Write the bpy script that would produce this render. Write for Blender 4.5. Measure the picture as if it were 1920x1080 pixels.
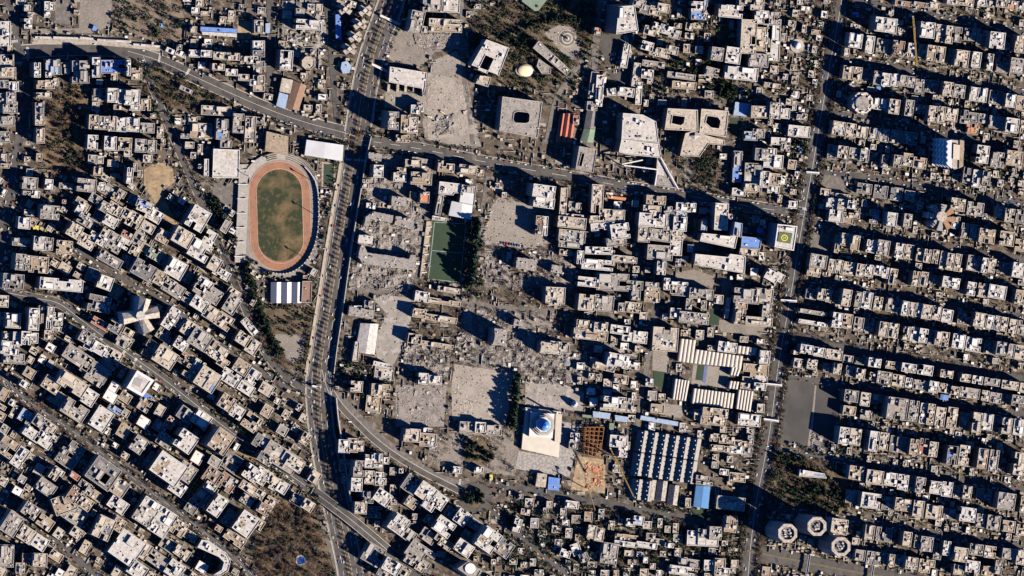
import bpy, math, random
import numpy as np
from mathutils import Vector, Matrix
C = bpy.context
SC = C.scene
for o in list(bpy.data.objects): bpy.data.objects.remove(o)
RND = random.Random(7)

# ------------------------------------------------------------------ camera
S = 0.85                       # metres per photograph pixel
DIST = 20000.0
OFFN = math.radians(20.5)      # off-nadir look, from the west-north-west
AZ = math.radians(12)
cdir = Vector((-math.sin(OFFN)*math.cos(AZ), math.sin(OFFN)*math.sin(AZ), math.cos(OFFN)))
CPOS = cdir*DIST
cx_ = Vector((0, 1, 0)).cross(cdir).normalized()
cy_ = cdir.cross(cx_).normalized()
cam_d = bpy.data.cameras.new('Camera'); cam = bpy.data.objects.new('Camera', cam_d)
SC.collection.objects.link(cam)
m = Matrix((cx_, cy_, cdir)).transposed().to_4x4(); m.translation = CPOS
cam.matrix_world = m
cam_d.sensor_width = 36.0
cam_d.lens = 36.0*DIST/(1920*S)
cam_d.clip_start = 100.0; cam_d.clip_end = 60000.0
SC.camera = cam

# ------------------------------------------------------------------ light
SUN_EL = math.radians(28.0)
sh = Vector((-0.87, 0.49, 0)).normalized()            # shadows fall this way
sunv = Vector((-sh.x*math.cos(SUN_EL), -sh.y*math.cos(SUN_EL), math.sin(SUN_EL)))
sl = bpy.data.lights.new('Sun', 'SUN'); sl.energy = 5.0; sl.angle = math.radians(0.5); sl.color = (1.0, 0.885, 0.75)
so = bpy.data.objects.new('Sun', sl); SC.collection.objects.link(so)
so.rotation_euler = sunv.to_track_quat('Z', 'Y').to_euler()
so.location = (0, 0, 500)
w = bpy.data.worlds.new('World'); SC.world = w; w.use_nodes = True
nt = w.node_tree; nt.nodes.clear()
sky = nt.nodes.new('ShaderNodeTexSky'); sky.sky_type = 'NISHITA'; sky.sun_disc = False; sky.altitude = 6000; sky.air_density = 0.7; sky.dust_density = 0.2; sky.ozone_density = 3.0
sky.sun_elevation = SUN_EL; sky.sun_rotation = math.atan2(sunv.x, sunv.y)
bg = nt.nodes.new('ShaderNodeBackground'); bg.inputs[1].default_value = 0.06
out = nt.nodes.new('ShaderNodeOutputWorld')
tint = nt.nodes.new('ShaderNodeMixRGB'); tint.blend_type = 'MULTIPLY'; tint.inputs[0].default_value = 1.0; tint.inputs[2].default_value = (.34, .86, 1.5, 1)
nt.links.new(sky.outputs[0], tint.inputs[1]); nt.links.new(tint.outputs[0], bg.inputs[0]); nt.links.new(bg.outputs[0], out.inputs[0])
SC.view_settings.view_transform = 'Standard'; SC.view_settings.look = 'None'
SC.view_settings.exposure = 1.12; SC.view_settings.gamma = 1.0
SC.cycles.max_bounces = 3; SC.cycles.diffuse_bounces = 0

# ------------------------------------------------------------------ mapping
def W(x, y, z=0.0):
    """photograph pixel of a point at height z -> world point"""
    p = cx_*((x-960)*S) + cy_*((540-y)*S)
    d = p-CPOS
    t = (z-CPOS.z)/d.z
    return Vector((CPOS.x+d.x*t, CPOS.y+d.y*t, z))
def TP(tile, x, y):
    return (tile[1]*480+x/4.0, tile[0]*270+y/4.0)

# ------------------------------------------------------------------ materials
MATS = {}
def mat(name, c1, c2=None, scale=0.05, rough=0.85, detail=4.0, spec=0.2, c3=None, scale3=0.4, sharp=(0.35, 0.65), metal=0.0):
    if name in MATS: return MATS[name]
    m = bpy.data.materials.new(name); m.use_nodes = True
    n = m.node_tree; b = n.nodes['Principled BSDF']
    b.inputs['Roughness'].default_value = rough
    b.inputs['Specular IOR Level'].default_value = spec
    b.inputs['Metallic'].default_value = metal
    if c2 is None:
        c2 = tuple(v*0.72 for v in c1)
    g = n.nodes.new('ShaderNodeNewGeometry')
    no = n.nodes.new('ShaderNodeTexNoise'); no.inputs['Scale'].default_value = scale; no.inputs['Detail'].default_value = detail
    n.links.new(g.outputs['Position'], no.inputs['Vector'])
    cr = n.nodes.new('ShaderNodeValToRGB')
    cr.color_ramp.elements[0].position = sharp[0]; cr.color_ramp.elements[0].color = (*c1, 1)
    cr.color_ramp.elements[1].position = sharp[1]; cr.color_ramp.elements[1].color = (*c2, 1)
    n.links.new(no.outputs[0], cr.inputs[0]); last = cr.outputs[0]
    if c3 is not None:
        n3 = n.nodes.new('ShaderNodeTexNoise'); n3.inputs['Scale'].default_value = scale3; n3.inputs['Detail'].default_value = 3
        n.links.new(g.outputs['Position'], n3.inputs['Vector'])
        r3 = n.nodes.new('ShaderNodeValToRGB'); r3.color_ramp.elements[0].position = 0.52; r3.color_ramp.elements[1].position = 0.62
        n.links.new(n3.outputs[0], r3.inputs[0])
        mx = n.nodes.new('ShaderNodeMixRGB'); n.links.new(r3.outputs[0], mx.inputs[0]); n.links.new(last, mx.inputs[1])
        mx.inputs[2].default_value = (*c3, 1); last = mx.outputs[0]
    n.links.new(last, b.inputs['Base Color'])
    MATS[name] = m
    return m
def facade(name, wallc, glassc):
    """wall with storeys and windows in its pattern (3.2 m storeys)"""
    if name in MATS: return MATS[name]
    m = bpy.data.materials.new(name); m.use_nodes = True
    n = m.node_tree; b = n.nodes['Principled BSDF']; b.inputs['Roughness'].default_value = 0.7
    g = n.nodes.new('ShaderNodeNewGeometry'); sp = n.nodes.new('ShaderNodeSeparateXYZ'); n.links.new(g.outputs['Position'], sp.inputs[0])
    def M(op, a, v):
        q = n.nodes.new('ShaderNodeMath'); q.operation = op; n.links.new(a, q.inputs[0])
        if hasattr(v, 'links'): n.links.new(v, q.inputs[1])
        else: q.inputs[1].default_value = v
        return q.outputs[0]
    fz = M('GREATER_THAN', M('FRACT', M('MULTIPLY', sp.outputs[2], 1/3.2), 0), 0.45)
    xy = M('ADD', sp.outputs[0], sp.outputs[1])
    fx = M('GREATER_THAN', M('FRACT', M('MULTIPLY', xy, 1/3.4), 0), 0.4)
    mk = M('MULTIPLY', fz, fx)
    no = n.nodes.new('ShaderNodeTexNoise'); no.inputs['Scale'].default_value = 0.1; n.links.new(g.outputs['Position'], no.inputs['Vector'])
    cr = n.nodes.new('ShaderNodeValToRGB'); cr.color_ramp.elements[0].color = (*wallc, 1); cr.color_ramp.elements[1].color = (*[v*0.7 for v in wallc], 1)
    cr.color_ramp.elements[0].position = .35; cr.color_ramp.elements[1].position = .65
    n.links.new(no.outputs[0], cr.inputs[0])
    mx = n.nodes.new('ShaderNodeMixRGB'); n.links.new(mk, mx.inputs[0]); n.links.new(cr.outputs[0], mx.inputs[1]); mx.inputs[2].default_value = (*glassc, 1)
    n.links.new(mx.outputs[0], b.inputs['Base Color'])
    MATS[name] = m
    return m
ROOF = {
 'c': mat('roof_cream', (.50, .44, .365), (.39, .34, .28), .16, c3=(.27, .23, .18), scale3=.35),
 'w': mat('roof_white', (.56, .53, .485), (.44, .415, .38), .14, c3=(.36, .34, .32), scale3=.3),
 'g': mat('roof_grey', (.33, .30, .27), (.25, .23, .21), .15, c3=(.18, .165, .15), scale3=.3),
 't': mat('roof_tan', (.38, .30, .215), (.29, .225, .16), .15, c3=(.22, .175, .13), scale3=.35),
 'd': mat('roof_dark_and_shade', (.17, .165, .165), (.12, .115, .115), .12, c3=(.2, .2, .2), scale3=.4),  # dark roofing; also shade put into the colour of low roofs beside taller blocks
 'b': mat('roof_blue', (.10, .20, .50), (.16, .28, .58), .2),
 'l': mat('roof_pale_blue', (.33, .42, .55), (.26, .34, .46), .2),
 'r': mat('roof_red', (.42, .13, .09), (.34, .11, .08), .2),
 'o': mat('roof_orange', (.55, .22, .11), (.45, .19, .10), .2),
 'n': mat('roof_brown', (.27, .17, .12), (.22, .14, .10), .2),
 'e': mat('roof_green', (.20, .26, .19), (.16, .21, .155), .2),
 's': mat('roof_silver', (.58, .59, .60), (.50, .51, .52), .05, rough=.5),
}
CNAME = dict(c='cream', w='white', g='grey', t='tan', d='dark grey', b='blue', l='pale blue', r='red', o='orange', n='brown', e='green', s='silver')
WALLM = [facade('wall_tan', (.36, .29, .215), (.07, .075, .08)), facade('wall_cream', (.42, .36, .28), (.08, .085, .09)),
         facade('wall_grey', (.30, .28, .26), (.07, .075, .08)), facade('wall_brown', (.27, .19, .135), (.06, .06, .065)), facade('wall_pale', (.48, .46, .43), (.08, .09, .10))]
PARA = {'c': mat('parapet_cream', (.58, .51, .42), (.5, .44, .36), .3), 'w': mat('parapet_white', (.70, .68, .65), (.62, .6, .57), .3),
        'g': mat('parapet_grey', (.45, .42, .38), (.38, .35, .32), .3)}
PARA['t'] = PARA['c']
UNITM = [mat('unit_white', (.72, .71, .69), (.6, .59, .57), .5), mat('unit_grey', (.35, .34, .33), (.28, .27, .26), .5), mat('unit_cream', (.52, .46, .37), (.45, .40, .33), .5),
         mat('unit_dark', (.10, .10, .105), (.07, .07, .07), .5)]
M_ASPH = mat('asphalt', (.075, .07, .067), (.105, .098, .092), .05, detail=8, c3=(.062, .058, .056), scale3=.09)
M_ASPHD = mat('asphalt_dark', (.06, .057, .056), (.08, .076, .074), .03, c3=(.10, .094, .088), scale3=.012)
M_LANE = mat('lane_asphalt', (.16, .145, .13), (.12, .11, .10), .08, c3=(.20, .18, .16), scale3=.15)
M_CONC = mat('concrete', (.40, .36, .31), (.32, .285, .245), .06, c3=(.25, .22, .19), scale3=.2)
M_KERB = mat('kerb_stone', (.46, .42, .37), (.36, .33, .29), .2)
M_WHITE = mat('white_paint', (.75, .74, .72), (.62, .61, .6), .5)
M_YEL = mat('crane_yellow', (.44, .28, .08), (.34, .22, .07), .5)
M_TRUNK = mat('bark', (.10, .07, .05), (.14, .10, .07), .5)
M_EV = [mat('needles_%s' % k, c, tuple(v*.6 for v in c), .5) for k, c in (('deep', (.032, .066, .032)), ('mid', (.052, .090, .036)), ('blue', (.034, .066, .046)))]
M_BARE = [mat('twigs_%s' % k, c, tuple(v*.7 for v in c), .5) for k, c in (('brown', (.20, .14, .10)), ('grey', (.19, .16, .14)), ('rust', (.25, .15, .095)))]
M_RUB = mat('broken_concrete', (.28, .255, .238), (.19, .172, .16), .25, c3=(.37, .345, .325), scale3=.6)
M_RUB2 = mat('rubble_dust', (.255, .228, .205), (.165, .146, .13), .09, detail=9, c3=(.32, .29, .265), scale3=.5)
M_GRASS = mat('pitch_grass', (.045, .06, .03), (.06, .075, .035), .05)
M_TURF = mat('artificial_turf', (.030, .055, .036), (.04, .062, .036), .06)

# ------------------------------------------------------------------ scene helpers
COL = SC.collection
def setp(o, label=None, cat=None, group=None, kind=None):
    if label: o['label'] = label
    if cat: o['category'] = cat
    if group: o['group'] = group
    if kind: o['kind'] = kind
    return o
def link(name, data, parent=None, loc=None):
    o = bpy.data.objects.new(name, data); COL.objects.link(o)
    if parent is not None: o.parent = parent
    if loc is not None: o.location = loc
    return o
def empty(name, loc, label, cat, group=None):
    o = link(name, None, loc=loc); o.empty_display_size = 2
    return setp(o, label, cat, group)
class MB:
    """collects faces; built as one mesh object (verts are relative to org)"""
    def __init__(s, org=(0, 0, 0)): s.v = []; s.f = []; s.mi = []; s.org = Vector(org)
    def add(s, vs, fs, mi=0):
        n = len(s.v)
        s.v += [tuple(Vector(p)-s.org) for p in vs]; s.f += [tuple(i+n for i in f) for f in fs]; s.mi += [mi]*len(fs)
    def box(s, c, sx, sy, z0, z1, rot=0.0, mi=0, bottom=False):
        ca, sa = math.cos(rot), math.sin(rot)
        q = [(c[0]+ca*a*sx/2-sa*b*sy/2, c[1]+sa*a*sx/2+ca*b*sy/2) for a, b in ((-1, -1), (1, -1), (1, 1), (-1, 1))]
        s.prism(q, z0, z1, mi, bottom)
    def prism(s, q, z0, z1, mi=0, bottom=False, top=True, mtop=None):
        k = len(q)
        vs = [(p[0], p[1], z0) for p in q]+[(p[0], p[1], z1) for p in q]
        s.add(vs, [(i, (i+1) % k, k+(i+1) % k, k+i) for i in range(k)], mi)
        if top: s.add([(p[0], p[1], z1) for p in q], [tuple(range(k))], mi if mtop is None else mtop)
        if bottom: s.add([(p[0], p[1], z0) for p in q], [tuple(reversed(range(k)))], mi)
    def beam(s, a, b, r, mi=0):
        a = Vector(a); b = Vector(b); d = (b-a).normalized()
        u = d.cross(Vector((0, 0, 1)));
        if u.length < 1e-3: u = Vector((1, 0, 0))
        u.normalize(); v = d.cross(u)
        vs = [p+u*(r*i)+v*(r*j) for p in (a, b) for i, j in ((-1, -1), (1, -1), (1, 1), (-1, 1))]
        s.add(vs, [(0, 1, 5, 4), (1, 2, 6, 5), (2, 3, 7, 6), (3, 0, 4, 7), (3, 2, 1, 0), (4, 5, 6, 7)], mi)
    def mesh(s, name, mats):
        me = bpy.data.meshes.new(name); me.from_pydata(s.v, [], s.f)
        for m_ in (mats if isinstance(mats, (list, tuple)) else [mats]): me.materials.append(m_)
        if any(s.mi): me.polygons.foreach_set('material_index', s.mi)
        return me
    def build(s, name, mats, parent=None):
        o = link(name, s.mesh(name, mats), parent)
        o.location = s.org if parent is None else s.org-parent.location
        return o
def ccw(q):
    a = sum(q[i][0]*q[(i+1) % len(q)][1]-q[(i+1) % len(q)][0]*q[i][1] for i in range(len(q)))
    return list(q) if a > 0 else list(reversed(q))
def inset(q, d):
    n = len(q); r = []
    for i in range(n):
        p0, p1, p2 = Vector(q[i-1][:2]), Vector(q[i][:2]), Vector(q[(i+1) % n][:2])
        a = (p1-p0).normalized(); b = (p2-p1).normalized()
        na = Vector((-a.y, a.x)); nb = Vector((-b.y, b.x)); k = 1+na.dot(nb)
        m_ = (na+nb)/max(k, .35)
        r.append(p1+m_*d)
    return r
def smooth(pts, it=3, closed=False):
    pts = [tuple(map(float, p)) for p in pts]
    for _ in range(it):
        q = [] if closed else [pts[0]]
        for i in range(len(pts) if closed else len(pts)-1):
            a, b = pts[i], pts[(i+1) % len(pts)]
            q += [tuple(a[k]*.75+b[k]*.25 for k in range(len(a))), tuple(a[k]*.25+b[k]*.75 for k in range(len(a)))]
        if not closed: q.append(pts[-1])
        pts = q
    return pts
# occupancy raster on the ground, one cell per photograph pixel, with a margin
MARG = 60
OCC = np.zeros((1080+2*MARG, 1920+2*MARG), np.uint8)
YY, XX = np.mgrid[0:OCC.shape[0], 0:OCC.shape[1]]
def wpx(p):
    """world ground point -> photograph pixel"""
    v = Vector((p[0], p[1], p[2] if len(p) > 2 else 0))-CPOS
    k = -DIST/v.dot(cdir)
    return (960+v.dot(cx_)*k/S, 540-v.dot(cy_)*k/S)
def occ_poly(pts, val):
    xs = [p[0]+MARG for p in pts]; ys = [p[1]+MARG for p in pts]
    x0, x1 = max(int(min(xs)), 0), min(int(max(xs))+2, OCC.shape[1]); y0, y1 = max(int(min(ys)), 0), min(int(max(ys))+2, OCC.shape[0])
    if x1 <= x0 or y1 <= y0: return
    X = XX[y0:y1, x0:x1]+.5; Y = YY[y0:y1, x0:x1]+.5
    ins = np.zeros(X.shape, bool); j = len(pts)-1
    for i in range(len(pts)):
        c = ((ys[i] > Y) != (ys[j] > Y))
        if ys[j] != ys[i]: ins ^= c & (X < (xs[j]-xs[i])*(Y-ys[i])/(ys[j]-ys[i])+xs[i])
        j = i
    OCC[y0:y1, x0:x1][ins] = val
def occ(x, y):
    i, j = int(y+MARG), int(x+MARG)
    return OCC[i, j] if 0 <= i < OCC.shape[0] and 0 <= j < OCC.shape[1] else 9
def sheet(name, pts, z, m_, occv=1, kind='structure', label=None, cat=None):
    q = ccw([W(x, y, z) for x, y in pts])
    b = MB((q[0][0], q[0][1], 0)); b.add(q, [tuple(range(len(q)))])
    o = b.build(name, m_); setp(o, label, cat, None, kind)
    if occv: occ_poly(pts, occv)
    return o
def ribbon_pts(pl, wd):
    L, R = [], []
    for i, p in enumerate(pl):
        a = pl[max(i-1, 0)]; b = pl[min(i+1, len(pl)-1)]
        dx, dy = b[0]-a[0], b[1]-a[1]; l = math.hypot(dx, dy) or 1
        nx, ny = -dy/l, dx/l
        L.append((p[0]+nx*wd/2, p[1]+ny*wd/2)); R.append((p[0]-nx*wd/2, p[1]-ny*wd/2))
    return L, R
NROAD = 0
def road(name, pts, wd, z, m_, occv=2, it=2, kind='structure'):
    global NROAD
    NROAD += 1; z += NROAD*.0055
    pl = smooth(pts, it); L, R = ribbon_pts(pl, wd)
    b = MB(); n = len(pl)
    b.add([W(*p, z) for p in L]+[W(*p, z) for p in R], [(i, i+1, n+i+1, n+i) for i in range(n-1)])
    o = b.build(name, m_); setp(o, kind=kind)
    if occv:
        for i in range(n-1): occ_poly([L[i], L[i+1], R[i+1], R[i]], occv)
    return pl
def strip(name, pts, off, wd, z0, z1, m_, it=2, label=None, cat=None, kind=None, group=None):
    """raised strip (kerb, wall, median) along a pixel polyline, offset sideways"""
    pl = smooth(pts, it) if it else pts
    L, R = ribbon_pts(pl, 2*abs(off)) if off else (pl, pl)
    base = pl if not off else (L if off > 0 else R)
    L, R = ribbon_pts(base, wd); n = len(base)
    b = MB(W(*base[0]))
    v = [W(*p, z0).xy.to_3d()+Vector((0, 0, z1)) for p in L]+[W(*p, z0).xy.to_3d()+Vector((0, 0, z1)) for p in R]
    v = [Vector((p.x, p.y, z1)) for p in v]+[Vector((p.x, p.y, z0)) for p in v]
    f = [(i, i+1, n+i+1, n+i) for i in range(n-1)]+[(i, 2*n+i, 2*n+i+1, i+1) for i in range(n-1)]+[(n+i, n+i+1, 3*n+i+1, 3*n+i) for i in range(n-1)]
    f += [(0, n, 3*n, 2*n), (n-1, 3*n-1, 4*n-1, 2*n-1)]
    b.add(v, f); o = b.build(name, m_); return setp(o, label, cat, group, kind)

# ------------------------------------------------------------------ buildings
def cube_mesh(name, m_):
    b = MB(); b.box((0, 0), 1, 1, 0, 1, bottom=True); return b.mesh(name, m_)
U_CUBE = [cube_mesh('roof_unit_mesh', m_) for m_ in UNITM]
def tank_mesh():
    b = MB(); k = 10
    b.prism([(.5*math.cos(2*math.pi*i/k), .5*math.sin(2*math.pi*i/k)) for i in range(k)], 0, 1); return b.mesh('tank_mesh', UNITM[0])
U_TANK = tank_mesh()
def stair_mesh(m_):
    b = MB(); b.box((0, 0), 1, 1, 0, .93, mi=0); b.box((0, 0), 1.12, 1.1, .93, 1, mi=1, bottom=True)
    return b.mesh('stair_house_mesh', [WALLM[1], m_])
U_STAIR = {k: stair_mesh(PARA[k]) for k in 'cwg'}; U_STAIR['t'] = U_STAIR['c']
FLOOR = 4.0
def rect(cx, cy, w_, h_, ang):
    a = math.radians(ang); ca, sa = math.cos(a), math.sin(a)
    return [(cx+ca*i*w_/2-sa*j*h_/2, cy+sa*i*w_/2+ca*j*h_/2) for i, j in ((-1, -1), (1, -1), (1, 1), (-1, 1))]
def notch(q, rnd):
    """a light well cut into one side of a four-sided outline"""
    k = rnd.choice((0, 2, 1, 3)); q = q[k:]+q[:k]
    a, b, c, d = [Vector(p) for p in q]
    t0 = rnd.uniform(.25, .5); t1 = t0+rnd.uniform(.2, .3); dp = rnd.uniform(.18, .36)
    e0, e1 = a.lerp(b, t0), a.lerp(b, t1); f0, f1 = d.lerp(c, t0), d.lerp(c, t1)
    return [a, e0, e0.lerp(f0, dp), e1.lerp(f1, dp), e1, b, c, d]
def in_poly(x, y, q):
    r = False; j = len(q)-1
    for i in range(len(q)):
        if (q[i][1] > y) != (q[j][1] > y) and x < (q[j][0]-q[i][0])*(y-q[i][1])/(q[j][1]-q[i][1])+q[i][0]: r = not r
        j = i
    return r
NB = 0
def building(name, pts, floors, col, label, cat, group=None, rnd=RND, cut=True, units=1.0, wall=None, h=None, stair=True, hole=None, par=True, parw=.7, z0=-.5):
    """pts: roof outline in photograph pixels. -> root Empty > wall, parapet, roof (> stair_house, roof_cooler, water_tank)"""
    global NB
    NB += 1
    h = h or floors*FLOOR+.6
    q = ccw([W(x, y, h).xy for x, y in pts])
    if cut and len(q) == 4 and rnd.random() < .5: q = ccw(notch(q, rnd))
    cx = sum(p[0] for p in q)/len(q); cy = sum(p[1] for p in q)/len(q)
    root = empty(name, (cx, cy, 0), label, cat, group)
    wm = wall or WALLM[rnd.choice((0, 0, 1, 1, 2, 3, 4))]
    ph = h+(.95 if par else .02)
    b = MB((cx, cy, 0)); b.prism(q, z0, ph, top=False)
    hq = None
    if hole:
        hq = ccw([W(x, y, h).xy for x, y in hole]); b.prism(list(reversed(hq)), .1, ph, top=False)
        b.add([(p[0], p[1], .1) for p in hq], [tuple(range(len(hq)))])
    b.build('wall', wm, root)
    occ_poly([wpx((p[0], p[1], 0)) for p in q], 3)
    rm = ROOF[col]; pk = col if col in 'cwgt' else 'g'
    qi = inset(q, parw) if par else q
    if par:
        b = MB((cx, cy, 0)); k = len(q)
        vs = [(p[0], p[1], ph) for p in q]+[(p[0], p[1], ph) for p in qi]+[(p[0], p[1], h) for p in qi]
        b.add(vs, [(i, (i+1) % k, k+(i+1) % k, k+i) for i in range(k)]+[(k+i, k+(i+1) % k, 2*k+(i+1) % k, 2*k+i) for i in range(k)])
        if hq:
            ho = inset(hq, -parw); kk = len(hq)
            vs = [(p[0], p[1], ph) for p in hq]+[(p[0], p[1], ph) for p in ho]+[(p[0], p[1], h) for p in ho]
            b.add(vs, [(i, kk+i, kk+(i+1) % kk, (i+1) % kk) for i in range(kk)]+[(kk+i, 2*kk+i, 2*kk+(i+1) % kk, kk+(i+1) % kk) for i in range(kk)])
        b.build('parapet', PARA[pk], root)
    b = MB((cx, cy, 0)); kq = len(qi)
    if hq:
        ho = inset(hq, -parw)
        # bridge the outline and the court with quads between nearest corners
        from mathutils.geometry import tessellate_polygon
        loops = [[Vector((p[0], p[1], h)) for p in qi], [Vector((p[0], p[1], h)) for p in reversed(ho)]]
        fl = loops[0]+loops[1]
        tris = tessellate_polygon(loops)
        def up(t):
            a_, b_, c_ = [fl[i] for i in t]; return t if (b_-a_).cross(c_-a_).z > 0 else tuple(reversed(t))
        b.add(fl, [up(t) for t in tris])
    else:
        b.add([(p[0], p[1], h) for p in qi], [tuple(range(kq))])
    roof = b.build('roof', rm, root)
    # roof furniture
    e = Vector(q[1])-Vector(q[0]); best = max(range(len(q)), key=lambda i: (Vector(q[(i+1) % len(q)])-Vector(q[i])).length)
    e = Vector(q[(best+1) % len(q)])-Vector(q[best]); rot = math.atan2(e.y, e.x)
    x0 = min(p[0] for p in q); x1 = max(p[0] for p in q); y0 = min(p[1] for p in q); y1 = max(p[1] for p in q)
    area = abs(sum(q[i][0]*q[(i+1) % len(q)][1]-q[(i+1) % len(q)][0]*q[i][1] for i in range(len(q))))/2
    def spot(mg):
        for _ in range(30):
            x, y = rnd.uniform(x0, x1), rnd.uniform(y0, y1)
            if all(in_poly(x+mg*math.cos(t), y+mg*math.sin(t), qi) and not (hq and in_poly(x+mg*math.cos(t), y+mg*math.sin(t), hq)) for t in (rot+.785, rot+2.356, rot+3.93, rot+5.5)): return x, y
        return None
    def put(nm, data, x, y, sx, sy, sz, r=rot):
        o = link(nm, data, roof); o.location = (x-cx, y-cy, h); o.scale = (sx, sy, sz); o.rotation_euler = (0, 0, r); return o
    if stair and not hole and area > 120 and len(pts) == 4 and rnd.random() < .75:
        A, B_, C_, D_ = [Vector(W(x, y, h).xy) for x, y in pts]
        for _ in range(1 if area < 420 else rnd.choice((1, 2, 2))):
            u0 = rnd.choice((.06, .5, .34)); u1 = min(.94, u0+rnd.uniform(.25, .5)); v0 = rnd.choice((.06, .06, .45)); v1 = min(.94, v0+rnd.uniform(.3, .55))
            F = lambda u, v: A.lerp(B_, u).lerp(D_.lerp(C_, u), v)
            qq = ccw([F(u0, v0), F(u1, v0), F(u1, v1), F(u0, v1)])
            if all(in_poly(p_[0], p_[1], qi) for p_ in qq):
                hh = rnd.choice((.9, 1.6, 2.9, 2.9)); b = MB((cx, cy, 0)); b.prism(qq, h, h+hh, mtop=1); o = b.build('upper_storey', [wm, ROOF[col] if rnd.random() < .5 else PARA[pk]], roof); o.location = (0, 0, 0)
                q3 = inset(qq, .5); b = MB((cx, cy, 0)); b.add([(p_[0], p_[1], h+hh+.01) for p_ in qq]+[(p_[0], p_[1], h+hh+.5) for p_ in qq]+[(p_[0], p_[1], h+hh+.5) for p_ in q3]+[(p_[0], p_[1], h+hh+.01) for p_ in q3], [(i, (i+1) % 4, 4+(i+1) % 4, 4+i) for i in range(4)]+[(4+i, 4+(i+1) % 4, 8+(i+1) % 4, 8+i) for i in range(4)]+[(8+i, 8+(i+1) % 4, 12+(i+1) % 4, 12+i) for i in range(4)])
                o2 = b.build('coping', PARA[pk], roof); o2.location = (0, 0, 0)
    if len(pts) == 4 and not hole and area > 90 and rnd.random() < .8 and col in 'cwgtd':
        A, B_, C_, D_ = [Vector(W(x, y, h).xy) for x, y in pts]
        F = lambda u, v: A.lerp(B_, u).lerp(D_.lerp(C_, u), v)
        for k_ in range(rnd.choice((1, 2, 2, 3))):
            u0, v0 = rnd.uniform(.05, .6), rnd.uniform(.05, .6); u1, v1 = min(.95, u0+rnd.uniform(.2, .5)), min(.95, v0+rnd.uniform(.2, .5))
            qq = ccw([F(u0, v0), F(u1, v0), F(u1, v1), F(u0, v1)])
            if all(in_poly(p_[0], p_[1], qi) for p_ in qq):
                b = MB((cx, cy, 0)); b.add([(p_[0], p_[1], h+.03+.02*k_) for p_ in qq], [(0, 1, 2, 3)])
                o = b.build('roof_panel', ROOF[rnd.choice('wwgdct') if rnd.random() > .05 else rnd.choice('bnl')], roof); o.location = (0, 0, 0)
    if stair and area > 60:
        for _ in range(1 if area < 500 else 2):
            s = spot(2.6)
            if s: put('stair_house', U_STAIR[pk], s[0], s[1], rnd.uniform(2.6, 4.2), rnd.uniform(4, 6.5), rnd.uniform(2.3, 3.2))
    n = int(min(12, area/52*units+rnd.random()))
    for i in range(n):
        s = spot(1.0)
        if not s: break
        k = rnd.random()
        if k < .2:
            d_ = rnd.uniform(1.3, 2.2); put('water_tank', U_TANK, s[0], s[1], d_, d_, rnd.uniform(1.4, 2.4))
        elif k < .7:
            put('roof_cooler', U_CUBE[rnd.choice((0, 0, 1, 2))], s[0], s[1], rnd.uniform(1.1, 2.1), rnd.uniform(1.1, 2.4), rnd.uniform(.9, 1.8))
        else:
            put('roof_shed', U_CUBE[rnd.choice((0, 2, 2, 1, 3))], s[0], s[1], rnd.uniform(1.8, 4.5), rnd.uniform(1.8, 3.6), rnd.uniform(.5, 1.9))
    return root
# ------------------------------------------------------------------ ground, roads
def ground():
    b = MB(); q = [W(-500, -420), W(2420, -420), W(2420, 1500), W(-500, 1500)]
    b.add(list(reversed(q)), [(0, 1, 2, 3)])
    m_ = mat('city_ground', (.125, .10, .077), (.07, .056, .043), .05, detail=8, c3=(.20, .175, .145), scale3=.11, sharp=(.4, .6))
    setp(b.build('ground', m_), kind='structure')
ground()
HW = [(745, -40), (735, 0), (712, 60), (695, 110), (684, 160), (676, 210), (668, 260), (660, 310), (650, 370), (640, 430), (626, 510), (614, 590), (602, 660), (596, 720), (599, 780), (607, 840), (617, 890), (630, 950), (643, 1005), (655, 1060), (663, 1120)]
BOUL = [(1586, -40), (1578, 0), (1568, 60), (1556, 120), (1546, 180), (1535, 240), (1526, 300), (1517, 350), (1508, 400), (1499, 450), (1490, 510), (1480, 570), (1467, 640), (1457, 700), (1449, 770), (1440, 830), (1428, 890), (1416, 950), (1410, 1000), (1404, 1060), (1400, 1120)]
AVW = [(40, 97), (110, 92), (180, 91), (240, 96), (290, 110), (340, 132), (400, 160), (460, 187), (520, 212), (580, 232), (640, 247), (668, 256)]
AVE = [(668, 262), (720, 268), (800, 281), (880, 298), (960, 313), (1080, 333), (1160, 348), (1240, 360), (1330, 374), (1420, 389), (1505, 402)]
STW = [(12, -30), (20, 20), (32, 70), (45, 110), (55, 140), (52, 175), (42, 230), (32, 280), (22, 330), (14, 400), (4, 470), (-8, 540)]
STB = [(262, 108), (275, 140), (292, 180), (318, 240), (340, 295), (358, 335), (375, 375), (395, 425), (420, 480), (440, 530), (460, 580), (480, 630), (500, 668), (525, 697), (550, 717), (585, 740)]
RDA = [(-30, 540), (20, 550), (70, 560), (110, 566), (150, 598), (200, 636), (250, 670), (300, 705), (350, 745), (400, 785), (440, 815), (480, 843), (530, 880), (580, 916), (630, 952), (680, 992), (725, 1030), (770, 1070), (800, 1100)]
RDC = [(-30, 680), (0, 700), (30, 735), (70, 765), (130, 803), (180, 842), (220, 872), (260, 905), (300, 935), (350, 972), (400, 1012), (440, 1045), (480, 1085)]
RDD = [(-30, 905), (0, 928), (40, 960), (85, 995), (130, 1035), (175, 1075), (200, 1100)]
RDF = [(100, 440), (150, 470), (195, 503), (245, 533), (290, 556), (325, 575), (350, 597), (400, 635), (450, 675), (500, 705), (540, 727)]
RAMP = [(608, 690), (620, 735), (640, 765), (670, 795), (700, 825), (740, 855), (790, 885), (830, 905), (860, 920)]
RAMP2 = [(628, 735), (660, 772), (700, 810), (740, 845), (780, 873), (820, 895), (855, 907), (885, 912)]
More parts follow.
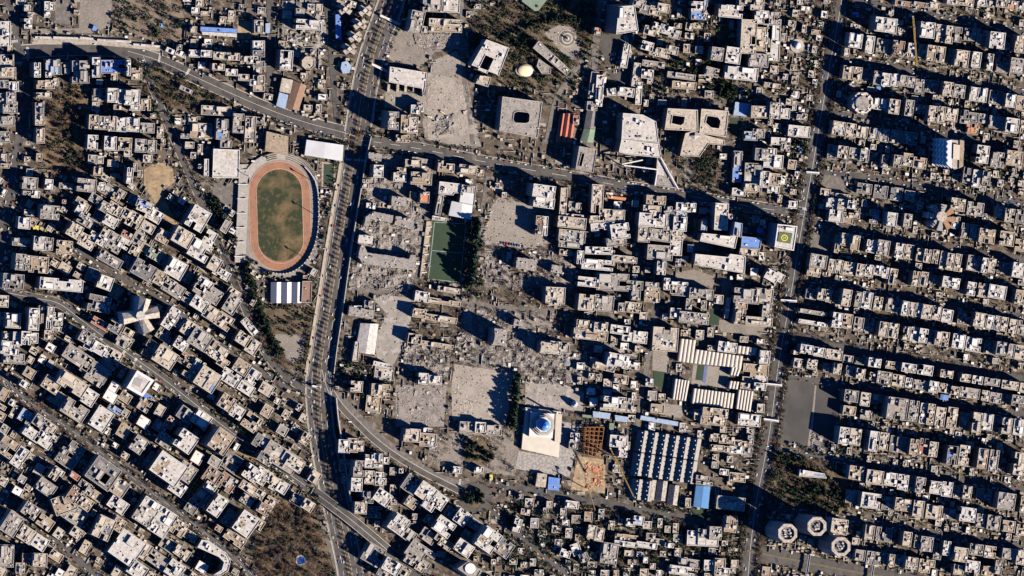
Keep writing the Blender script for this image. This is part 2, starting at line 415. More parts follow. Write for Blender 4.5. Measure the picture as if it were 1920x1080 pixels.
SST = [(920, 909), (980, 917), (1040, 927), (1100, 938), (1160, 948), (1220, 959), (1290, 972), (1350, 985), (1410, 998)]
RBS = [(915, 950), (940, 975), (975, 1005), (1010, 1035), (1060, 1075), (1090, 1100)]
LANE = [(1233, 575), (1222, 640), (1212, 690), (1203, 740), (1195, 800), (1187, 860), (1178, 945)]
FRONT = [(597, 955), (606, 990), (620, 1030), (634, 1085), (640, 1110)]
EST = [[(1570, -5), (1650, 8), (1740, 24), (1830, 42), (1960, 66)], [(1565, 103), (1640, 119), (1720, 135), (1800, 150), (1960, 180)],
       [(1548, 210), (1640, 222), (1720, 236), (1790, 260), (1960, 300)], [(1515, 320), (1600, 327), (1690, 342), (1780, 360), (1960, 386)],
       [(1505, 408), (1570, 424), (1650, 441), (1740, 458), (1840, 472), (1960, 494)], [(1490, 536), (1560, 530), (1640, 543), (1740, 562), (1830, 578), (1960, 600)],
       [(1462, 622), (1540, 640), (1630, 660), (1720, 676), (1820, 692), (1960, 715)], [(1455, 702), (1530, 713), (1600, 727), (1680, 741), (1780, 756), (1960, 782)],
       [(1438, 840), (1540, 858), (1620, 871), (1710, 888), (1820, 904), (1960, 925)], [(1420, 948), (1500, 960), (1600, 974), (1700, 990), (1800, 1006), (1960, 1032)],
       [(1486, 578), (1560, 586), (1640, 600), (1780, 622), (1960, 655)]]
EW = [10, 11, 10, 10, 10, 8, 17, 11, 10, 10, 6]
road('avenue', AVW, 25, .24, M_ASPH)
road('avenue', AVE, 22, .24, M_ASPH)
for pl, wd in ((STW, 16), (STB, 13), (RDC, 13), (RDD, 13), (RDF, 10), (SST, 13), (RBS, 12), (LANE, 8), (FRONT, 8)):
    road('street', pl, wd, .15, M_ASPH if wd != 8 else M_LANE)
for pl, wd in zip(EST, EW): road('street', pl, wd, .20, M_ASPH)
road('street', [(505, -20), (507, 60), (507, 130), (500, 185)], 11, .2, M_ASPH)
road('street', [(612, -20), (617, 60), (625, 150), (633, 240)], 10, .2, M_ASPH)
road('street', [(900, 690), (884, 560), (900, 420), (915, 330)], 8, .15, M_LANE)
road('street', [(890, 300), (880, 210), (868, 130), (866, 40), (865, -20)], 8, .15, M_LANE)
road('street', [(660, 545), (740, 550), (800, 560), (870, 565), (960, 580), (1040, 583)], 9, .15, M_LANE)
road('street', [(1090, 335), (1110, 250), (1115, 130), (1118, 60), (1130, -20)], 12, .15, M_LANE)
road('street', [(1025, 270), (1038, 200), (1050, 170), (1085, 120), (1105, 90)], 10, .2, M_LANE)
road('street', [(815, 310), (806, 380), (795, 450), (780, 530)], 8, .15, M_LANE)
road('highway', HW, 48, .30, M_ASPH, it=2)
road('boulevard', BOUL, 32, .30, M_ASPH)
road('ramp', RAMP2, 15, .25, M_LANE)
road('ramp', RAMP, 9, .35, M_ASPH)
for off, wd, z1 in ((48, 2.0, .5), (-48, 2.0, .6), (6, 1.2, .55), (-6, 1.2, .55)): strip('kerb', HW, off/2, wd, .3, z1, M_KERB, kind='structure')
for off in (17, -17): strip('kerb', BOUL, off, 1.4, .3, .5, M_KERB, kind='structure')
for off in (25, -25): strip('kerb', AVW, off/2, 1.6, .1, .4, M_KERB, kind='structure')
for off in (23, -23): strip('kerb', AVE, off/2, 1.4, .1, .4, M_KERB, kind='structure')
for off in (11, -11): strip('kerb', RAMP, off/2, 1.2, .2, .8, M_KERB, kind='structure')
strip('kerb', RDC, 7, 1.0, .1, .4, M_KERB, kind='structure'); strip('kerb', RDC, -7, 1.0, .1, .4, M_KERB, kind='structure')
strip('kerb', STB, -7, 1.0, .1, .5, M_KERB, kind='structure'); strip('kerb', STB, 7, 1.2, .1, .5, M_KERB, kind='structure')
strip('median', HW, 0, 5.2, .3, .75, mat('median_soil', (.16, .125, .09), (.11, .10, .06), .3), kind='structure')
# the separate pale busway strip west of the highway
BW = [(640, 305), (634, 345), (624, 400), (612, 470), (600, 550), (590, 610), (580, 670), (574, 705)]
road('busway', BW, 6, .4, mat('busway_concrete', (.42, .345, .26), (.34, .28, .21), .1), occv=2)
for off in (3.6, -3.6): strip('kerb', BW, off, .9, .3, 1.0, M_KERB, kind='structure')
# painted lines
def lanes(pl, offs, z, wd=.62, dash=None, it=2):
    z += .3
    sp = smooth(pl, it)
    for off in offs:
        L, R = ribbon_pts(sp, 2*abs(off)) if off else (sp, sp)
        base = L if off > 0 else R
        l2, r2 = ribbon_pts(base, wd); b = MB(); n = len(base)
        b.add([W(*p, z) for p in l2]+[W(*p, z) for p in r2], [(i, i+1, n+i+1, n+i) for i in range(0, n-1, 1 if not dash else 2)])
        setp(b.build('road_marking', M_WHITE), kind='structure')
lanes(AVW[3:], (0,), .28, .45); lanes(HW, (12.5, -12.5), .34, .45, 1); lanes(HW, (22, -22), .34, .4)
lanes(AVE, (0,), .28, .5, 1); lanes(RDC, (0,), .19, .3, 1); lanes(BOUL, (0,), .34, .5)
def zebra(x, y, ang, n, ln, wd=1.1, gap=1.2, z=.68):
    b = MB(); a = math.radians(ang); ca, sa = math.cos(a), math.sin(a)
    for i in range(n):
        t = (i-(n-1)/2)*(wd+gap)
        q = ccw([W(x+ca*(t+u)-sa*v, y+sa*(t+u)+ca*v, z) for u, v in ((-wd/2, -ln/2), (wd/2, -ln/2), (wd/2, ln/2), (-wd/2, ln/2))])
        b.add(q, [(0, 1, 2, 3)])
    setp(b.build('zebra_crossing', M_WHITE), kind='structure')
for a in ((299, 108, 100, 10, 4, .9, 1), (351, 137, 120, 10, 5, .9, 1), (23, 78, -8, 9, 5), (52, 98, 85, 9, 5), (32, 118, 0, 8, 5), (230, 664, 125, 7, 5), (252, 678, 125, 7, 5), (862, 905, 100, 6, 4), (1500, 390, 10, 12, 5), (1480, 620, 5, 12, 4), (668, 300, 5, 18, 4)): zebra(*a)

# ------------------------------------------------------------------ open lots
M_PLZ = mat('worn_concrete', (.235, .208, .18), (.17, .15, .13), .05, detail=9, c3=(.28, .25, .215), scale3=.4)
M_SAND = mat('bare_sand', (.335, .295, .255), (.25, .218, .185), .04, detail=9, c3=(.375, .34, .30), scale3=.35)
M_LOT = mat('lot_concrete', (.275, .245, .215), (.205, .18, .155), .045, detail=9, c3=(.32, .29, .255), scale3=.4)
M_SOIL = mat('garden_soil', (.105, .078, .053), (.15, .112, .074), .06, c3=(.095, .08, .05), scale3=.15)
M_DIRT = mat('excavated_earth', (.40, .30, .18), (.26, .19, .12), .06, detail=9, c3=(.20, .15, .095), scale3=.2)
M_GREY = mat('site_gravel', (.30, .275, .25), (.24, .22, .195), .05, detail=7, c3=(.36, .335, .305), scale3=.1)
M_PAVE = mat('stone_paving', (.36, .335, .31), (.25, .235, .22), .25, detail=1, sharp=(.47, .53))
sheet('parade_ground', [(852, 683), (905, 690), (962, 700), (955, 760), (948, 798), (905, 796), (848, 788), (846, 730)], .10, M_SAND)
def hring(x, y, r):
    b = MB(); k = 40
    o_ = [W(x+r*math.cos(i*2*math.pi/k), y+r*math.sin(i*2*math.pi/k), .14) for i in range(k)]
    i_ = [W(x+(r-.9)*math.cos(i*2*math.pi/k), y+(r-.9)*math.sin(i*2*math.pi/k), .14) for i in range(k)]
    b.add(o_+i_, [(k+i, k+(i+1) % k, (i+1) % k, i) for i in range(k)])
    for u, v, w_, h_ in ((-2.6, 0, .8, 7), (2.6, 0, .8, 7), (0, 0, 4.4, .8)):
        b.add(list(reversed([W(*p, .14) for p in rect(x+u, y+v, w_, h_, 0)])), [(0, 1, 2, 3)])
    setp(b.build('helipad_marking', mat('faded_paint', (.60, .54, .45), (.5, .44, .36), .3)), kind='structure')
hring(874, 763, 11.5); hring(926, 769, 11)
sheet('vacant_lot', [(1473, 712), (1500, 711), (1528, 722), (1548, 727), (1572, 726), (1574, 760), (1566, 800), (1550, 838), (1520, 838), (1462, 826), (1464, 770)], .10, M_ASPHD)
sheet('rubble_lot', [(800, 148), (815, 112), (855, 95), (872, 130), (882, 180), (895, 250), (902, 275), (850, 272), (798, 262), (792, 230), (797, 190)], .10, M_LOT)
sheet('compound_yard', [(915, 395), (935, 370), (1000, 385), (1030, 395), (1035, 405), (1025, 462), (990, 468), (930, 460), (905, 455)], .10, M_LOT)
sheet('excavation', [(270, 318), (285, 308), (310, 305), (322, 312), (330, 340), (318, 348), (302, 350), (310, 375), (330, 420), (322, 425), (300, 400), (285, 370), (270, 352)], .10, M_DIRT, occv=1)
sheet('excavation', [(445, 40), (475, 38), (480, 60), (470, 74), (445, 72)], .1, M_DIRT)
sheet('parking_lot', [(1128, 66), (1170, 66), (1180, 100), (1190, 150), (1190, 175), (1150, 176), (1140, 120), (1124, 90)], .12, M_ASPH)
sheet('parking_lot', [(722, 165), (798, 180), (796, 205), (760, 208), (722, 200)], .12, M_LOT)
sheet('plaza', [(700, 640), (740, 560), (780, 560), (760, 640), (735, 690), (715, 700)], .1, M_GREY)
sheet('forecourt', [(985, 715), (1060, 722), (1095, 735), (1092, 775), (1050, 765), (1030, 775), (985, 760)], .1, M_GREY)
sheet('site_yard', [(742, 722), (838, 722), (832, 800), (742, 800)], .1, M_RUB2)
sheet('woodland_floor', [(500, 950), (540, 935), (588, 940), (600, 985), (615, 1030), (630, 1100), (480, 1100), (470, 1040)], .1, mat('leaf_litter', (.19, .13, .085), (.12, .085, .055), .08, detail=9, c3=(.15, .12, .07), scale3=.3), occv=5)
sheet('park_soil', [(1455, 850), (1500, 852), (1560, 870), (1590, 890), (1590, 958), (1540, 962), (1470, 945), (1440, 930)], .1, M_SOIL, occv=5)
sheet('hillside_soil', [(98, 175), (150, 150), (165, 200), (160, 320), (100, 330), (80, 300), (85, 240)], .1, mat('hill_soil', (.19, .13, .08), (.12, .085, .055), .08), occv=5)
sheet('garden_soil', [(480, 570), (560, 575), (590, 580), (576, 690), (530, 690), (490, 640)], .1, M_SOIL, occv=5)
sheet('yard', [(508, 626), (574, 628), (568, 672), (546, 682), (516, 646)], .13, M_PLZ)
sheet('lot_divider', [(1528, 722), (1531, 723), (1524, 800), (1519, 836), (1514, 836), (1522, 780)], .14, M_LOT, occv=0)
sheet('garden_soil', [(960, 0), (1120, 0), (1112, 80), (1070, 140), (1020, 170), (960, 160), (900, 150), (880, 60), (900, 20)], .08, M_SOIL, occv=5)
sheet('garden_soil', [(255, 128), (300, 120), (360, 150), (420, 190), (380, 215), (310, 200)], .1, M_SOIL, occv=5)
sheet('garden_soil', [(1280, 60), (1520, 10), (1555, 20), (1535, 130), (1480, 120), (1300, 170), (1250, 150)], .06, M_SOIL, occv=0)
sheet('garden_soil', smooth([(880, 818), (908, 814), (928, 845), (920, 872), (878, 872), (862, 848)], 3, True), .12, M_SOIL, occv=0)
sheet('roundabout_island', [(868, 920), (890, 913), (905, 922), (908, 938), (895, 952), (878, 950), (868, 938)], .64, M_SOIL, occv=2)
sheet('traffic_circle', smooth([(858, 912), (890, 903), (918, 912), (925, 935), (912, 958), (880, 963), (858, 945)], 2, True), .58, M_ASPH)
sheet('ruined_ground', [(672, 285), (800, 300), (800, 320), (815, 320), (795, 440), (775, 540), (648, 545), (655, 460), (665, 380)], .06, M_RUB2, occv=0)
sheet('ruined_ground', [(866, 565), (1040, 585), (1050, 640), (1100, 690), (1050, 720), (985, 715), (960, 700), (860, 680)], .07, M_RUB2, occv=0)
sheet('ruined_ground', [(526, 0), (605, 0), (612, 60), (600, 130), (560, 110), (528, 90)], .07, M_GREY, occv=0)

sheet('plaza', [(150, 0), (210, 0), (207, 50), (170, 62), (60, 62), (55, 55), (148, 53)], .11, M_PLZ)
sheet('plaza', [(104, 0), (134, 0), (132, 46), (101, 46)], .12, M_LANE)
sheet('sandy_lot', [(216, 0), (330, 0), (345, 30), (340, 78), (300, 80), (215, 55)], .11, mat('sandy_ground', (.23, .185, .14), (.16, .13, .10), .06, c3=(.17, .135, .10), scale3=.12), occv=5)
sheet('market_terrace', [(62, 66), (180, 66), (250, 76), (306, 84), (304, 97), (246, 90), (180, 84), (60, 83)], .27, M_CONC)
sheet('garden_terrace', [(738, 50), (800, 55), (855, 60), (858, 92), (815, 98), (790, 125), (735, 118), (725, 100)], .11, M_PLZ)
sheet('rotunda_forecourt', [(815, 815), (862, 812), (958, 802), (975, 850), (965, 892), (900, 886), (845, 880), (800, 860)], .11, M_PLZ, occv=5)
sheet('yard', [(700, 560), (735, 548), (775, 552), (762, 600), (735, 600)], .115, M_GREY)
sheet('yard', [(1300, 410), (1320, 412), (1330, 470), (1300, 470)], .11, M_PLZ)
sheet('school_court', [(1235, 518), (1300, 505), (1345, 520), (1332, 545), (1262, 540)], .11, M_PLZ)
sheet('yard', [(1342, 598), (1440, 612), (1425, 630), (1352, 622)], .11, M_PLZ)
sheet('yard', [(1355, 520), (1372, 522), (1365, 565), (1350, 563)], .11, M_PLZ)
sheet('campus_court', [(1280, 270), (1345, 300), (1340, 350), (1290, 345), (1268, 300)], .11, M_PLZ, occv=5)
sheet('street_yard', [(1540, 327), (1580, 332), (1590, 362), (1570, 366), (1538, 350)], .23, M_LANE)
sheet('street_yard', [(1520, 432), (1565, 440), (1560, 478), (1518, 468)], .23, M_LANE)
sheet('square', [(640, 245), (700, 245), (695, 310), (645, 305)], .56, M_ASPH)
# ------------------------------------------------------------------ ordinary buildings, row by row
ORD = 'first second third fourth fifth sixth seventh eighth ninth tenth eleventh twelfth thirteenth fourteenth fifteenth sixteenth seventeenth eighteenth nineteenth twentieth twenty-first twenty-second twenty-third twenty-fourth twenty-fifth twenty-sixth twenty-seventh twenty-eighth twenty-ninth thirtieth thirty-first thirty-second thirty-third thirty-fourth thirty-fifth'.split()
ROWS = []      # (phrase, group, [(pts, floors, colour)])
def rows(tile, ang, phrase, text, frm='from the west', mode='box', boxh=.95):
    items = []
    for s in text.split(';'):
        s = s.split()
        if not s: continue
        v = [float(x) for x in s[:4]]; tok = s[-1]
        fl = float(tok[:-1]); col = tok[-1]
        a = float(s[4]) if len(s) == 6 else ang
        if mode == 'box':
            x0, y0, x1, y1 = v; cx, cy, w_, h_ = (x0+x1)/2, (y0+y1)/2, (x1-x0), (y1-y0)
            t = math.tan(math.radians(abs(a))); h_ = max(h_-t*w_*.75, 30); w_ = max(w_-t*h_*.3, 30)*.98
        else: cx, cy, w_, h_ = v
        px, py = TP(tile, cx, cy)
        if mode == 'c': w_ *= 1.12; h_ *= 1.12
        if col == 'c': col = random.Random(int(px*31+py*17)).choice('cccccwwwgggttd')
        items.append((rect(px, py, w_/4, h_/4, a), fl, col, px))
    for i, r in enumerate(ROWS):
        if r[0] == phrase: r[2].extend(items); return
    ROWS.append((phrase, frm, items))
T = (0, 3)
rows(T, 8, 'in the row along the top edge', "950 0 1080 50 4n; 1080 10 1210 60 4n; 1210 15 1290 70 4c; 1340 -20 1430 40 5c; 1430 -10 1545 50 5t; 1570 -20 1640 50 5w; 1640 -10 1700 60 5c; 1710 -10 1790 60 6t; 1790 0 1860 75 5o; 1860 10 1940 90 5c")
rows(T, 7, 'in the row behind the long yellow jib', "800 125 970 250 7w; 1140 160 1255 290 6w; 1255 180 1330 320 5c; 1330 190 1392 330 6c; 1470 210 1560 310 2g; 1560 220 1650 340 2g; 1660 235 1780 370 7w; 1850 260 1930 400 5t; 1395 200 1455 320 3d")
rows(T, 8, "in the row at the long yellow jib's foot", "605 245 710 365 6w; 730 265 800 400 5c; 810 285 920 400 2g; 930 300 1025 430 4n; 1045 320 1110 430 3c; 1130 330 1190 440 4c; 1190 335 1260 460 6c; 1260 345 1330 475 6c; 1345 360 1395 480 2g; 1400 370 1510 505 6c; 1525 385 1600 510 5c; 1640 400 1690 530 5w; 1705 430 1805 550 2g; 1815 430 1930 560 5g; 570 360 610 425 5c")
rows(T, 8, 'in the row just north of the round-roofed octagon', "560 490 640 600 5c; 640 500 705 620 5c; 705 515 790 620 2d; 790 530 850 640 5c; 850 545 925 650 6w; 925 550 980 650 5w; 980 560 1045 650 5c; 1045 570 1100 660 5c; 1100 590 1170 700 4c; 1175 595 1280 700 2d; 1310 610 1390 725 6c; 1390 630 1480 740 5g; 1510 650 1580 760 5c; 1580 655 1645 770 5c; 1655 675 1765 790 2d; 1780 700 1860 810 5c; 1860 715 1940 830 5t")
rows(T, 8, "in the round-roofed octagon's own row", "785 730 900 830 4w; 905 740 990 860 6c; 1025 745 1095 875 6c; 1100 780 1190 860 2d; 1200 790 1270 920 5c; 1270 795 1330 930 5c; 1330 805 1425 915 5c; 1440 820 1500 930 2d; 1500 840 1580 930 2d; 1580 850 1645 930 2g; 1655 865 1765 970 3g; 1780 880 1885 1000 6w; 1890 900 1950 1000 5t; 1485 925 1580 1010 2o")
rows(T, 9, 'in the row below the round-roofed octagon', "480 905 580 1020 5c; 580 920 660 1035 5c; 660 940 750 1040 4c; 755 955 830 1050 2d; 830 960 910 1070 2d; 915 970 1010 1080 2d; 1010 985 1120 1090 2d")
T = (1, 3)
rows(T, 8, "in the wave-fronted tower's row", "445 0 515 115 2d; 520 10 600 110 5c; 605 25 685 115 4g; 690 35 760 130 5c; 940 80 1005 180 5c; 1010 65 1085 170 5t; 1085 95 1190 190 4t; 1560 5 1660 150 6w; 1670 55 1770 180 5g; 1785 45 1910 170 5c; 1460 170 1530 300 3d; 1530 190 1600 330 4w; 1605 200 1670 310 5c; 850 80 900 180 3n")
rows(T, 8, 'in the row above the star-shaped tower', "390 330 470 390 2t; 470 365 620 410 2t; 665 290 780 380 2d; 790 305 900 410 2d; 905 320 1010 430 2d; 1020 345 1100 430 2g; 435 400 520 500 3w; 520 410 590 500 4c; 595 420 660 490 5w; 1370 400 1430 500 6c; 1430 410 1480 510 6c; 1490 430 1620 545 6g; 1710 465 1775 560 4g; 1775 480 1850 590 6c; 1855 490 1940 600 3d")
rows(T, 8, "in the star-shaped tower's row", "455 490 560 590 4w; 560 510 640 600 4c; 645 480 690 560 2g; 890 510 970 620 6w; 1015 520 1080 630 4g; 1445 590 1505 710 3g; 1510 600 1570 720 3g; 1580 630 1705 750 6t; 1735 650 1850 770 6t; 1850 710 1940 810 5t; 760 490 830 600 2d; 1375 540 1440 640 2g")
rows(T, 10, 'in the first row east of the helipad crossing', "545 665 620 770 5c; 620 680 690 800 6c; 735 715 810 820 5w; 815 715 915 840 6c; 950 740 1025 860 6w; 1025 750 1090 870 4t; 1110 780 1165 885 5c; 1165 785 1225 895 6c; 1230 790 1280 900 5c; 1285 800 1335 940 5c; 1335 815 1395 950 6t; 1395 820 1450 960 6t; 1490 830 1600 960 3g; 1600 850 1650 970 5w; 1650 855 1710 970 5c; 1715 880 1830 980 2d; 1830 885 1930 1010 5c; 500 680 540 820 3t")
rows(T, 10, 'in the second row east of the helipad crossing', "290 920 395 1000 3t; 310 820 445 940 5g; 450 860 505 970 5c; 505 865 560 975 5c; 560 880 650 990 5c; 660 895 725 1000 6c; 725 900 795 1000 5c; 795 905 860 990 5c; 855 920 905 1010 5c; 905 930 970 1060 5t; 1080 950 1140 1070 5c; 1140 955 1200 1075 5c; 1205 980 1300 1060 2g; 1305 990 1440 1090 6w; 1490 1030 1560 1140 5c; 1570 1040 1640 1155 5c; 1650 1050 1790 1170 6w; 1850 1090 1940 1210 5c")
T = (2, 3)
rows(T, 10, 'in the third row east of the helipad crossing', "280 0 365 90 2d; 370 0 430 95 4c; 430 10 480 110 4c; 485 20 550 120 2d; 552 5 628 140 7c; 650 25 700 145 6c; 700 25 785 160 6w; 790 60 860 170 6c; 880 70 1000 190 3d; 1000 95 1060 210 5c; 1060 105 1108 215 5c; 1108 110 1150 220 5w; 1150 120 1230 240 6c; 1230 130 1300 245 6c; 1300 155 1388 265 6c; 1420 170 1530 280 2d; 1540 180 1640 300 6c; 1640 200 1695 310 6c; 1695 205 1745 320 6c; 1745 215 1800 330 6c; 1805 230 1870 345 5c; 1870 240 1940 355 3g")
rows(T, 9, 'in the row north of the wide planted street', "225 160 445 205 4c; 225 235 450 290 4c; 480 180 560 300 6c; 560 190 635 310 6c; 640 215 720 330 4g; 722 230 800 335 2g; 830 250 900 370 6c; 900 260 980 380 6c; 1010 285 1065 395 5c; 1065 290 1125 405 5c; 1130 300 1200 415 6w; 1200 310 1250 430 4g; 1250 320 1360 440 6t; 1380 340 1480 460 6w; 1480 365 1600 485 6w; 1620 390 1700 500 2d; 1710 400 1790 510 6c; 1790 415 1850 530 6c; 1850 425 1935 545 6c")
rows(T, 9, 'in the row south of the wide planted street', "240 420 340 500 5w; 340 440 430 520 5c; 430 455 560 545 5c; 560 500 640 570 3c; 650 520 740 580 2d; 750 520 850 600 5c; 880 545 950 610 5c; 950 550 1000 615 3d; 1000 560 1115 640 6w; 1120 570 1240 660 5w; 1290 610 1390 680 5c; 1440 640 1520 710 5c; 1530 655 1612 725 5c; 1620 670 1740 740 5c; 1750 690 1880 770 5c; 1885 710 1950 790 5c; 180 465 240 500 3c")
rows(T, 9, "in the row along the dark lot's north street", "190 525 265 605 4c; 290 530 370 615 5c; 415 560 490 635 3d; 490 560 552 650 6c; 580 580 660 670 4g; 660 600 730 685 6c; 760 630 810 695 4c; 815 620 930 725 5c; 930 645 1025 745 5c; 1028 670 1080 750 5w; 1085 685 1200 770 4g; 1205 695 1280 790 5c; 1280 710 1360 790 4t; 1370 735 1435 805 5c; 1435 740 1590 835 5c; 1600 765 1660 850 5c; 1660 780 1750 870 5c; 1755 790 1815 870 2d; 1825 800 1940 895 5c")
rows(T, 8, 'in the row east of the dark vacant lot', "570 760 680 860 5c; 690 780 768 890 5c; 775 795 890 880 2d; 890 815 1050 995 7g; 1052 840 1130 1005 6g; 1135 860 1188 1020 5c; 1190 865 1250 1030 6c; 1252 890 1332 1040 6c; 1340 890 1420 1060 6c; 1435 930 1520 1060 2d; 1530 930 1605 1090 6c; 1605 940 1690 1070 6c; 1695 950 1745 1070 2d; 1752 970 1832 1100 6c; 1838 980 1930 1110 6c; 690 910 780 990 2c; 560 880 660 960 3c")
T = (3, 3)
rows(T, 8, 'in the row beside the broken brick heap', "530 -40 610 95 6c; 610 -30 700 105 6c; 755 -10 830 150 6c; 832 0 905 140 6c; 910 25 1050 160 2d; 1060 50 1130 175 5c; 1132 45 1200 180 4r; 1205 70 1275 190 5c; 1340 100 1425 250 6c; 1428 95 1512 260 6c; 1570 120 1650 280 6c; 1655 130 1732 300 6c; 1840 150 1935 330 6c")
rows(T, 8, 'in the row north-east of the evergreen park', "605 250 722 365 5c; 735 280 868 400 6c; 870 300 970 410 5c; 970 315 1055 440 5w; 1060 325 1100 440 3t; 1105 335 1182 460 6c; 1210 365 1300 470 6w; 1300 370 1385 490 6w; 1388 400 1445 500 3g; 1460 400 1530 505 5c; 1560 420 1680 520 2d; 1720 450 1858 590 7c; 1890 480 1950 610 6t")
rows(T, 8, 'in the row east of the evergreen park', "695 450 845 580 6c; 850 480 945 590 2d; 950 490 1080 600 5c; 1085 510 1172 640 6c; 1180 540 1310 660 5c; 1315 570 1425 660 2d; 1435 560 1560 680 6w; 1560 610 1630 720 4c; 1640 620 1745 740 5g; 1755 660 1855 755 5c; 1860 690 1940 780 4t; 580 430 680 540 2g")
rows(T, 8, "in the octagonal towers' row", "470 645 600 775 8c; 725 695 800 810 4c; 805 710 935 830 2d; 1010 745 1080 860 6c; 1095 770 1135 870 5t; 1140 780 1240 900 6c; 1310 815 1370 930 5c; 1390 860 1500 980 6c; 1510 835 1615 930 6c; 1620 850 1710 950 5t; 1755 870 1855 960 4g; 1860 880 1940 1000 5c; 1240 830 1305 960 2d")
rows(T, 8, 'in the row along the bottom highway', "650 880 730 970 4g; 735 890 800 1000 4g; 800 900 900 1000 3d; 905 915 950 1010 5t; 955 920 1025 1010 2d; 1030 935 1125 1035 5c; 1480 960 1590 1060 6w; 1600 1000 1690 1080 3t; 1390 990 1470 1075 4c; 1700 960 1760 1070 4c; 1130 950 1220 1060 4c")
# west side
T = (0, 0)
rows(T, 0, 'along the north-west street', "0 160 80 345 6w; 180 140 240 215 3w; 332 10 375 130 2w; 0 410 105 500 3c; 0 505 120 585 4c; 0 600 62 660 4c; 66 612 140 685 4c; 0 700 40 785 4t; 45 690 120 780 5g; 20 782 130 850 5c; 0 870 112 945 5c; 272 600 410 665 4c; 270 695 385 735 4c; 262 770 330 860 4c; 262 862 330 940 4c; 272 960 335 1075 4c; 0 985 70 1070 2d")
rows(T, 0, 'facing the north-west avenue bend', "255 470 305 580 6w; 340 445 450 560 4l; 455 470 525 560 2d; 540 455 595 625 4g; 595 455 670 625 5c; 690 430 750 580 6w; 755 450 945 550 3b; 950 450 980 570 6w; 985 510 1065 600 4t; 340 540 385 580 5w")
rows(T, 2, 'in the first terrace below the avenue bend', "690 660 800 760 2d; 805 660 885 770 5w; 885 665 930 780 4c; 930 670 1050 790 5w; 970 745 1050 830 4c; 1050 740 1130 830 4c; 850 785 965 825 2t")
rows(T, 3, 'in the second terrace below the avenue bend', "665 860 740 970 5c; 742 870 808 975 5g; 810 870 875 985 5c; 875 880 950 990 5c; 950 880 1045 990 5w; 1050 920 1160 1000 3g; 1175 950 1225 1040 3c")
rows(T, 3, 'in the third terrace below the avenue bend', "655 1010 735 1120 5c; 780 1020 875 1130 5w; 885 1030 990 1130 5t; 1010 1040 1100 1145 5g; 1105 1050 1175 1150 5c")
rows(T, 3, 'on the slope above the north-west avenue', "1415 372 1500 430 3c; 1505 375 1590 430 4c; 1598 388 1696 450 4c; 1700 395 1798 455 4c; 1802 420 1880 480 4c; 1590 475 1686 530 4c; 1690 515 1782 570 4c; 1785 555 1868 608 4c; 1872 595 1930 645 4c; 1870 420 1930 480 4w")
rows(T, 25, 'on the slope above the north-west avenue', "1240 350 1310 410 2w; 1310 370 1400 440 2w")
rows(T, 3, 'in the walled compound north of the stadium', "1340 640 1450 705 25 2g; 1505 790 1735 870 2t; 1620 890 1720 1050 3g; 1745 850 1830 1000 4g; 1835 870 1920 1070 4c; 1425 920 1590 1040 1t; 1650 1050 1740 1110 2c")
T = (1, 0)
rows(T, 5, 'on the west street', "165 245 285 345 4c; 335 262 398 345 5w; 170 350 230 385 3c; 235 348 300 405 3w; 300 455 448 570 5g; 135 545 230 640 4c; 465 420 495 445 2r; 330 420 385 455 2r; 250 690 345 800 5w; 345 700 400 800 4g; 90 700 230 770 2d; 420 720 545 830 4c; 180 490 260 540 2d", boxh=1)
rows(T, 6, 'behind the excavated pit', "700 170 770 240 4c; 948 175 1000 300 5w; 575 255 725 365 5c; 730 285 790 350 4c; 440 290 550 340 2d")
R1 = 'in the terrace block west of the stadium'
rows(T, 30, R1, "715 412 80 60 4g; 790 345 90 60 2d; 910 372 60 50 3g; 785 472 60 70 5c; 840 478 60 80 5c; 892 508 60 70 5c; 948 542 90 95 5c; 1012 572 105 100 5t; 830 350 90 70 2d; 1010 430 90 60 3d; 1155 535 110 80 4c; 870 400 60 50 3t", mode='c')
rows(T, 30, 'on the slope below the excavated pit', "1110 625 90 65 5c; 1225 695 90 85 5c; 1372 700 130 110 7c; 1485 560 130 150 6w; 1572 705 75 100 5w; 1500 798 140 125 6c; 1055 680 80 80 3g; 1085 455 115 55 22 5b; 1085 490 110 40 22 5w", mode='c')
rows(T, 30, 'in the dense block north of the west street junction', "630 572 90 65 5c; 690 605 85 70 3d; 752 545 95 70 2d; 828 580 95 70 5w; 560 650 95 95 5c; 625 700 60 60 4c; 700 690 55 60 4c; 795 665 60 60 5c; 762 725 65 70 5w; 645 745 110 60 4c; 925 742 85 70 4c; 865 705 70 60 4c; 850 770 100 65 4g; 950 680 70 40 3r; 1020 745 80 60 3c; 1010 805 70 60 4t; 1090 780 70 60 3t; 1160 832 100 65 4e; 620 450 110 60 3t; 605 490 60 70 4c; 640 530 60 40 3c", mode='c')
rows(T, 30, 'along the south-west side of the dense block', "825 868 170 70 5c; 960 885 100 80 2d; 1085 950 170 110 5c; 1222 872 110 80 2d; 1320 935 125 120 6w; 1190 1000 75 95 5t; 1250 1045 125 80 4c; 1610 900 80 95 6c; 1662 972 120 60 4w; 1530 1060 110 90 5c; 1390 990 90 80 2d; 1110 1030 60 60 3n", mode='c')
rows(T, 5, 'beside the small walled sports yard', "290 905 130 110 5t; 100 1030 140 100 4d; 460 1055 290 80 6w; 690 980 75 90 20 2d; 790 1040 100 90 20 5w; 155 885 70 110 6g; 205 890 60 100 5g", mode='c')
T = (2, 0)
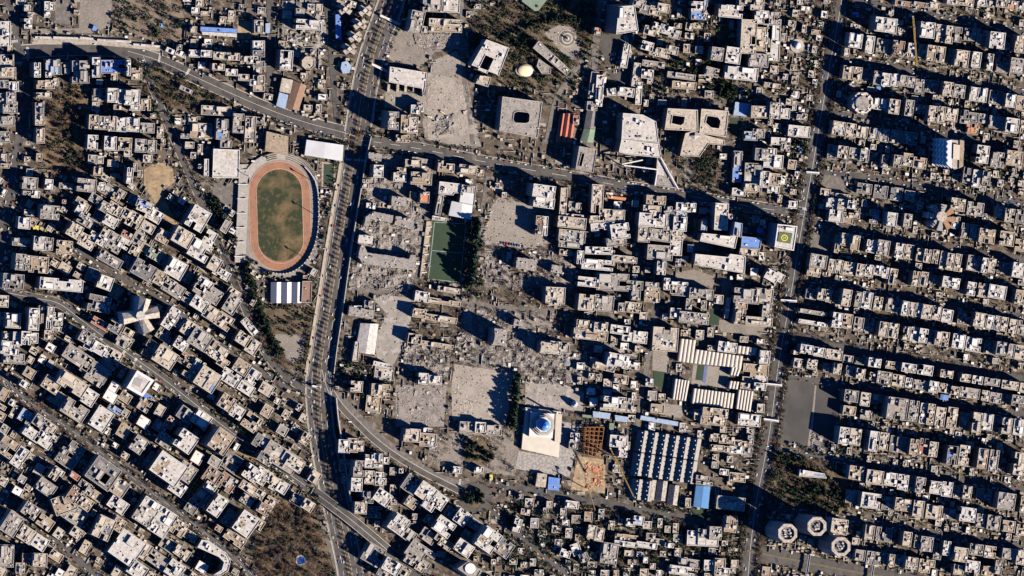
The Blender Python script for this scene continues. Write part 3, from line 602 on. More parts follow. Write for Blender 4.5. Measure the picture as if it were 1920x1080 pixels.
rows(T, 25, 'at the west road fork', "745 118 150 110 12 6d; 100 245 100 100 3 5w; 255 235 70 150 3 8w; 375 225 50 150 3 4c; 430 240 70 100 5 4w; 130 380 60 90 3 4w; 195 375 65 90 3 5w; 75 450 120 90 8 4w; 365 350 60 60 3 4c; 105 530 140 70 3 3g; 255 375 55 70 3 4w; 430 290 60 60 15 4g; 60 360 60 60 3 3c; 30 100 60 80 3 4c; 30 230 50 90 3 2d; 310 200 40 120 3 3t", mode='c')
rows(T, 30, 'along the diagonal road below the star-plan tower', "755 270 130 55 3r; 868 290 95 85 5c; 650 375 100 75 5c; 672 430 70 60 4c; 740 452 100 75 5c; 805 480 60 70 4c; 862 505 100 70 4c; 815 558 120 70 2g; 1135 465 100 110 3n; 930 400 110 90 2g; 960 340 70 60 2c", mode='c')
rows(T, 33, 'behind the white-roofed corner block', "585 520 200 100 3g; 715 620 190 110 3g; 700 690 130 45 4c; 940 820 80 65 3t; 1082 880 80 80 3g; 1100 828 75 60 3b; 385 725 120 90 4t; 545 720 200 100 6c; 435 830 120 90 2g; 672 822 90 105 5w; 560 918 170 110 5g; 760 982 120 150 6w; 862 912 100 40 3b; 195 965 95 85 3l; 300 1000 90 80 5c; 365 1050 100 80 5c; 230 1065 70 50 3c; 182 722 60 45 4c; 100 925 90 30 120 2t; 1390 1000 110 90 2d; 90 860 40 40 3w", mode='c')
rows(T, 33, 'in the terraces east of the star-plan tower', "1280 225 70 150 5w; 1220 345 80 80 2g; 1350 260 90 80 4d; 1430 312 120 100 5c; 1500 385 140 120 6c; 1580 440 80 110 5t; 1640 490 110 100 5c; 1672 560 80 60 5c; 1360 420 90 80 5c; 1240 520 150 120 5c; 1400 540 100 80 3n; 1490 578 80 70 4w; 1430 630 90 90 4t; 1558 685 150 140 6c; 1700 858 100 100 5c; 1780 932 85 85 5c; 1725 670 130 90 5c; 1810 592 100 90 5t; 1895 665 80 100 5w; 1845 752 110 70 4w; 1270 410 70 70 2d", mode='c')
rows(T, 33, 'in the terraces along the curving east street', "1500 120 120 85 5c; 1420 82 90 70 4g; 1582 190 100 90 5c; 1680 250 110 100 5c; 1740 120 90 130 5g; 1830 385 110 80 5c; 1895 440 80 100 5c; 1560 30 190 100 5c; 1300 5 150 90 5c; 1870 290 50 130 -40 3w; 1750 40 90 60 2t", mode='c')
rows(T, 35, 'beside the long diagonal road', "1885 1005 110 110 5t; 1510 985 120 100 5w; 1395 950 110 90 4d; 1275 1010 60 80 3r; 1200 1040 90 70 2d", mode='c')
T = (3, 0)
rows(T, 35, 'on the south-west hillside', "50 110 130 120 5c; 150 190 80 140 5w; 240 15 120 70 5w; 340 50 120 110 5w; 415 310 60 90 5c; 505 200 140 110 2d; 345 415 130 90 3g; 570 130 110 80 2d; 430 290 100 40 3w", mode='c')
rows(T, 35, 'along the tree-shaded hillside street', "775 310 190 170 6d; 870 400 160 110 5c; 885 545 130 90 4c; 670 450 60 50 3c; 480 540 150 120 -20 4t; 570 480 110 110 5n; 632 530 110 80 5c; 560 620 160 120 3g; 640 400 90 50 2d; 725 480 80 60 2t; 560 330 70 40 3r", mode='c')
rows(T, 35, 'above the lowest hillside road', "230 590 110 90 5c; 340 680 110 80 3t; 780 720 120 150 25 6c; 885 690 90 90 5t; 955 870 190 190 5w; 1080 890 80 110 4t; 1185 960 140 90 4g; 1310 1030 110 110 5c; 1030 1035 120 100 5c; 575 755 80 70 4c; 440 760 60 70 3c; 1365 905 110 70 4c; 1265 850 120 80 2g", mode='c')
rows(T, 33, 'below the lowest hillside road', "90 690 110 150 5c; 200 770 110 100 5c; 300 830 100 90 5c; 50 930 95 150 2 5c; 300 960 95 90 3 5c; 205 955 70 80 3 3r; 420 930 90 60 3t; 150 1020 60 70 2 3g", mode='c')
rows(T, 33, 'in the twin-column terraces with rounded corners', "1130 558 130 90 5c; 1075 635 130 95 5c; 1250 640 125 100 5c; 1190 722 130 90 5w; 1342 722 95 100 5c; 1430 780 90 60 3t", mode='c')
rows(T, 35, 'near the yellow hillside crane', "1040 95 90 110 4g; 1240 65 110 90 3g; 1395 70 130 130 9w; 1265 275 210 160 7w; 1395 300 120 120 6c; 1330 420 110 85 5w; 1165 230 130 110 2g; 1660 70 130 150 11t; 1735 225 120 120 2d; 1890 310 110 100 5w; 1595 335 120 110 3n; 1632 552 90 140 7w; 1700 380 120 110 3n; 1520 500 120 110 2g; 1575 415 80 60 4c; 1845 690 130 150 7w; 1740 660 120 110 2g; 1860 420 120 60 4t; 1760 800 150 70 3t; 1440 560 80 90 2d; 1860 500 90 90 2d; 1290 360 70 70 4g", mode='c')
T = (3, 1)
rows(T, 32, 'in the wedge south of the highway overpass', "70 200 100 70 5d; 190 190 250 130 4g; 60 90 150 90 3d; 290 240 120 80 5c; 440 340 70 80 3c; 40 330 90 110 5c; 110 370 110 90 5c; 190 410 90 80 5c; 60 580 90 70 4n; 110 520 70 60 4t; 30 470 60 60 4t; 20 690 70 70 5c; 390 550 80 70 4c; 310 510 90 70 2d; 370 50 60 80 3c", mode='c')
rows(T, 3, 'in the dense triangle beside the curving ramp', "660 110 75 95 4c; 725 100 70 95 4c; 780 105 50 70 4c; 770 275 70 110 7c; 690 250 110 80 2d; 850 220 60 90 5w; 915 215 60 95 5w; 850 340 65 90 5c; 925 350 55 90 5w; 755 395 75 90 5w; 690 350 70 70 2d; 840 490 70 80 5c; 950 490 110 90 35 6w; 785 570 80 80 5c; 880 600 100 80 2d", mode='c')
rows(T, 35, 'along the ramp down to the roundabout', "1170 400 120 110 3d; 1275 450 120 110 5w; 1300 540 90 80 5w; 1375 520 90 100 5w; 1165 530 80 70 4t; 1070 690 110 120 8w; 1140 770 110 80 2g; 1410 710 130 110 5c; 1545 640 90 100 5w; 1465 610 80 70 3d; 1560 870 120 90 5w; 1745 810 130 150 9w; 1650 700 110 70 2g; 1590 780 90 60 2g; 1290 780 110 80 2g; 1420 840 90 60 3t; 1230 920 190 130 3g; 1860 870 110 110 4d; 1300 660 60 60 2t; 1380 790 60 60 4t", mode='c')
rows(T, 30, 'beside the southern end of the highway', "880 920 130 130 4d; 1020 1010 120 90 7w; 960 1060 90 60 4d; 1150 960 70 50 4c; 1230 1010 60 60 3t; 1120 1050 60 60 2t", mode='c')
# central quarter and north
T = (0, 1)
rows(T, 0, 'along the narrow north-south street left of the highway', "20 440 80 110 4c; 20 350 80 80 3w; 20 625 75 110 4c; 20 200 60 90 3g; 228 450 85 130 4 6w; 395 185 170 70 3 5w; 30 900 60 40 2c; 90 725 60 40 10 3t; 680 15 130 40 20 4t", mode='c')
rows(T, 3, 'among the yards north of the garden rotunda', "1330 40 140 90 4g; 1460 40 120 95 4w; 1420 170 220 50 4c; 1420 215 220 45 3c; 1205 165 90 150 12 5g; 1245 215 70 40 12 3c", mode='c')
rows(T, 2, 'beside the white-roofed garage', "1030 905 70 120 9g; 1120 930 60 120 7c; 1180 940 60 110 7c; 1080 890 50 100 3d; 1195 820 60 60 3c; 1230 800 40 60 3c; 1100 1040 90 50 2t", mode='c')
T = (1, 1)
rows(T, 3, 'among the ruins east of the highway', "918 205 65 85 6c; 1080 250 90 60 4c; 1090 205 60 50 4t; 1240 258 140 85 5t; 1265 400 60 75 4o; 1178 382 45 45 2o; 1180 150 110 60 3 3t; 860 465 60 40 2c; 820 300 40 60 2c", mode='c')
rows(T, 5, 'just south of the avenue by the walled orchard', "1425 178 110 60 4t; 1590 190 120 60 3c; 1385 145 40 40 3o; 1500 180 60 40 2c; 1680 215 50 40 2t", mode='c')
rows(T, 5, 'among the bare gardens south of the sports pitch', "1250 65 100 70 3c; 1390 100 220 35 9 2t; 1225 190 90 60 3t; 1380 225 220 40 9 2t; 1190 385 90 60 3t; 1350 420 240 30 9 2t; 1440 15 150 40 5 2c", mode='c') if False else None
T = (1, 2)
rows(T, 3, 'in the mixed block east of the walled compound', "240 355 150 85 8 8w; 240 440 140 70 8 6w; 205 610 50 130 4 4n; 245 615 40 130 4 3c; 385 430 45 180 4 4c; 470 475 90 70 10 2c; 450 590 190 75 6 5c; 450 550 150 45 6 4c; 450 690 180 80 6 3g; 440 745 160 60 6 3g; 640 410 80 190 3 4c; 750 535 170 80 3 4c; 640 565 110 50 0 4c; 680 617 160 50 -6 4c; 810 655 125 105 -8 5w; 780 730 130 60 -8 4c; 400 815 80 40 6 2t; 1570 545 90 180 3 6c", mode='c')
rows(T, 4, 'west of the hospital with the blue roof', "1080 420 130 60 4c; 1050 500 120 70 4c; 1055 572 185 90 5 5c; 1170 500 55 60 4l; 1175 575 70 110 4g; 1165 645 60 60 4c; 990 675 80 110 4g; 1105 685 150 80 7 4c; 1240 690 75 70 4c; 1230 775 80 110 4w; 1285 475 100 60 4w; 1345 475 60 60 4w; 1260 525 90 50 4l; 1260 600 90 95 5w; 1110 815 170 100 4 4c; 650 800 180 50 2 4w; 640 905 210 70 5 4c; 740 830 50 60 3c; 830 862 150 45 5 4c; 512 850 45 90 4 4w; 1120 930 60 90 4 5w; 1245 890 35 50 3l; 1440 610 40 80 3l", mode='c')
rows(T, 4, 'just south of the avenue hospital yard', "575 1035 145 65 6 4w; 755 1035 215 115 3 4g; 920 1060 110 60 4 4e; 1050 1060 90 40 4 4c; 1250 1060 120 50 6 3c; 1160 1050 40 80 4 4c", mode='c')
T = (0, 2)
rows(T, 5, 'in the terraced villas below the tall white tower', "955 25 80 60 20 4c; 1000 70 70 60 20 4c; 1070 80 70 60 15 4c; 1135 60 80 60 10 4c; 1035 230 80 60 15 4c; 1095 205 70 60 15 4c; 1165 225 80 60 15 4c; 1220 255 80 60 15 4c; 1015 345 80 60 15 4c; 1070 385 70 60 15 4c; 1140 400 80 60 15 4c; 1200 375 80 55 15 4c", mode='c')
rows(T, 3, 'along the wooded northern compounds', "1015 555 80 60 5 3w; 1060 480 150 40 8 2c; 1270 570 190 40 8 2c; 1290 640 160 50 5 2t; 1395 50 90 70 3 4w; 1400 120 100 50 3 4b; 1450 60 25 120 5 4l; 1330 200 50 50 8 2t; 1330 270 60 40 5 2c; 1540 405 80 90 8 5g; 1660 415 100 110 8 5w; 1720 550 220 90 6 4w; 1500 540 90 60 15 3g; 1450 590 90 50 3 2t; 1640 85 160 85 5 6c; 1840 15 90 110 3 5c; 1750 10 80 60 3 4t; 1775 275 105 230 3 5c; 1875 130 100 90 3 5c; 1885 300 105 170 3 4t; 1850 452 130 90 5 5c", mode='c')
T = (0, 3)
rows(T, 5, 'along the west side of the tree-lined boulevard', "55 830 75 110 5c; 118 850 80 70 3w; 232 985 145 75 6 3w; 95 1060 130 50 3 2w; 40 300 90 280 3 4c; 30 140 110 90 3 5c; 30 640 110 30 8 2t", mode='c')
T = (1, 2)
rows(T, 5, 'between the twin-court institute and the boulevard', "1690 170 60 210 3 2b; 1810 250 120 190 3 3g; 1890 265 70 110 5 4c; 1790 330 90 60 5 4c; 1890 80 120 80 5 4c; 1700 360 90 50 5 3w", mode='c')
T = (1, 3)
rows(T, 5, 'between the twin-court institute and the boulevard', "40 130 130 90 5 4w; 40 270 100 90 5 4t; 40 340 80 50 5 4c; 185 455 60 50 5 3w; 30 60 60 50 5 4w; 130 20 60 60 5 2g; 30 990 90 70 30 4w; 85 1000 60 60 30 3w", mode='c')
T = (0, 2)
rows(T, 3, 'between the twin-court institute and the boulevard', "1745 60 1 1 1c" if False else "1855 840 110 80 4c; 1790 1020 90 60 3l; 1850 1000 80 60 3 3g", mode='c')
T = (2, 2)
rows(T, 4, 'north of the bombed clearing', "325 55 130 110 3 5c; 320 110 80 40 3 4c; 560 110 110 110 6 5c; 690 115 130 110 6 4c; 830 145 60 60 4 3g; 930 30 60 110 3 4g; 905 145 110 70 6 3t; 1050 50 100 100 4 4t", mode='c')
rows(T, 6, 'at the eastern edge of the bombed clearing', "600 285 210 70 6 4c; 665 300 90 70 6 5c; 590 350 230 70 6 4t; 290 445 140 85 6 4c; 390 455 70 60 6 4c; 810 315 130 60 8 4w; 870 365 80 60 6 4w; 960 370 95 80 6 4w; 795 545 140 90 12 6w; 905 580 90 50 10 3w; 690 590 150 50 12 3t; 800 680 70 60 8 2n; 850 690 40 60 8 2t; 770 860 150 80 4 6c; 860 870 90 80 5 6c; 795 905 240 40 5 3c", mode='c')
rows(T, 5, 'in the school compound above the striped vaults', "1260 20 110 70 3c; 1420 45 160 70 6 4c; 1550 85 60 60 4c; 1225 190 70 70 5 3w; 1365 225 200 75 6 4c; 1325 130 40 90 5 3c; 1615 150 25 140 8 2w; 1760 60 170 100 5 4c; 1890 60 120 100 5 4c; 1715 190 80 150 5 4c; 1830 250 220 60 5 4c; 1910 170 60 110 4c; 1220 10 60 60 3c", mode='c')
rows(T, 4, 'around the striped vault school', "1150 385 170 160 4 4c; 1615 445 125 70 8 3w; 1895 520 70 90 5 4w; 1825 650 170 140 5 1t; 1090 905 90 60 5 2t; 1400 950 60 70 3 2c; 1525 935 170 60 6 4t; 1510 990 170 70 6 3c; 1780 990 150 80 6 3w; 1860 740 80 50 5 3w; 1750 735 70 40 5 2c; 1030 710 50 50 3 2w", mode='c')
T = (3, 2)
rows(T, 4, 'beside the steel building frame', "800 70 120 80 5 4w; 830 150 60 70 5 4w; 790 20 90 40 8 2o; 850 100 60 50 5 3c; 760 60 40 60 5 3w", mode='c')
rows(T, 3, 'in the cottage rows right of the saw-tooth workshops', "1510 45 50 45 2t; 1580 60 50 45 2t; 1640 65 50 45 2t; 1695 85 50 45 2t; 1750 95 50 45 2t; 1540 120 90 40 5 2t; 1680 135 90 50 5 2w; 1760 150 70 60 5 2c; 1620 130 50 40 2t; 1790 60 40 60 2c; 1560 30 90 25 8 2c", mode='c')
rows(T, 4, 'near the blue hall by the south street', "1590 300 60 40 8 2w; 1690 340 110 60 6 2t; 1430 345 90 30 8 3g; 1440 385 110 25 6 3g; 1640 535 190 90 6 3g; 1640 690 80 110 8 4c; 1430 800 210 100 3 3w; 1440 760 80 60 3 4c; 1525 760 80 90 3 5c; 1620 720 90 30 6 2c; 1280 960 60 40 2g; 1330 985 140 60 8 2g; 1270 1040 160 60 8 3w; 1490 1000 90 70 3 3w; 1560 1010 70 110 3 4c; 1580 1050 90 60 8 4c; 1000 960 30 40 4 2w", mode='c')
rows(T, 4, 'south of the orange tarpaulins', "950 665 70 60 8 4w; 890 680 60 50 8 3c; 1150 710 120 150 6 4e; 850 795 140 50 8 2t; 850 840 150 35 8 3c; 1010 850 140 40 8 3c; 1180 850 60 30 8 3c; 600 750 60 90 10 3c; 655 770 60 90 10 3c; 745 700 40 60 8 2c; 730 910 110 140 8 3g; 490 870 80 90 -20 2w; 400 910 70 50 20 3w; 540 940 60 60 -20 3g; 450 150 1 1 1c" if False else "950 665 70 60 8 4w; 890 680 60 50 8 3c; 850 795 140 50 8 2t; 850 840 150 35 8 3c; 1010 850 140 40 8 3c; 1180 850 60 30 8 3c; 600 750 60 90 10 3c; 655 770 60 90 10 3c; 745 700 40 60 8 2c; 730 910 110 140 8 3g; 480 880 60 80 -20 2w; 400 910 70 50 20 3w; 540 940 60 60 -20 3g; 100 600 60 40 10 2t; 450 545 90 50 8 2w; 40 700 50 90 15 3w; 1070 820 120 40 6 2t; 1040 780 60 40 4 2n", mode='c')
rows(T, 4, 'on the mosque forecourt edge', "30 1 1 1 1c" if False else "1510 430 1 1 1c" if False else "460 100 60 50 4 2g; 470 40 60 60 4 2w", mode='c')
T = (2, 1)
rows(T, 4, 'beside the pitched-roof hall west of the clearing', "755 740 80 75 4 4c; 935 765 125 80 4 4t; 1255 680 65 75 4 4w; 1345 690 85 60 4 4w; 740 165 90 60 2 2w; 850 145 70 90 4 2g; 1280 1070 70 40 3 2w; 920 800 60 40 3 2t; 880 870 100 110 6 1t; 940 575 110 30 12 2w; 960 640 130 90 6 1g", mode='c')
rows(T, 9, 'among the bare gardens south of the sports pitch', "1245 65 95 70 3c; 1405 105 230 35 2t; 1225 190 90 60 3t; 1385 230 220 40 2t; 1190 380 90 65 3t; 1345 425 240 30 2t; 1445 15 150 35 2c; 1830 340 60 80 5 5t; 1815 400 80 50 5 3g", mode='c')
rows((3, 1), 5, 'in the yards east of the curving ramp', "1170 25 110 90 5 4c; 1290 60 110 90 5 3t; 1510 285 60 45 5 2w; 1670 285 60 40 5 2w; 1330 110 50 50 8 2g", mode='c')
rows((2, 1), 3, 'under the parade ground', "1587 1045 108 75 4 2g; 1682 1045 70 70 4 3w; 1780 1065 110 70 4 2g", mode='c')
rows((0, 2), 10, 'behind the red-roofed sheds', "655 680 50 210 4 3w; 610 640 50 180 8 2t; 600 795 70 60 5 3g; 745 690 60 50 -5 3w; 855 690 110 60 8 3w; 480 900 40 60 3 2r; 640 235 40 50 5 4o; 850 420 45 160 10 2c; 930 560 45 160 8 2c; 950 700 40 150 3 2c", mode='c')

SMALL, BIGK = 'house', 'apartment_block'
PHR = dict(c='cream', w='white', g='grey', t='tan', d='dark grey', b='blue', l='pale blue', r='red', o='orange', n='brown', e='green', s='silver')
def size_word(fl, area):
    a = 'tall ' if fl >= 7 else ('low ' if fl <= 3 else '')
    return a+('broad ' if area > 900 else 'narrow ' if area < 260 else '')
allb = []
for phrase, frm, items in ROWS:
    items = [it for it in items]
    items.sort(key=lambda it: it[3])
    for i, (pts, fl, col, x) in enumerate(items):
        area = abs(sum(pts[k][0]*pts[(k+1) % 4][1]-pts[(k+1) % 4][0]*pts[k][1] for k in range(4)))/2
        allb.append([phrase, i, len(items), pts, fl, col, area])
for r in allb:
    phrase, i, n, pts, fl, col, area = r
    big = fl >= 5
    nm, cat = ('apartment_block', 'apartment block') if big else (('house', 'house') if fl >= 3 else ('outbuilding', 'outbuilding'))
    word = {'apartment_block': 'block', 'house': 'house', 'outbuilding': 'low roof'}[nm]
    sz = size_word(fl, area*S*S) if nm != 'outbuilding' else ''
    if n == 1: posn = ''
    elif i == 0: posn = ', westernmost'
    elif i == n-1: posn = ', easternmost'
    else: posn = ', %s from the west' % ORD[i]
    label = f"{sz}{PHR[col]}-roofed {word}{posn} {phrase}".replace('dark grey-roofed', 'dark-roofed')
    label = label.replace('  ', ' ')
    if len(label.split()) > 16: label = label[len(sz):]
    if len(label.split()) > 16: label = label.replace(' from the west', ' eastward')
    if len(label.split()) > 16: label = label.replace('-roofed', '')
    lr = random.Random(hash((i, round(pts[0][0]), round(pts[0][1]))) & 0xffff)
    building(nm, pts, fl, col, label, cat, {'apartment_block': 'flat-roofed apartment blocks', 'house': 'flat-roofed houses', 'outbuilding': 'low outbuildings and sheds'}[nm], rnd=lr, cut=area > 110, units=1.15 if big else .7)
# ------------------------------------------------------------------ landmarks
def wq(pts, z): return ccw([W(x, y, z).xy for x, y in pts])
def slab(name, root, pts, z0, z1, m_, mtop=None):
    b = MB(root.location); ms = [m_] if mtop is None else [m_, mtop]
    b.prism(wq(pts, z1), z0, z1, 0, mtop=None if mtop is None else 1)
    return b.build(name, ms, root)
def thing(name, x, y, label, cat, group=None, z=0): return empty(name, W(x, y, z), label, cat, group)
def gable(name, quad, eave, ridge, m_, label, cat, group=None, wallm=None, lights=0, mb=None):
    """quad a,b,c,d in roof pixels at eave height; the ridge runs from mid(ab) to mid(cd)"""
    a, b_, c, d = [W(x, y, eave) for x, y in quad]
    e, f = (a+b_)/2, (c+d)/2; e.z = f.z = ridge
    root = empty(name, ((a+c)/2).xy.to_3d(), label, cat, group)
    g = MB(root.location); q = [Vector((p.x, p.y, 0)) for p in (a, b_, c, d)]
    g.add(q+[a, b_, c, d, e, f], [(0, 1, 5, 8, 4), (1, 2, 6, 5), (2, 3, 7, 9, 6), (3, 0, 4, 7)]); g.build('wall', wallm or WALLM[1], root)
    g = MB(root.location); up = Vector((0, 0, .12))
    g.add([p+up for p in (a, b_, c, d, e, f)], [(1, 2, 5, 4), (3, 0, 4, 5)])
    ro = g.build('roof', m_, root)
    occ_poly([wpx(p) for p in (a, b_, c, d)], 3)
    if lights:
        for k in range(lights):
            for side in ((a, d), (b_, c)):
                if side[0] is b_: continue
                t = (k+.5)/lights
                p = side[0].lerp(side[1], t).lerp(e.lerp(f, t), (.62, .8)[k % 2])
                s = MB(root.location); s.box((p.x, p.y), 1.5, 1.5, p.z-.6, p.z+1.9); s.build('skylight', UNITM[0], ro).location = (0, 0, 0)
    return root
def oval(cx, cy, w_, h_, n=24, tilt=0.0):
    r = w_/2; st = h_/2-r; pts = []
    for i in range(n+1): t = math.pi*i/n; pts.append((r*math.cos(t), -st-r*math.sin(t)))
    for i in range(n+1): t = math.pi+math.pi*i/n; pts.append((r*math.cos(t), st-r*math.sin(t)))
    ca, sa = math.cos(tilt), math.sin(tilt)
    return [(cx+x*ca-y*sa, cy+x*sa+y*ca) for x, y in pts]
def ngon(cx, cy, r, n, ph=0.0, ry=None): return [(cx+r*math.cos(2*math.pi*i/n+ph), cy+(ry or r)*math.sin(2*math.pi*i/n+ph)) for i in range(n)]
def dome(name, root, c, r, z, hgt, m_, n=24, k=8, point=0.0):
    b = MB(root.location); vs = []; fs = []
    for j in range(k):
        t = j/k*math.pi/2; rr = r*math.cos(t)
        vs += [(c.x+rr*math.cos(2*math.pi*i/n), c.y+rr*math.sin(2*math.pi*i/n), z+hgt*math.sin(t)) for i in range(n)]
    vs.append((c.x, c.y, z+hgt*(1+point)))
    for j in range(k-1): fs += [(j*n+i, j*n+(i+1) % n, (j+1)*n+(i+1) % n, (j+1)*n+i) for i in range(n)]
    fs += [((k-1)*n+i, (k-1)*n+(i+1) % n, k*n) for i in range(n)]
    b.add(vs, fs); o = b.build(name, m_, root)
    for p in o.data.polygons: p.use_smooth = True
    return o
# --- stadium
M_TRACK = mat('track_clay', (.34, .165, .10), (.27, .14, .09), .06, detail=7, c3=(.23, .135, .095), scale3=.12)
M_FIELD = mat('worn_grass', (.15, .108, .055), (.030, .038, .018), .03, detail=9, c3=(.085, .07, .035), scale3=.13, sharp=(.37, .52))
M_TERR = mat('terrace_concrete', (.40, .375, .34), (.33, .31, .28), .15, c3=(.29, .27, .25), scale3=.4)
TL = -.03
sheet('stadium_apron', oval(525, 405, 150, 232, tilt=TL), .08, M_LOT)
sheet('running_track', oval(525, 405, 116, 206, tilt=TL), .16, M_TRACK)
sheet('infield_grass', oval(525, 404, 86, 172, tilt=TL), .24, M_FIELD)
for k in (0, 1):
    b = MB(); o_ = [W(x, y, .30) for x, y in oval(525, 405, 116-1.0-k*28.5, 206-1-k*28.5+2*k, tilt=TL)]; i_ = [W(x, y, .30) for x, y in oval(525, 405, 114.4-k*28.5-1, 204.4-k*28.5-1+2*k, tilt=TL)]
    n = len(o_); b.add(o_+i_, [(i, (i+1) % n, n+(i+1) % n, n+i) for i in range(n)]); setp(b.build('track_line', mat('track_paint', (.55, .42, .32), (.45, .3, .2), .2)), kind='structure')
st = thing('stadium_stand', 455, 400, 'long pale concrete terraced stand on the west side of the clay running track', 'stadium stand')
for i in range(6):
    x0, x1 = 466-i*3.3, 466-(i+1)*3.3
    slab('terrace', st, [(x1+3, 308), (x0+3, 308), (x0-6, 492), (x1-6, 492)], 0, .6+i*.8, M_TERR)
for k in range(7):
    y = 318+k*27; x = 468-(y-308)*.05
    slab('stair', st, [(x-20, y), (x-1, y), (x-1, y+1.2), (x-20, y+1.2)], 0, 5.3, PARA['w'])
occ_poly([(445, 300), (470, 300), (462, 500), (440, 500)], 3)
st = thing('stadium_stand', 520, 296, 'curved concrete terraces with dark bench rows round the north end of the running track', 'stadium stand')
def arc_band(cx, cy, r0, r1, a0, a1, n=18):
    A = [math.radians(a0+(a1-a0)*i/n) for i in range(n+1)]
    return [(cx+r1*math.cos(t), cy-r1*math.sin(t)) for t in A]+[(cx+r0*math.cos(t), cy-r0*math.sin(t)) for t in reversed(A)]
for i in range(4): slab('terrace', st, arc_band(525, 360, 61+i*3.6, 64.6+i*3.6, 18, 168), 0, .6+i*.7, M_TERR)
for a0, a1 in ((95, 112), (25, 80)):
    for i in range(4): slab('bench_row', st, arc_band(525, 360, 62.4+i*3.6, 63.8+i*3.6, a0, a1), 0, 1.1+i*.7, mat('bench_wood', (.13, .10, .07), (.1, .08, .06), .3))
st = thing('perimeter_wall', 590, 440, 'dark curving perimeter wall with pale posts along the east side of the running track', 'wall')
pl = [(525+70*math.cos(math.radians(a)), 368-72*math.sin(math.radians(a))) for a in range(50, -1, -8)]+[(596, 400), (594, 440), (584, 472), (568, 496), (545, 511), (520, 514), (495, 506)]
pl = smooth(pl, 2)
b = MB(st.location)
for i in range(len(pl)-1):
    q = ribbon_pts(pl[i:i+2], 1.2); b.prism(ccw([W(*q[0][0]).xy, W(*q[0][1]).xy, W(*q[1][1]).xy, W(*q[1][0]).xy]), 0, 4.5)
b.build('wall', mat('dark_render', (.14, .13, .12), (.10, .095, .09), .3), st)
for i in range(0, len(pl)-1, 1):
    b = MB(st.location); p = W(*pl[i]); b.box(p, 1.5, 1.5, 0, 4.9); b.build('post', PARA['w'], st)
def mast(x, y, h, label):
    r = thing('floodlight_mast', x, y, label, 'floodlight'); p = r.location
    b = MB(p); b.beam((p.x, p.y, 0), (p.x, p.y, h), .35); b.build('pole', UNITM[1], r)
    b = MB(p); b.box(p, 1.0, 4.2, h-1.2, h+1.6, .5, bottom=True); b.build('lamp_panel', UNITM[0], r)
mast(459, 328, 20, 'tall floodlight mast at the north-west bend of the running track'); mast(590, 402, 22, 'tall floodlight mast on the east straight of the running track')
mast(573, 484, 20, 'tall floodlight mast at the south-east bend of the running track'); mast(583, 338, 20, 'tall floodlight mast at the north-east bend of the running track')
r = building('sports_hall', [(400, 279), (449, 281), (448, 334), (398, 333)], 0, 'w', 'square cream-white hall roof with a small central vent west of the stadium', 'sports hall', h=11.5, cut=False, units=.05, stair=False, wall=WALLM[1], parw=1.0)
building('hall_annex', [(383, 298), (391, 298), (391, 330), (382, 330)], 2, 'w', 'narrow white annex on the west side of the square cream hall', 'annex', cut=False, units=.2, stair=False)
sheet('sports_court', [(400, 343), (446, 344), (442, 384), (397, 382)], .16, M_LANE)
building('entrance_block', [(500, 246), (541, 256), (540, 292), (519, 287), (497, 283)], 2.2, 't', 'tan sloping entrance hall at the north end of the running track', 'entrance hall', cut=False, units=.1, stair=False, par=False)
gable('canopy_hall', [(571, 291), (642, 302), (644, 272), (575, 262)], 8, 9.2, ROOF['s'], 'large silver metal roof beside the highway north-east of the stadium', 'canopy hall')
sheet('small_pitch', [(603, 303), (628, 306), (627, 350), (603, 350)], .16, mat('court_edge', (.40, .34, .30), (.3, .2, .15), .3))
sheet('small_pitch_turf', [(607, 307), (627, 309), (624, 349), (606, 349)], .22, M_TURF)
for i in range(3):
    x = 508+i*19.5
    gable('workshop_shed', [(x, 529), (x+19, 529), (x+18.5, 568), (x-.5, 568)], 5, 9.5, mat('shed_white', (.66, .62, .56), (.58, .54, .49), .3), ['westernmost', 'middle', 'easternmost'][i]+' of the three white-ridged sheds south of the running track', 'shed', 'white-ridged sheds')
building('rust_hall', [(567, 527), (585, 527), (583, 568), (565, 567)], 2, 'n', 'reddish brown roof beside the white-ridged sheds and the highway', 'hall', cut=False, units=.2, stair=False)
building('kiosk', [(568, 516), (576, 516), (575, 522), (568, 522)], 1.2, 'o', 'small orange-yellow roof just south of the running track', 'kiosk', cut=False, units=0, stair=False)
# --- football pitch
sheet('football_pitch', [(812, 413), (876, 416), (864, 532), (800, 525)], .2, M_TURF)
b = MB()
for q in ([(815, 416), (874, 419), (874, 420.3), (815, 417.3)], [(803, 522), (863, 529), (863, 530.3), (803, 523.3)], [(814, 416), (815.5, 416), (804, 522), (802.5, 522)], [(873, 419), (874.5, 419), (863.5, 530), (862, 530)], [(808, 469), (869, 474), (869, 475.2), (808, 470.2)]): b.add([W(*p, .25) for p in reversed(q)], [(0, 1, 2, 3)])
setp(b.build('pitch_marking', mat('faint_line', (.30, .34, .28), (.2, .26, .2), .2)), kind='structure')
st = thing('pitch_stand', 800, 470, 'narrow pale terrace along the west side of the green football pitch', 'stand')
for i in range(3): slab('terrace', st, [(803-i*3+3, 415), (806-i*3+3, 415), (793-i*3+3, 522), (790-i*3+3, 522)], 0, 1+i*.8, mat('yellow_terrace', (.44, .385, .28), (.36, .31, .23), .2))
for k in range(6): slab('stair', st, [(797-k*1.9+4, 425+k*17), (807-k*1.9+3, 425+k*17), (807-k*1.9+3, 426.4+k*17), (797-k*1.9+4, 426.4+k*17)], 0, 3, PARA['w'])
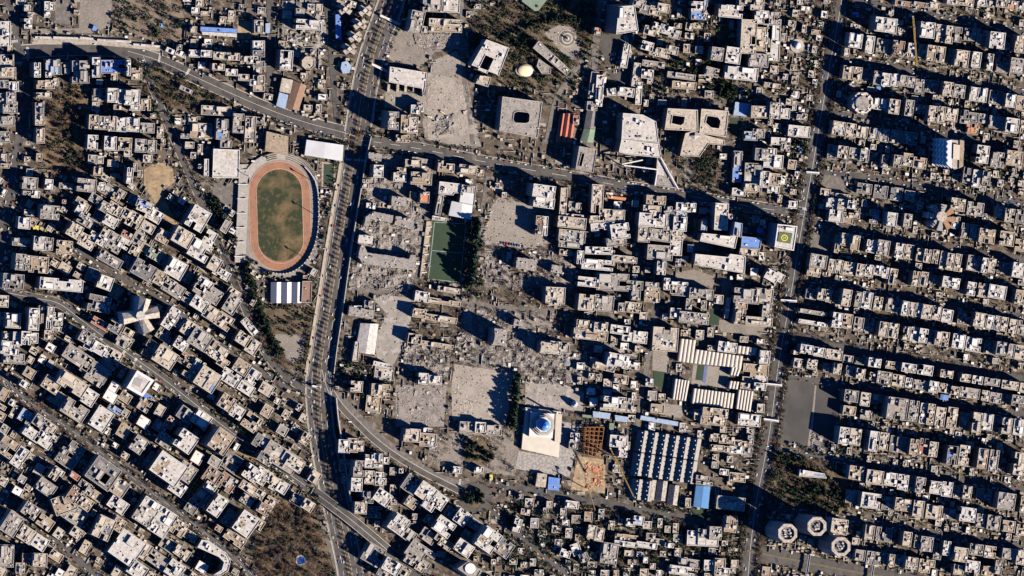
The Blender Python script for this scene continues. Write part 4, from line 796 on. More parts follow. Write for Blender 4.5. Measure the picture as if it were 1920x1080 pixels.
# white complex north of the pitch
building('office_block', [(824, 340), (866, 345), (866, 362), (852, 362), (850, 366), (822, 364)], 3.5, 'w', 'white stepped office roof at the north-west corner of the complex above the football pitch', 'office block', cut=False, units=.5)
building('office_block', [(866, 346), (893, 350), (889, 386), (861, 380)], 4, 's', 'silver flat hall roof at the north-east corner of the complex above the football pitch', 'office block', cut=False, units=.3)
gable('sports_hall', [(841, 404), (884, 412), (886, 385), (847, 377)], 8, 10, ROOF['s'], 'white low-gabled hall directly north of the football pitch', 'sports hall')
building('office_block', [(822, 366), (832, 366), (826, 404), (815, 402)], 3, 'g', 'narrow grey roof on the west edge of the complex above the football pitch', 'office block', cut=False, units=.3)
building('gatehouse', [(811, 404), (838, 409), (837, 415), (810, 412)], 1.5, 'w', 'small white pavilion at the north-west corner of the football pitch', 'pavilion', cut=False, units=.4, stair=False)
# --- saw-tooth workshops
M_SAW = mat('ribbed_sheet', (.27, .255, .235), (.22, .21, .195), .2); n_ = 0
for ro, (x0, y0, cnt, dx, ln, sl) in enumerate(((1197, 806, 6, 19.8, 40, -7), (1190, 848, 6, 19.8, 42, -7), (1187, 897, 2, 19.5, 38, -5))):
    for i in range(cnt):
        x, y = x0+i*dx, y0+i*3.0
        gable('workshop', [(x, y), (x+19.5, y+2.5), (x+19.5+sl, y+ln+2.5), (x+sl, y+ln)], 6, 12.3, M_SAW, f"dark-sided ridged workshop with white skylights, {ORD[i]} from the west in the {['top', 'middle', 'bottom'][ro]} saw-tooth row", 'workshop', 'saw-tooth workshops', lights=5)
for i, (x, y) in enumerate(((1212, 898), (1233, 900), (1255, 908))):
    gable('grey_shed', [(x, y), (x+19, y+2.5), (x+14, y+40), (x-5, y+37)], 5, 9.5, ROOF['g'], f"plain grey ridged shed, {ORD[i]} from the west at the south end of the workshops", 'shed', 'plain ridged sheds')
gable('blue_hall', [(1305, 910), (1332, 912), (1328, 954), (1300, 950)], 7, 9, mat('hall_blue', (.10, .25, .48), (.09, .21, .42), .1), 'bright blue metal hall roof above a small green court by the south street', 'hall')
sheet('small_court', [(1298, 953), (1325, 955), (1323, 972), (1295, 970)], .3, M_TURF)
# --- striped vault school
M_VAULT = mat('vault_white', (.52, .47, .40), (.45, .40, .34), .2)
def vaults(quad, n, label, h=9, rise=1.1):
    a, b_, c, d = [W(x, y, h) for x, y in quad]; root = empty('vaulted_school_wing', ((a+c)/2).xy.to_3d(), label, 'school wing', 'vaulted school wings')
    g = MB(root.location); g.prism(ccw([(p.x, p.y) for p in (a, b_, c, d)]), 0, h, top=False); g.build('wall', WALLM[1], root)
    g = MB(root.location); m_ = 5
    for i in range(n):
        vs = []
        for j in range(m_+1):
            t = (i+(j/m_)*.93)/n; zz = Vector((0, 0, rise*math.sin(math.pi*j/m_)))
            vs += [a.lerp(b_, t)+zz, d.lerp(c, t)+zz]
        g.add(vs, [(2*j, 2*j+1, 2*j+3, 2*j+2) for j in range(m_)]); 
        p, q = a.lerp(b_, (i+.93)/n), d.lerp(c, (i+.93)/n); p2, q2 = a.lerp(b_, (i+1)/n), d.lerp(c, (i+1)/n)
        g.add([p, q, q2, p2], [(0, 1, 2, 3)])
    o = g.build('vault_roof', M_VAULT, root); occ_poly([wpx(p) for p in (a, b_, c, d)], 3); return root
vaults([(1276, 635), (1305, 638), (1299, 681), (1270, 677)], 4, 'striped vaulted school wing at the north-west corner of the pool courtyard')
vaults([(1304, 655), (1393, 668), (1390, 690), (1299, 681)], 12, 'long striped vaulted school wing along the north side of the pool courtyard')
vaults([(1383, 648), (1420, 653), (1417, 667), (1381, 662)], 5, 'short striped vaulted school wing at the north-east corner of the pool courtyard')
vaults([(1265, 710), (1293, 714), (1286, 752), (1260, 748)], 5, 'striped vaulted school wing at the south-west corner of the pool courtyard')
vaults([(1300, 728), (1377, 738), (1373, 766), (1296, 756)], 12, 'long striped vaulted school wing along the south side of the pool courtyard')
vaults([(1384, 730), (1413, 734), (1407, 772), (1379, 766)], 5, 'striped vaulted school wing at the south-east corner of the pool courtyard')
vaults([(1371, 688), (1390, 690), (1384, 705), (1368, 703)], 3, 'small striped vaulted wing on the east side of the pool courtyard, upper of two')
vaults([(1368, 714), (1386, 716), (1383, 730), (1365, 728)], 3, 'small striped vaulted wing on the east side of the pool courtyard, lower of two')
sheet('school_court', [(1300, 683), (1370, 690), (1365, 728), (1295, 722)], .15, M_LOT)
sheet('green_court', [(1308, 684), (1321, 685), (1317, 714), (1304, 712)], .3, M_TURF); sheet('blue_court', [(1321, 685), (1327, 686), (1323, 718), (1317, 716)], .3, mat('court_blue', (.14, .17, .34), (.11, .14, .28), .2))
sheet('green_court', [(1421, 684), (1438, 688), (1432, 712), (1418, 708)], .3, M_TURF); sheet('green_court', [(1400, 566), (1430, 570), (1428, 592), (1399, 590)], .3, M_TURF)
sheet('green_court', [(1332, 580), (1350, 582), (1348, 610), (1330, 608)], .3, M_TURF); sheet('green_court', [(1226, 695), (1252, 700), (1249, 728), (1224, 722)], .3, M_TURF); sheet('school_yard', [(1224, 655), (1256, 660), (1251, 698), (1223, 694)], .2, M_LOT)
sheet('green_court', [(1370, 220), (1393, 224), (1385, 254), (1366, 250)], .3, M_TURF); sheet('school_yard', [(1240, 755), (1285, 762), (1278, 785), (1236, 776)], .2, M_LOT)
# U-shaped white school round a green court (north-east)
building('courtyard_school', [(1383, 545), (1440, 552), (1436, 612), (1380, 606)], 3.2, 'c', 'cream school roof wrapped round a square green court beside the boulevard', 'school', cut=False, units=.4, hole=[(1399, 564), (1433, 569), (1430, 595), (1398, 591)], stair=False)
# blue and pale blue shed roofs
for q, c, l in (([(1202, 779), (1272, 791), (1271, 799), (1200, 787)], 'l', 'long pale blue shed roof at the north end of the saw-tooth workshops'),
                ([(1112, 771), (1145, 775), (1143, 786), (1112, 782)], 'l', 'pale blue shed roof east of the mosque, beside the narrow lane, western one'),
                ([(1153, 778), (1178, 782), (1176, 792), (1154, 789)], 'l', 'pale blue shed roof east of the mosque, beside the narrow lane, eastern one'),
                ([(1092, 777), (1109, 779), (1109, 784), (1092, 782)], 'e', 'small teal shed roof at the north edge of the steel building frame'),
                ([(1143, 793), (1152, 794), (1150, 810), (1142, 808)], 'e', 'narrow teal shed roof on the east edge of the steel building frame'),
                ([(1029, 894), (1050, 897), (1048, 920), (1027, 918)], 'b', 'bright blue shed roof south of the mosque terrace by the street'),
                ([(1008, 887), (1026, 889), (1023, 914), (1004, 912)], 'c', 'cream bus-ribbed shed roof beside the bright blue shed south of the mosque'),
                ([(376, 50), (444, 54), (444, 62), (376, 58)], 'b', 'long bright blue shed roof in the north-west compound'),
                ([(378, 59), (444, 63), (444, 70), (380, 65)], 'w', 'long white shed roof directly below the bright blue one in the north-west compound'),
                ([(629, 27), (638, 27), (641, 76), (630, 72)], 'b', 'narrow blue shed roof beside the street left of the star-plan villas'),
                ([(641, 117), (651, 114), (659, 124), (655, 137), (643, 138), (639, 128)], 'l', 'pale blue faceted pavilion roof left of the highway'),
                ([(1379, 191), (1409, 195), (1406, 219), (1375, 216)], 'l', 'pale blue shed roof north of the small lawn east of the twin-court institute'),
                ([(498, 44), (507, 43), (506, 62), (498, 62)], 'l', 'small pale blue roof beside the narrow north-south street')):
    building('shed', q, 1.6, c, l, 'shed', cut=False, units=.1, stair=False, par=False)
for k, (a, b2, m_) in enumerate((([(529, 146), (550, 150), (544, 176), (524, 171)], 'c', None), ([(524, 173), (541, 178), (535, 205), (518, 198)], 'l', None))):
    building('striped_shed', a, 2, b2, ['pale cream shed roof beside the brown gabled hall above the avenue', 'pale blue shed roof beside the brown gabled hall above the avenue'][k], 'shed', cut=False, units=0, stair=False, par=False)
gable('brown_hall', [(535, 203), (560, 207), (575, 160), (551, 151)], 6, 9, ROOF['n'], 'reddish brown gabled hall roof above the curving avenue', 'hall')
building('octagon_hall', ngon(578, 118, 13, 8, .39), 3.5, 'c', 'cream octagonal hall with a fluted north side left of the highway', 'hall', cut=False, units=.1, stair=False)
# --- white garage, L-shaped, with parking court
building('garage', [(731, 125), (746, 127), (800, 136), (797, 165), (792, 181), (791, 166), (729, 154)], 3, 'w', 'white flat-roofed garage with a car court, east of the highway', 'garage', cut=False, units=.25, stair=False)
for i, x in enumerate((727, 744, 759, 775)): building('carport', [(x, 158), (x+4.5, 158.6), (x+3.5, 173), (x-1, 172)], 1.4, 'c', f"narrow cream carport, {ORD[i]} from the west in the white garage's court", 'carport', 'narrow carports', cut=False, units=0, stair=False, par=False)
# --- C-shaped office with dark court, north
building('office_block', [(912, 74), (955, 90), (951, 100), (935, 142), (930, 139), (884, 122), (908, 80)], 6, 'w', 'large white roof with a dark central court beside the hillside gardens', 'office block', cut=False, units=.5, hole=[(910, 103), (926, 110), (913, 137), (897, 130)])
building('office_block', [(898, 140), (921, 145), (915, 163), (892, 156)], 4, 'c', 'cream cubic wing at the south tip of the white roof with a dark court', 'office block', cut=False, units=.4)
# --- big grey hall with dark skylight court
building('exhibition_hall', [(942, 181), (1017, 191), (1008, 259), (936, 245)], 5.5, 'g', 'huge grey flat roof with a dark rounded roof opening', 'exhibition hall', cut=False, units=.12, stair=False, hole=[(964, 212), (970, 209), (990, 211), (993, 215), (992, 228), (986, 231), (966, 230), (962, 225)], parw=1.0)
# red roofs
for i, (x, w_) in enumerate(((1052, 7), (1061, 9), (1071, 9))):
    gable('red_shed', [(x, 212), (x+w_, 213), (x+w_-8, 268), (x-8, 266)], 6, 8, ROOF['r'], f"long terracotta red shed roof, {ORD[i]} from the west of three", 'shed', 'red shed roofs')
# --- oval dome, fountain
r = thing('oval_dome', 983, 132, 'pale yellow oval dome in the hillside gardens', 'dome')  # pale yellow is the shell fabric's own colour
b = MB(r.location); c0 = W(983, 132); b.prism(ccw([W(*p).xy for p in ngon(983, 132, 17.5, 28, .2, 12)]), 0, 3); b.build('rim', UNITM[1], r)
b = MB(); vs = []; fs = []; n = 28
for k in range(7):
    t = k/7*math.pi/2; vs += [(13.6*math.cos(t)*math.cos(i*6.2832/n), 9.2*math.cos(t)*math.sin(i*6.2832/n), 3+3.4*math.sin(t)) for i in range(n)]
vs.append((0, 0, 6.4)); fs = [(k*n+i, k*n+(i+1) % n, (k+1)*n+(i+1) % n, (k+1)*n+i) for k in range(6) for i in range(n)]+[(6*n+i, 6*n+(i+1) % n, 7*n) for i in range(n)]
b.add(vs, fs); o = link('shell', b.mesh('shell', mat('pale_yellow_fabric', (.85, .72, .45), (.80, .66, .40), .1, rough=.4)), r); o.rotation_euler.z = -.2
for p_ in o.data.polygons: p_.use_smooth = True
occ_poly(ngon(983, 132, 20, 16, 0, 14), 2)
r = thing('fountain_plaza', 1063, 72, 'round stepped fountain with concentric stone rings in the wooded gardens', 'fountain')
for i, (rr, zz, m_) in enumerate(((17, .5, M_CONC), (14, .9, M_LANE), (10.5, 1.3, M_KERB), (7.5, 1.7, M_LANE), (4.5, 2.3, M_CONC))):
    b = MB(r.location); b.prism(ccw([W(*p).xy for p in ngon(1063, 72, rr, 28)]), zz-.7, zz); b.build('stone_ring', m_, r)
b = MB(r.location); p = r.location; b.box(p, 2.2, 2.2, 2, 7); b.build('pillar', UNITM[0], r)
sheet('plaza', [(1020, 62), (1046, 47), (1075, 52), (1090, 90), (1078, 112), (1065, 110)], .2, M_LOT)
building('pavilion', [(1010, 76), (1070, 132), (1062, 142), (999, 90)], 3, 'g', 'long grey angled pavilion roof beside the round fountain', 'pavilion', cut=False, units=.6)
building('pavilion', [(1010, 110), (1033, 126), (1032, 138), (1016, 139), (1006, 124)], 2, 'g', 'small faceted grey pavilion south of the long angled pavilion', 'pavilion', cut=False, units=.3, stair=False)
building('glass_tower', [(1160, 12), (1190, 10), (1197, 58), (1155, 64)], 14, 'w', 'tall white-roofed tower with a dark glazed west face by the car park', 'tower', cut=False, units=1, wall=facade('curtain_glass', (.12, .13, .15), (.05, .06, .08)))
road('pale_path', [(1172, 66), (1182, 100), (1196, 150), (1200, 192)], 7, .3, M_KERB, occv=2)  # path laid in the pale kerb stone
building('curved_shed', [(1139, 168), (1160, 168), (1186, 167), (1184, 176), (1140, 177)], 1.5, 'w', 'low white curved-end shed at the south end of the long car park', 'shed', cut=False, units=.2, stair=False)
gable('long_shed', [(1129, 144), (1138, 144), (1129, 196), (1119, 195)], 4, 5.5, ROOF['w'], 'long narrow white shed along the wooded lane', 'shed')
gable('gable_hall', [(1101, 205), (1121, 207), (1116, 242), (1095, 240)], 5, 8, ROOF['d'], 'dark grey gabled hall south of the long narrow white shed', 'hall')
gable('gable_hall', [(1095, 240.6), (1116, 242.6), (1112, 268), (1088, 264)], 5, 8, ROOF['e'], 'pale green gabled hall joined to the dark grey one', 'hall')
# --- twin-court institute
building('institute', [(1252, 203), (1365, 205), (1360, 258), (1330, 257), (1345, 292), (1310, 290), (1282, 262), (1245, 245)], 4.5, 'c', 'cream institute with its dark square western court', 'institute', cut=False, units=.12, hole=[(1262, 217), (1283, 219), (1281, 233), (1275, 235), (1260, 231)], stair=False) if False else None
building('institute', [(1252, 203), (1308, 206), (1309, 246), (1246, 243)], 5, 'c', 'cream west wing of the twin-court institute with a tan sunken court', 'institute', cut=False, units=.1, hole=[(1261, 216), (1284, 219), (1282, 231), (1276, 235), (1259, 231)], stair=False, parw=1)
building('institute', [(1315, 204), (1366, 208), (1361, 257), (1311, 250)], 5, 'c', 'cream east wing of the twin-court institute with a dark chamfered court', 'institute', cut=False, units=.1, hole=[(1326, 217), (1346, 220), (1351, 227), (1348, 241), (1333, 239), (1323, 230)], stair=False, parw=1)
building('institute', [(1285, 250), (1300, 245), (1325, 254), (1359, 263), (1358, 272), (1328, 270), (1312, 294), (1275, 292), (1280, 268)], 4, 'c', 'cream angled south wing of the twin-court institute', 'institute', cut=False, units=.1, stair=False)
r = thing('glass_pyramid', 1302, 254, 'grey faceted pyramid skylight between the institute courts', 'skylight')
b = MB(r.location); q = [W(x, y, 14) for x, y in ((1285, 255), (1303, 243), (1320, 255), (1301, 268))]; ap = W(1303, 254, 21)
b.add(q+[ap], [(1, 0, 4), (2, 1, 4), (3, 2, 4), (0, 3, 4)]); b.build('facet', UNITM[1], r)
b = MB(r.location); b.prism(ccw([p.xy for p in q]), 0, 14, top=False); b.build('base', WALLM[1], r)
# --- hospital
building('hospital_wing', [(1168, 212), (1205, 215), (1230, 228), (1235, 268), (1165, 262)], 7, 'w', 'broad white rooftop packed with plant, northern wing of the framed hospital', 'hospital', cut=False, units=1)
building('hospital_wing', [(1165, 262), (1236, 270), (1240, 296), (1178, 290), (1160, 285)], 6, 'w', 'smooth white roof, middle wing of the framed hospital', 'hospital', cut=False, units=.3)
building('hospital_wing', [(1232, 296), (1252, 310), (1270, 352), (1228, 348)], 4, 'g', 'grey wedge-shaped roof at the south tip of the framed hospital', 'hospital', cut=False, units=.1, stair=False)
r = thing('roof_frame', 1210, 320, 'white beam frame over the dark court of the hospital', 'roof frame')
for a, b2 in (((1170, 310), (1233, 318)), ((1233, 318), (1228, 347)), ((1166, 308), (1205, 300)), ((1225, 270), (1272, 355))):
    b = MB(r.location); b.beam(W(*a, 20), W(*b2, 20), .9); b.build('beam', UNITM[0], r)
for p in ((1170, 310), (1233, 318), (1228, 347)): b = MB(r.location); q = W(*p, 20); b.beam((q.x, q.y, 0), (q.x, q.y, 20), .8); b.build('post', UNITM[0], r)
building('office_block', [(1086, 274), (1119, 280), (1112, 324), (1079, 317)], 6, 'g', 'plain grey rectangular roof with a dark stepped slot north of the avenue', 'office block', cut=False, units=.1, stair=False, hole=[(1091, 287), (1096, 288), (1090, 312), (1085, 311)])
building('hospital_annex', [(1316, 437), (1383, 443), (1378, 466), (1312, 452)], 4.5, 'w', 'long white hospital roof with a red gutter line west of the blue roof', 'hospital', cut=False, units=.35)
building('hospital_annex', [(1304, 476), (1365, 482), (1369, 476), (1398, 480), (1396, 513), (1302, 496)], 6, 'w', 'long white hospital roof crowded with plant south of the blue roof', 'hospital', cut=False, units=.7)
building('blue_roof_hall', [(1391, 443), (1428, 447), (1425, 467), (1389, 464)], 5, 'b', 'bright cobalt blue roof of the hospital block west of the helipad', 'hospital', cut=False, units=.2, stair=False)
building('hospital_annex', [(1388, 465), (1424, 468), (1421, 480), (1386, 477)], 4, 'c', 'cream hospital wing directly below the cobalt blue roof', 'hospital', cut=False, units=.4)
building('hospital_annex', [(1378, 416), (1392, 419), (1390, 445), (1374, 442)], 9, 'l', 'pale blue-white narrow tower beside the cobalt blue roof', 'hospital', cut=False, units=.3, wall=facade('blue_glass', (.16, .22, .32), (.06, .08, .12)))
# helipad tower
r = building('helipad_tower', [(1458, 420), (1495, 424), (1488, 470), (1452, 463)], 10, 'w', 'white-framed hospital tower with a green helipad on its roof', 'hospital tower', cut=False, units=0, stair=False, wall=facade('blue_glass', (.16, .22, .32), (.06, .08, .12)), parw=1.4)
H = 10*FLOOR+.6
slab('helipad_deck', r, [(1461, 435), (1486, 438), (1482, 457), (1458, 453)], H+.05, H+.9, UNITM[1], mat('helipad_green', (.10, .15, .07), (.085, .13, .065), .3))
def ringz(cx, cy, r0, r1, z, root, name, m_):
    b = MB(root.location); k = 28; o_ = [W(cx+r1*math.cos(2*math.pi*i/k), cy-r1*math.sin(2*math.pi*i/k), z) for i in range(k)]; i_ = [W(cx+r0*math.cos(2*math.pi*i/k), cy-r0*math.sin(2*math.pi*i/k), z) for i in range(k)]
    b.add(o_+i_, [(i, (i+1) % k, k+(i+1) % k, k+i) for i in range(k)]); b.build(name, m_, root)
M_HY = mat('helipad_yellow', (.72, .60, .10), (.65, .54, .09), .3)
ringz(1471, 446, 4.6, 6.2, H+1.0, r, 'circle_marking', M_HY)
b = MB(r.location)
for u, v, w_, h_ in ((-1.5, 0, .9, 5), (1.5, 0, .9, 5), (0, 0, 2.4, .9)): b.add(ccw([W(*p, H+1.0) for p in rect(1471+u, 446+v, w_, h_, 5)]), [(0, 1, 2, 3)])
b.build('letter_marking', M_HY, r)
for x, y in ((1463, 426), (1468, 427)):
    b = MB(r.location); b.prism(ccw([W(*p, H+2).xy for p in ngon(x, y, 1.8, 10)]), H, H+2); b.build('roof_fan', UNITM[1], r)
slab('penthouse', r, [(1474, 426), (1488, 428), (1487, 433), (1473, 431)], H, H+3, UNITM[0])
# --- octagon with round roof
r = building('octagon_hall', ngon(1617, 193, 21, 8, .39), 6, 'c', 'octagonal hall with a round pale roof drum beside the boulevard', 'hall', cut=False, units=0, stair=False, parw=2.5)
H = 6*FLOOR+.6
b = MB(r.location); b.prism(ccw([W(*p, H+4).xy for p in ngon(1617, 193, 12.5, 28)]), H, H+4, mtop=1); b.build('roof_drum', [PARA['w'], ROOF['g']], r)
for k in range(8):
    a = 2*math.pi*(k+.5)/8+.39; p = W(1617+16.5*math.cos(a), 193-16.5*math.sin(a), H); b = MB(r.location); b.box(p, 6, 2.2, H, H+2, -a+1.57); b.build('roof_fin', PARA['w'], r)
# --- mosque
r = thing('mosque', 1020, 800, 'white mosque with a blue dome on an octagonal drum and a pale stone terrace', 'mosque')
slab('terrace', r, [(985, 764), (1052, 772), (1048, 858), (978, 842)], 0, 7, WALLM[1], mat('terrace_marble', (.62, .57, .48), (.55, .50, .43), .1)); occ_poly([(982, 762), (1052, 770), (1048, 860), (974, 846)], 3)
slab('prayer_hall', r, [(995, 772), (1040, 776), (1036, 822), (992, 818)], 7, 13, WALLM[4], PARA['w'])
for zz, rr, m_ in ((16, 22, PARA['g']), (19.5, 18, UNITM[1]), (22, 14.5, PARA['w'])):
    b = MB(r.location); b.prism(ccw([W(*p, zz).xy for p in ngon(1019, 796, rr, 8, .39)]), 12, zz); b.build('drum', m_, r)
cc = W(1020, 797, 22)
dome('dome', r, cc, 9.6, 22, 9.5, mat('dome_blue', (.06, .19, .46), (.10, .28, .55), .3, rough=.35), point=.14, n=32, k=10)
b = MB(r.location); b.beam((cc.x, cc.y, 32), (cc.x, cc.y, 35.5), .35); b.build('finial', M_HY, r)
for k, (x, y) in enumerate(((989, 768), (1047, 775))):
    b = MB(r.location); q = W(x, y, 30); b.prism([(q.x+1.5*math.cos(i*.785), q.y+1.5*math.sin(i*.785)) for i in range(8)], 0, 26); b.build('minaret', PARA['w'], r)
slab('portal', r, [(1042, 775), (1054, 777), (1051, 830), (1040, 828)], 7, 10, WALLM[4], PARA['c'])
sheet('mosque_plaza', [(972, 845), (1045, 858), (1052, 790), (1086, 796), (1078, 850), (1068, 894), (1000, 886), (966, 878)], .25, M_PAVE, occv=2)
r = thing('small_shrine', 1078, 757, 'small white domed shrine on the paved forecourt north of the mosque', 'shrine')
b = MB(r.location); b.prism(ccw([W(*p, 6).xy for p in ngon(1078, 758, 7, 8, .39)]), 0, 6); b.build('base', PARA['g'], r)
dome('dome', r, W(1078, 757, 9), 4.6, 6, 7, mat('dome_pale', (.55, .62, .70), (.48, .55, .63), .3, rough=.3), point=.35)
# --- steel frame under construction
M_RUST = mat('primed_steel', (.36, .16, .06), (.28, .12, .05), .3)
def steel_frame(quad, nx, ny, levels, label, m_, st=4.0):
    a, b_, c, d = [W(x, y, 0) for x, y in quad]; r = empty('steel_frame', (a+c)/2, label, 'building frame')
    P = lambda i, j, z: a.lerp(b_, i/nx).lerp(d.lerp(c, i/nx), j/ny)+Vector((0, 0, z))
    for i in range(nx+1):
        for j in range(ny+1): b = MB(r.location); b.beam(P(i, j, 0), P(i, j, levels*st), .32); b.build('column', m_, r)
    for k in range(1, levels+1):
        for i in range(nx+1): b = MB(r.location); b.beam(P(i, 0, k*st), P(i, ny, k*st), .38); b.build('beam', m_, r)
        for j in range(ny+1): b = MB(r.location); b.beam(P(0, j, k*st), P(nx, j, k*st), .38); b.build('beam', m_, r)
    occ_poly(quad, 3)
steel_frame([(1094, 800), (1128, 800), (1120, 858), (1090, 850)], 4, 7, 3, 'rust-brown steel building frame beside the mosque', M_RUST)
steel_frame([(366, 890), (388, 900), (370, 930), (349, 915)], 4, 4, 2, 'yellow-brown steel grid frame on the south-west hillside', mat('yellow_steel', (.42, .26, .07), (.34, .21, .06), .3), 3)
steel_frame([(1842, 1050), (1862, 1052), (1860, 1080), (1840, 1078)], 3, 4, 2, 'yellow-brown timber grid frame by the bottom highway', mat('yellow_steel2', (.40, .27, .09), (.34, .22, .08), .3), 3)
sheet('building_site', [(1085, 855), (1135, 862), (1135, 925), (1070, 918), (1078, 880)], .2, mat('site_mud', (.36, .26, .15), (.26, .19, .12), .1, c3=(.45, .36, .24), scale3=.2))
# --- tower cranes
def truss(root, name, a, b_, wd, n, m_):
    a = Vector(a); b_ = Vector(b_); g = MB(root.location); d = (b_-a).normalized(); u = d.cross(Vector((0, 0, 1)))
    if u.length < .01: u = Vector((1, 0, 0))
    u.normalize(); v = d.cross(u)
    cs = [u*wd/2+v*wd/2, u*-wd/2+v*wd/2, u*-wd/2-v*wd/2, u*wd/2-v*wd/2]
    for c in cs: g.beam(a+c, b_+c, wd*.13)
    for i in range(n):
        p, q = a.lerp(b_, i/n), a.lerp(b_, (i+1)/n)
        for k in range(4): g.beam(p+cs[k], q+cs[(k+1) % 4], wd*.09)
    g.build(name, m_, root)
def crane(jib0, jib1, tpos, H_, label, m_, wd=1.5):
    p0, p1 = W(*jib0, H_), W(*jib1, H_); c = p0.lerp(p1, tpos)
    r = empty('tower_crane', (c.x, c.y, 0), label, 'crane')
    truss(r, 'mast', (c.x, c.y, 0), (c.x, c.y, H_+1), wd, int(H_/2), m_); truss(r, 'jib', p0, p1, wd*1.05, int((p1-p0).length/2.2), m_)
    b = MB(r.location); d = (p1-p0).normalized(); q = p0-d*1; b.box(q, 3.2, 2.4, H_-2.6, H_+.6, math.atan2(d.y, d.x), bottom=True); b.build('counterweight', UNITM[1], r)
    b = MB(r.location); b.box((c.x+1.6, c.y-1), 1.7, 1.7, H_-2.8, H_-.6, bottom=True); b.build('cab', UNITM[0], r)
    b = MB(r.location); t = Vector((c.x, c.y, H_+6)); b.beam((c.x, c.y, H_), t, .4); b.beam(t, p0, .12); b.beam(t, p0.lerp(p1, .75), .12); b.build('tie_bar', m_, r)
crane((1712, 33), (1719, 124), .2, 38, 'long yellow tower crane jib pointing south across the north-east rows', M_YEL, 1.9)
crane((1145, 842), (1188, 931), .14, 42, 'yellow tower crane over the building site east of the mosque', M_YEL, 1.2)
crane((399, 832), (481, 861), .47, 40, 'yellow tower crane over the tall slab on the south-west hillside', M_YEL, 1.3)
crane((1100, 905), (1116, 957), .2, 26, 'thin yellow crane jib over the street by the orange tarpaulins', M_YEL, .9)
crane((1678, 117), (1712, 89), .3, 20, 'short pale crane jib at the foot of the long yellow crane', PARA['c'], 1.0)
# --- towers
W_SLAT = facade('slatted_balcony', (.55, .55, .53), (.05, .055, .06))
def wave_tower():
    Hh = 66.0
    r = empty('wave_tower', W(1790, 290), 'tall tower with white wave-edged balcony floors on its west face', 'tower')
    core = [(1782, 262), (1806, 264), (1808, 280), (1804, 312), (1790, 318), (1780, 310)]
    q = wq(core, Hh); b = MB(r.location); b.prism(q, 0, Hh, mtop=1); b.build('wall', [WALLM[2], ROOF['c']], r); occ_poly([wpx(p) for p in [(x[0], x[1], 0) for x in q]], 3)
    for k in range(5):
        z = 6+k*14.0; y0 = 268
        edge = [(1774+ (3.2 if i % 2 else -1.5), 264+i*5.2) for i in range(10)]
        q = wq(smooth([(1784, 262)]+edge+[(1784, 316)], 2), Hh)
        b = MB(r.location); b.prism(q, z-2.2, z+6.5, bottom=True); b.build('balcony_floor', mat('balcony_white', (.62, .64, .66), (.56, .58, .6), .2), r)
    slab('penthouse', r, [(1788, 270), (1800, 272), (1799, 300), (1787, 298)], Hh, Hh+4, PARA['c'])
    slab('roof_rim', r, [(1800, 262), (1808, 264), (1806, 312), (1798, 316)], Hh, Hh+1.6, ROOF['t'])
wave_tower()
def ytower():
    Hh = 44.0; r = empty('star_plan_tower', W(258, 592), 'three-armed tower with pale gabled roofs and ribbed west faces', 'tower')
    cx, cy = 264, 592
    for k, a in enumerate((-80, 28, 75, -20, 170)[:0] or (-75, -12, 62, 170)):
        t = math.radians(a); dx, dy = math.cos(t), math.sin(t); nx, ny = -dy, dx; L, w_ = (34, 11)
        q = [(cx+nx*-w_*.7, cy+ny*-w_*.7), (cx+dx*L-nx*w_, cy+dy*L-ny*w_), (cx+dx*L+nx*w_, cy+dy*L+ny*w_), (cx+nx*w_*.7, cy+ny*w_*.7)]
        g = [W(x, y, Hh) for x, y in q]; e, f = (g[0]+g[3])/2, (g[1]+g[2])/2; e.z = f.z = Hh+4
        b = MB(r.location); lo = [Vector((p.x, p.y, 0)) for p in g]
        b.add(lo+g+[e, f], [(0, 1, 5, 4), (1, 2, 6, 9, 5), (2, 3, 7, 6), (3, 0, 4, 8, 7)]); o = b.build('wall', W_SLAT if k != 1 else WALLM[1], r)
        b = MB(r.location); b.add([p+Vector((0, 0, .1)) for p in g+[e, f]], [(0, 1, 5, 4), (2, 3, 4, 5)]); b.build('roof', ROOF['c'], r)
    b = MB(r.location); b.prism(wq(ngon(cx, cy, 9, 8), Hh+7), 0, Hh+7, mtop=1); b.build('core', [WALLM[2], ROOF['w']], r)
    occ_poly(ngon(cx-10, cy, 34, 10), 3)
ytower()
def octa_tower(x, y, rr, Hh, label, name='octagonal_tower', wm=None):
    r = empty(name, W(x, y, Hh).xy.to_3d(), label, 'tower', 'octagonal towers'); r.location.z = 0
    q = wq(ngon(x, y, rr, 8, .39), Hh); b = MB(r.location); b.prism(q, 0, Hh, top=False); b.build('wall', wm or facade('tower_band', (.34, .31, .28), (.10, .105, .115)), r)
    qi = inset(q, 5.0); b = MB(r.location); k = 8
    vs = [(p[0], p[1], Hh) for p in q]+[(p[0], p[1], Hh) for p in qi]+[(p[0], p[1], Hh-3) for p in qi]
    b.add(vs, [(i, (i+1) % k, k+(i+1) % k, k+i) for i in range(k)]+[(k+i, k+(i+1) % k, 2*k+(i+1) % k, 2*k+i) for i in range(k)]); b.build('rim', ROOF['c'], r)
    b = MB(r.location); b.add([(p[0], p[1], Hh-3) for p in qi], [tuple(range(k))]); ro = b.build('roof', ROOF['d'], r)
    for i in range(9):
        c = r.location; o = link('roof_cooler', U_CUBE[RND.choice((0, 1, 1, 2))], ro); o.location = (RND.uniform(-6, 6), RND.uniform(-6, 6), Hh-3); o.scale = (RND.uniform(1.5, 4), RND.uniform(1.5, 3), RND.uniform(1, 3))
    occ_poly([wpx((p[0], p[1], 0)) for p in q], 3)
octa_tower(1477, 1000, 19, 64, 'octagonal tower with a hollow cream rim, westernmost of the three by the bottom highway')
octa_tower(1532, 987, 19, 64, 'octagonal tower with a hollow cream rim, set back north between the other two')
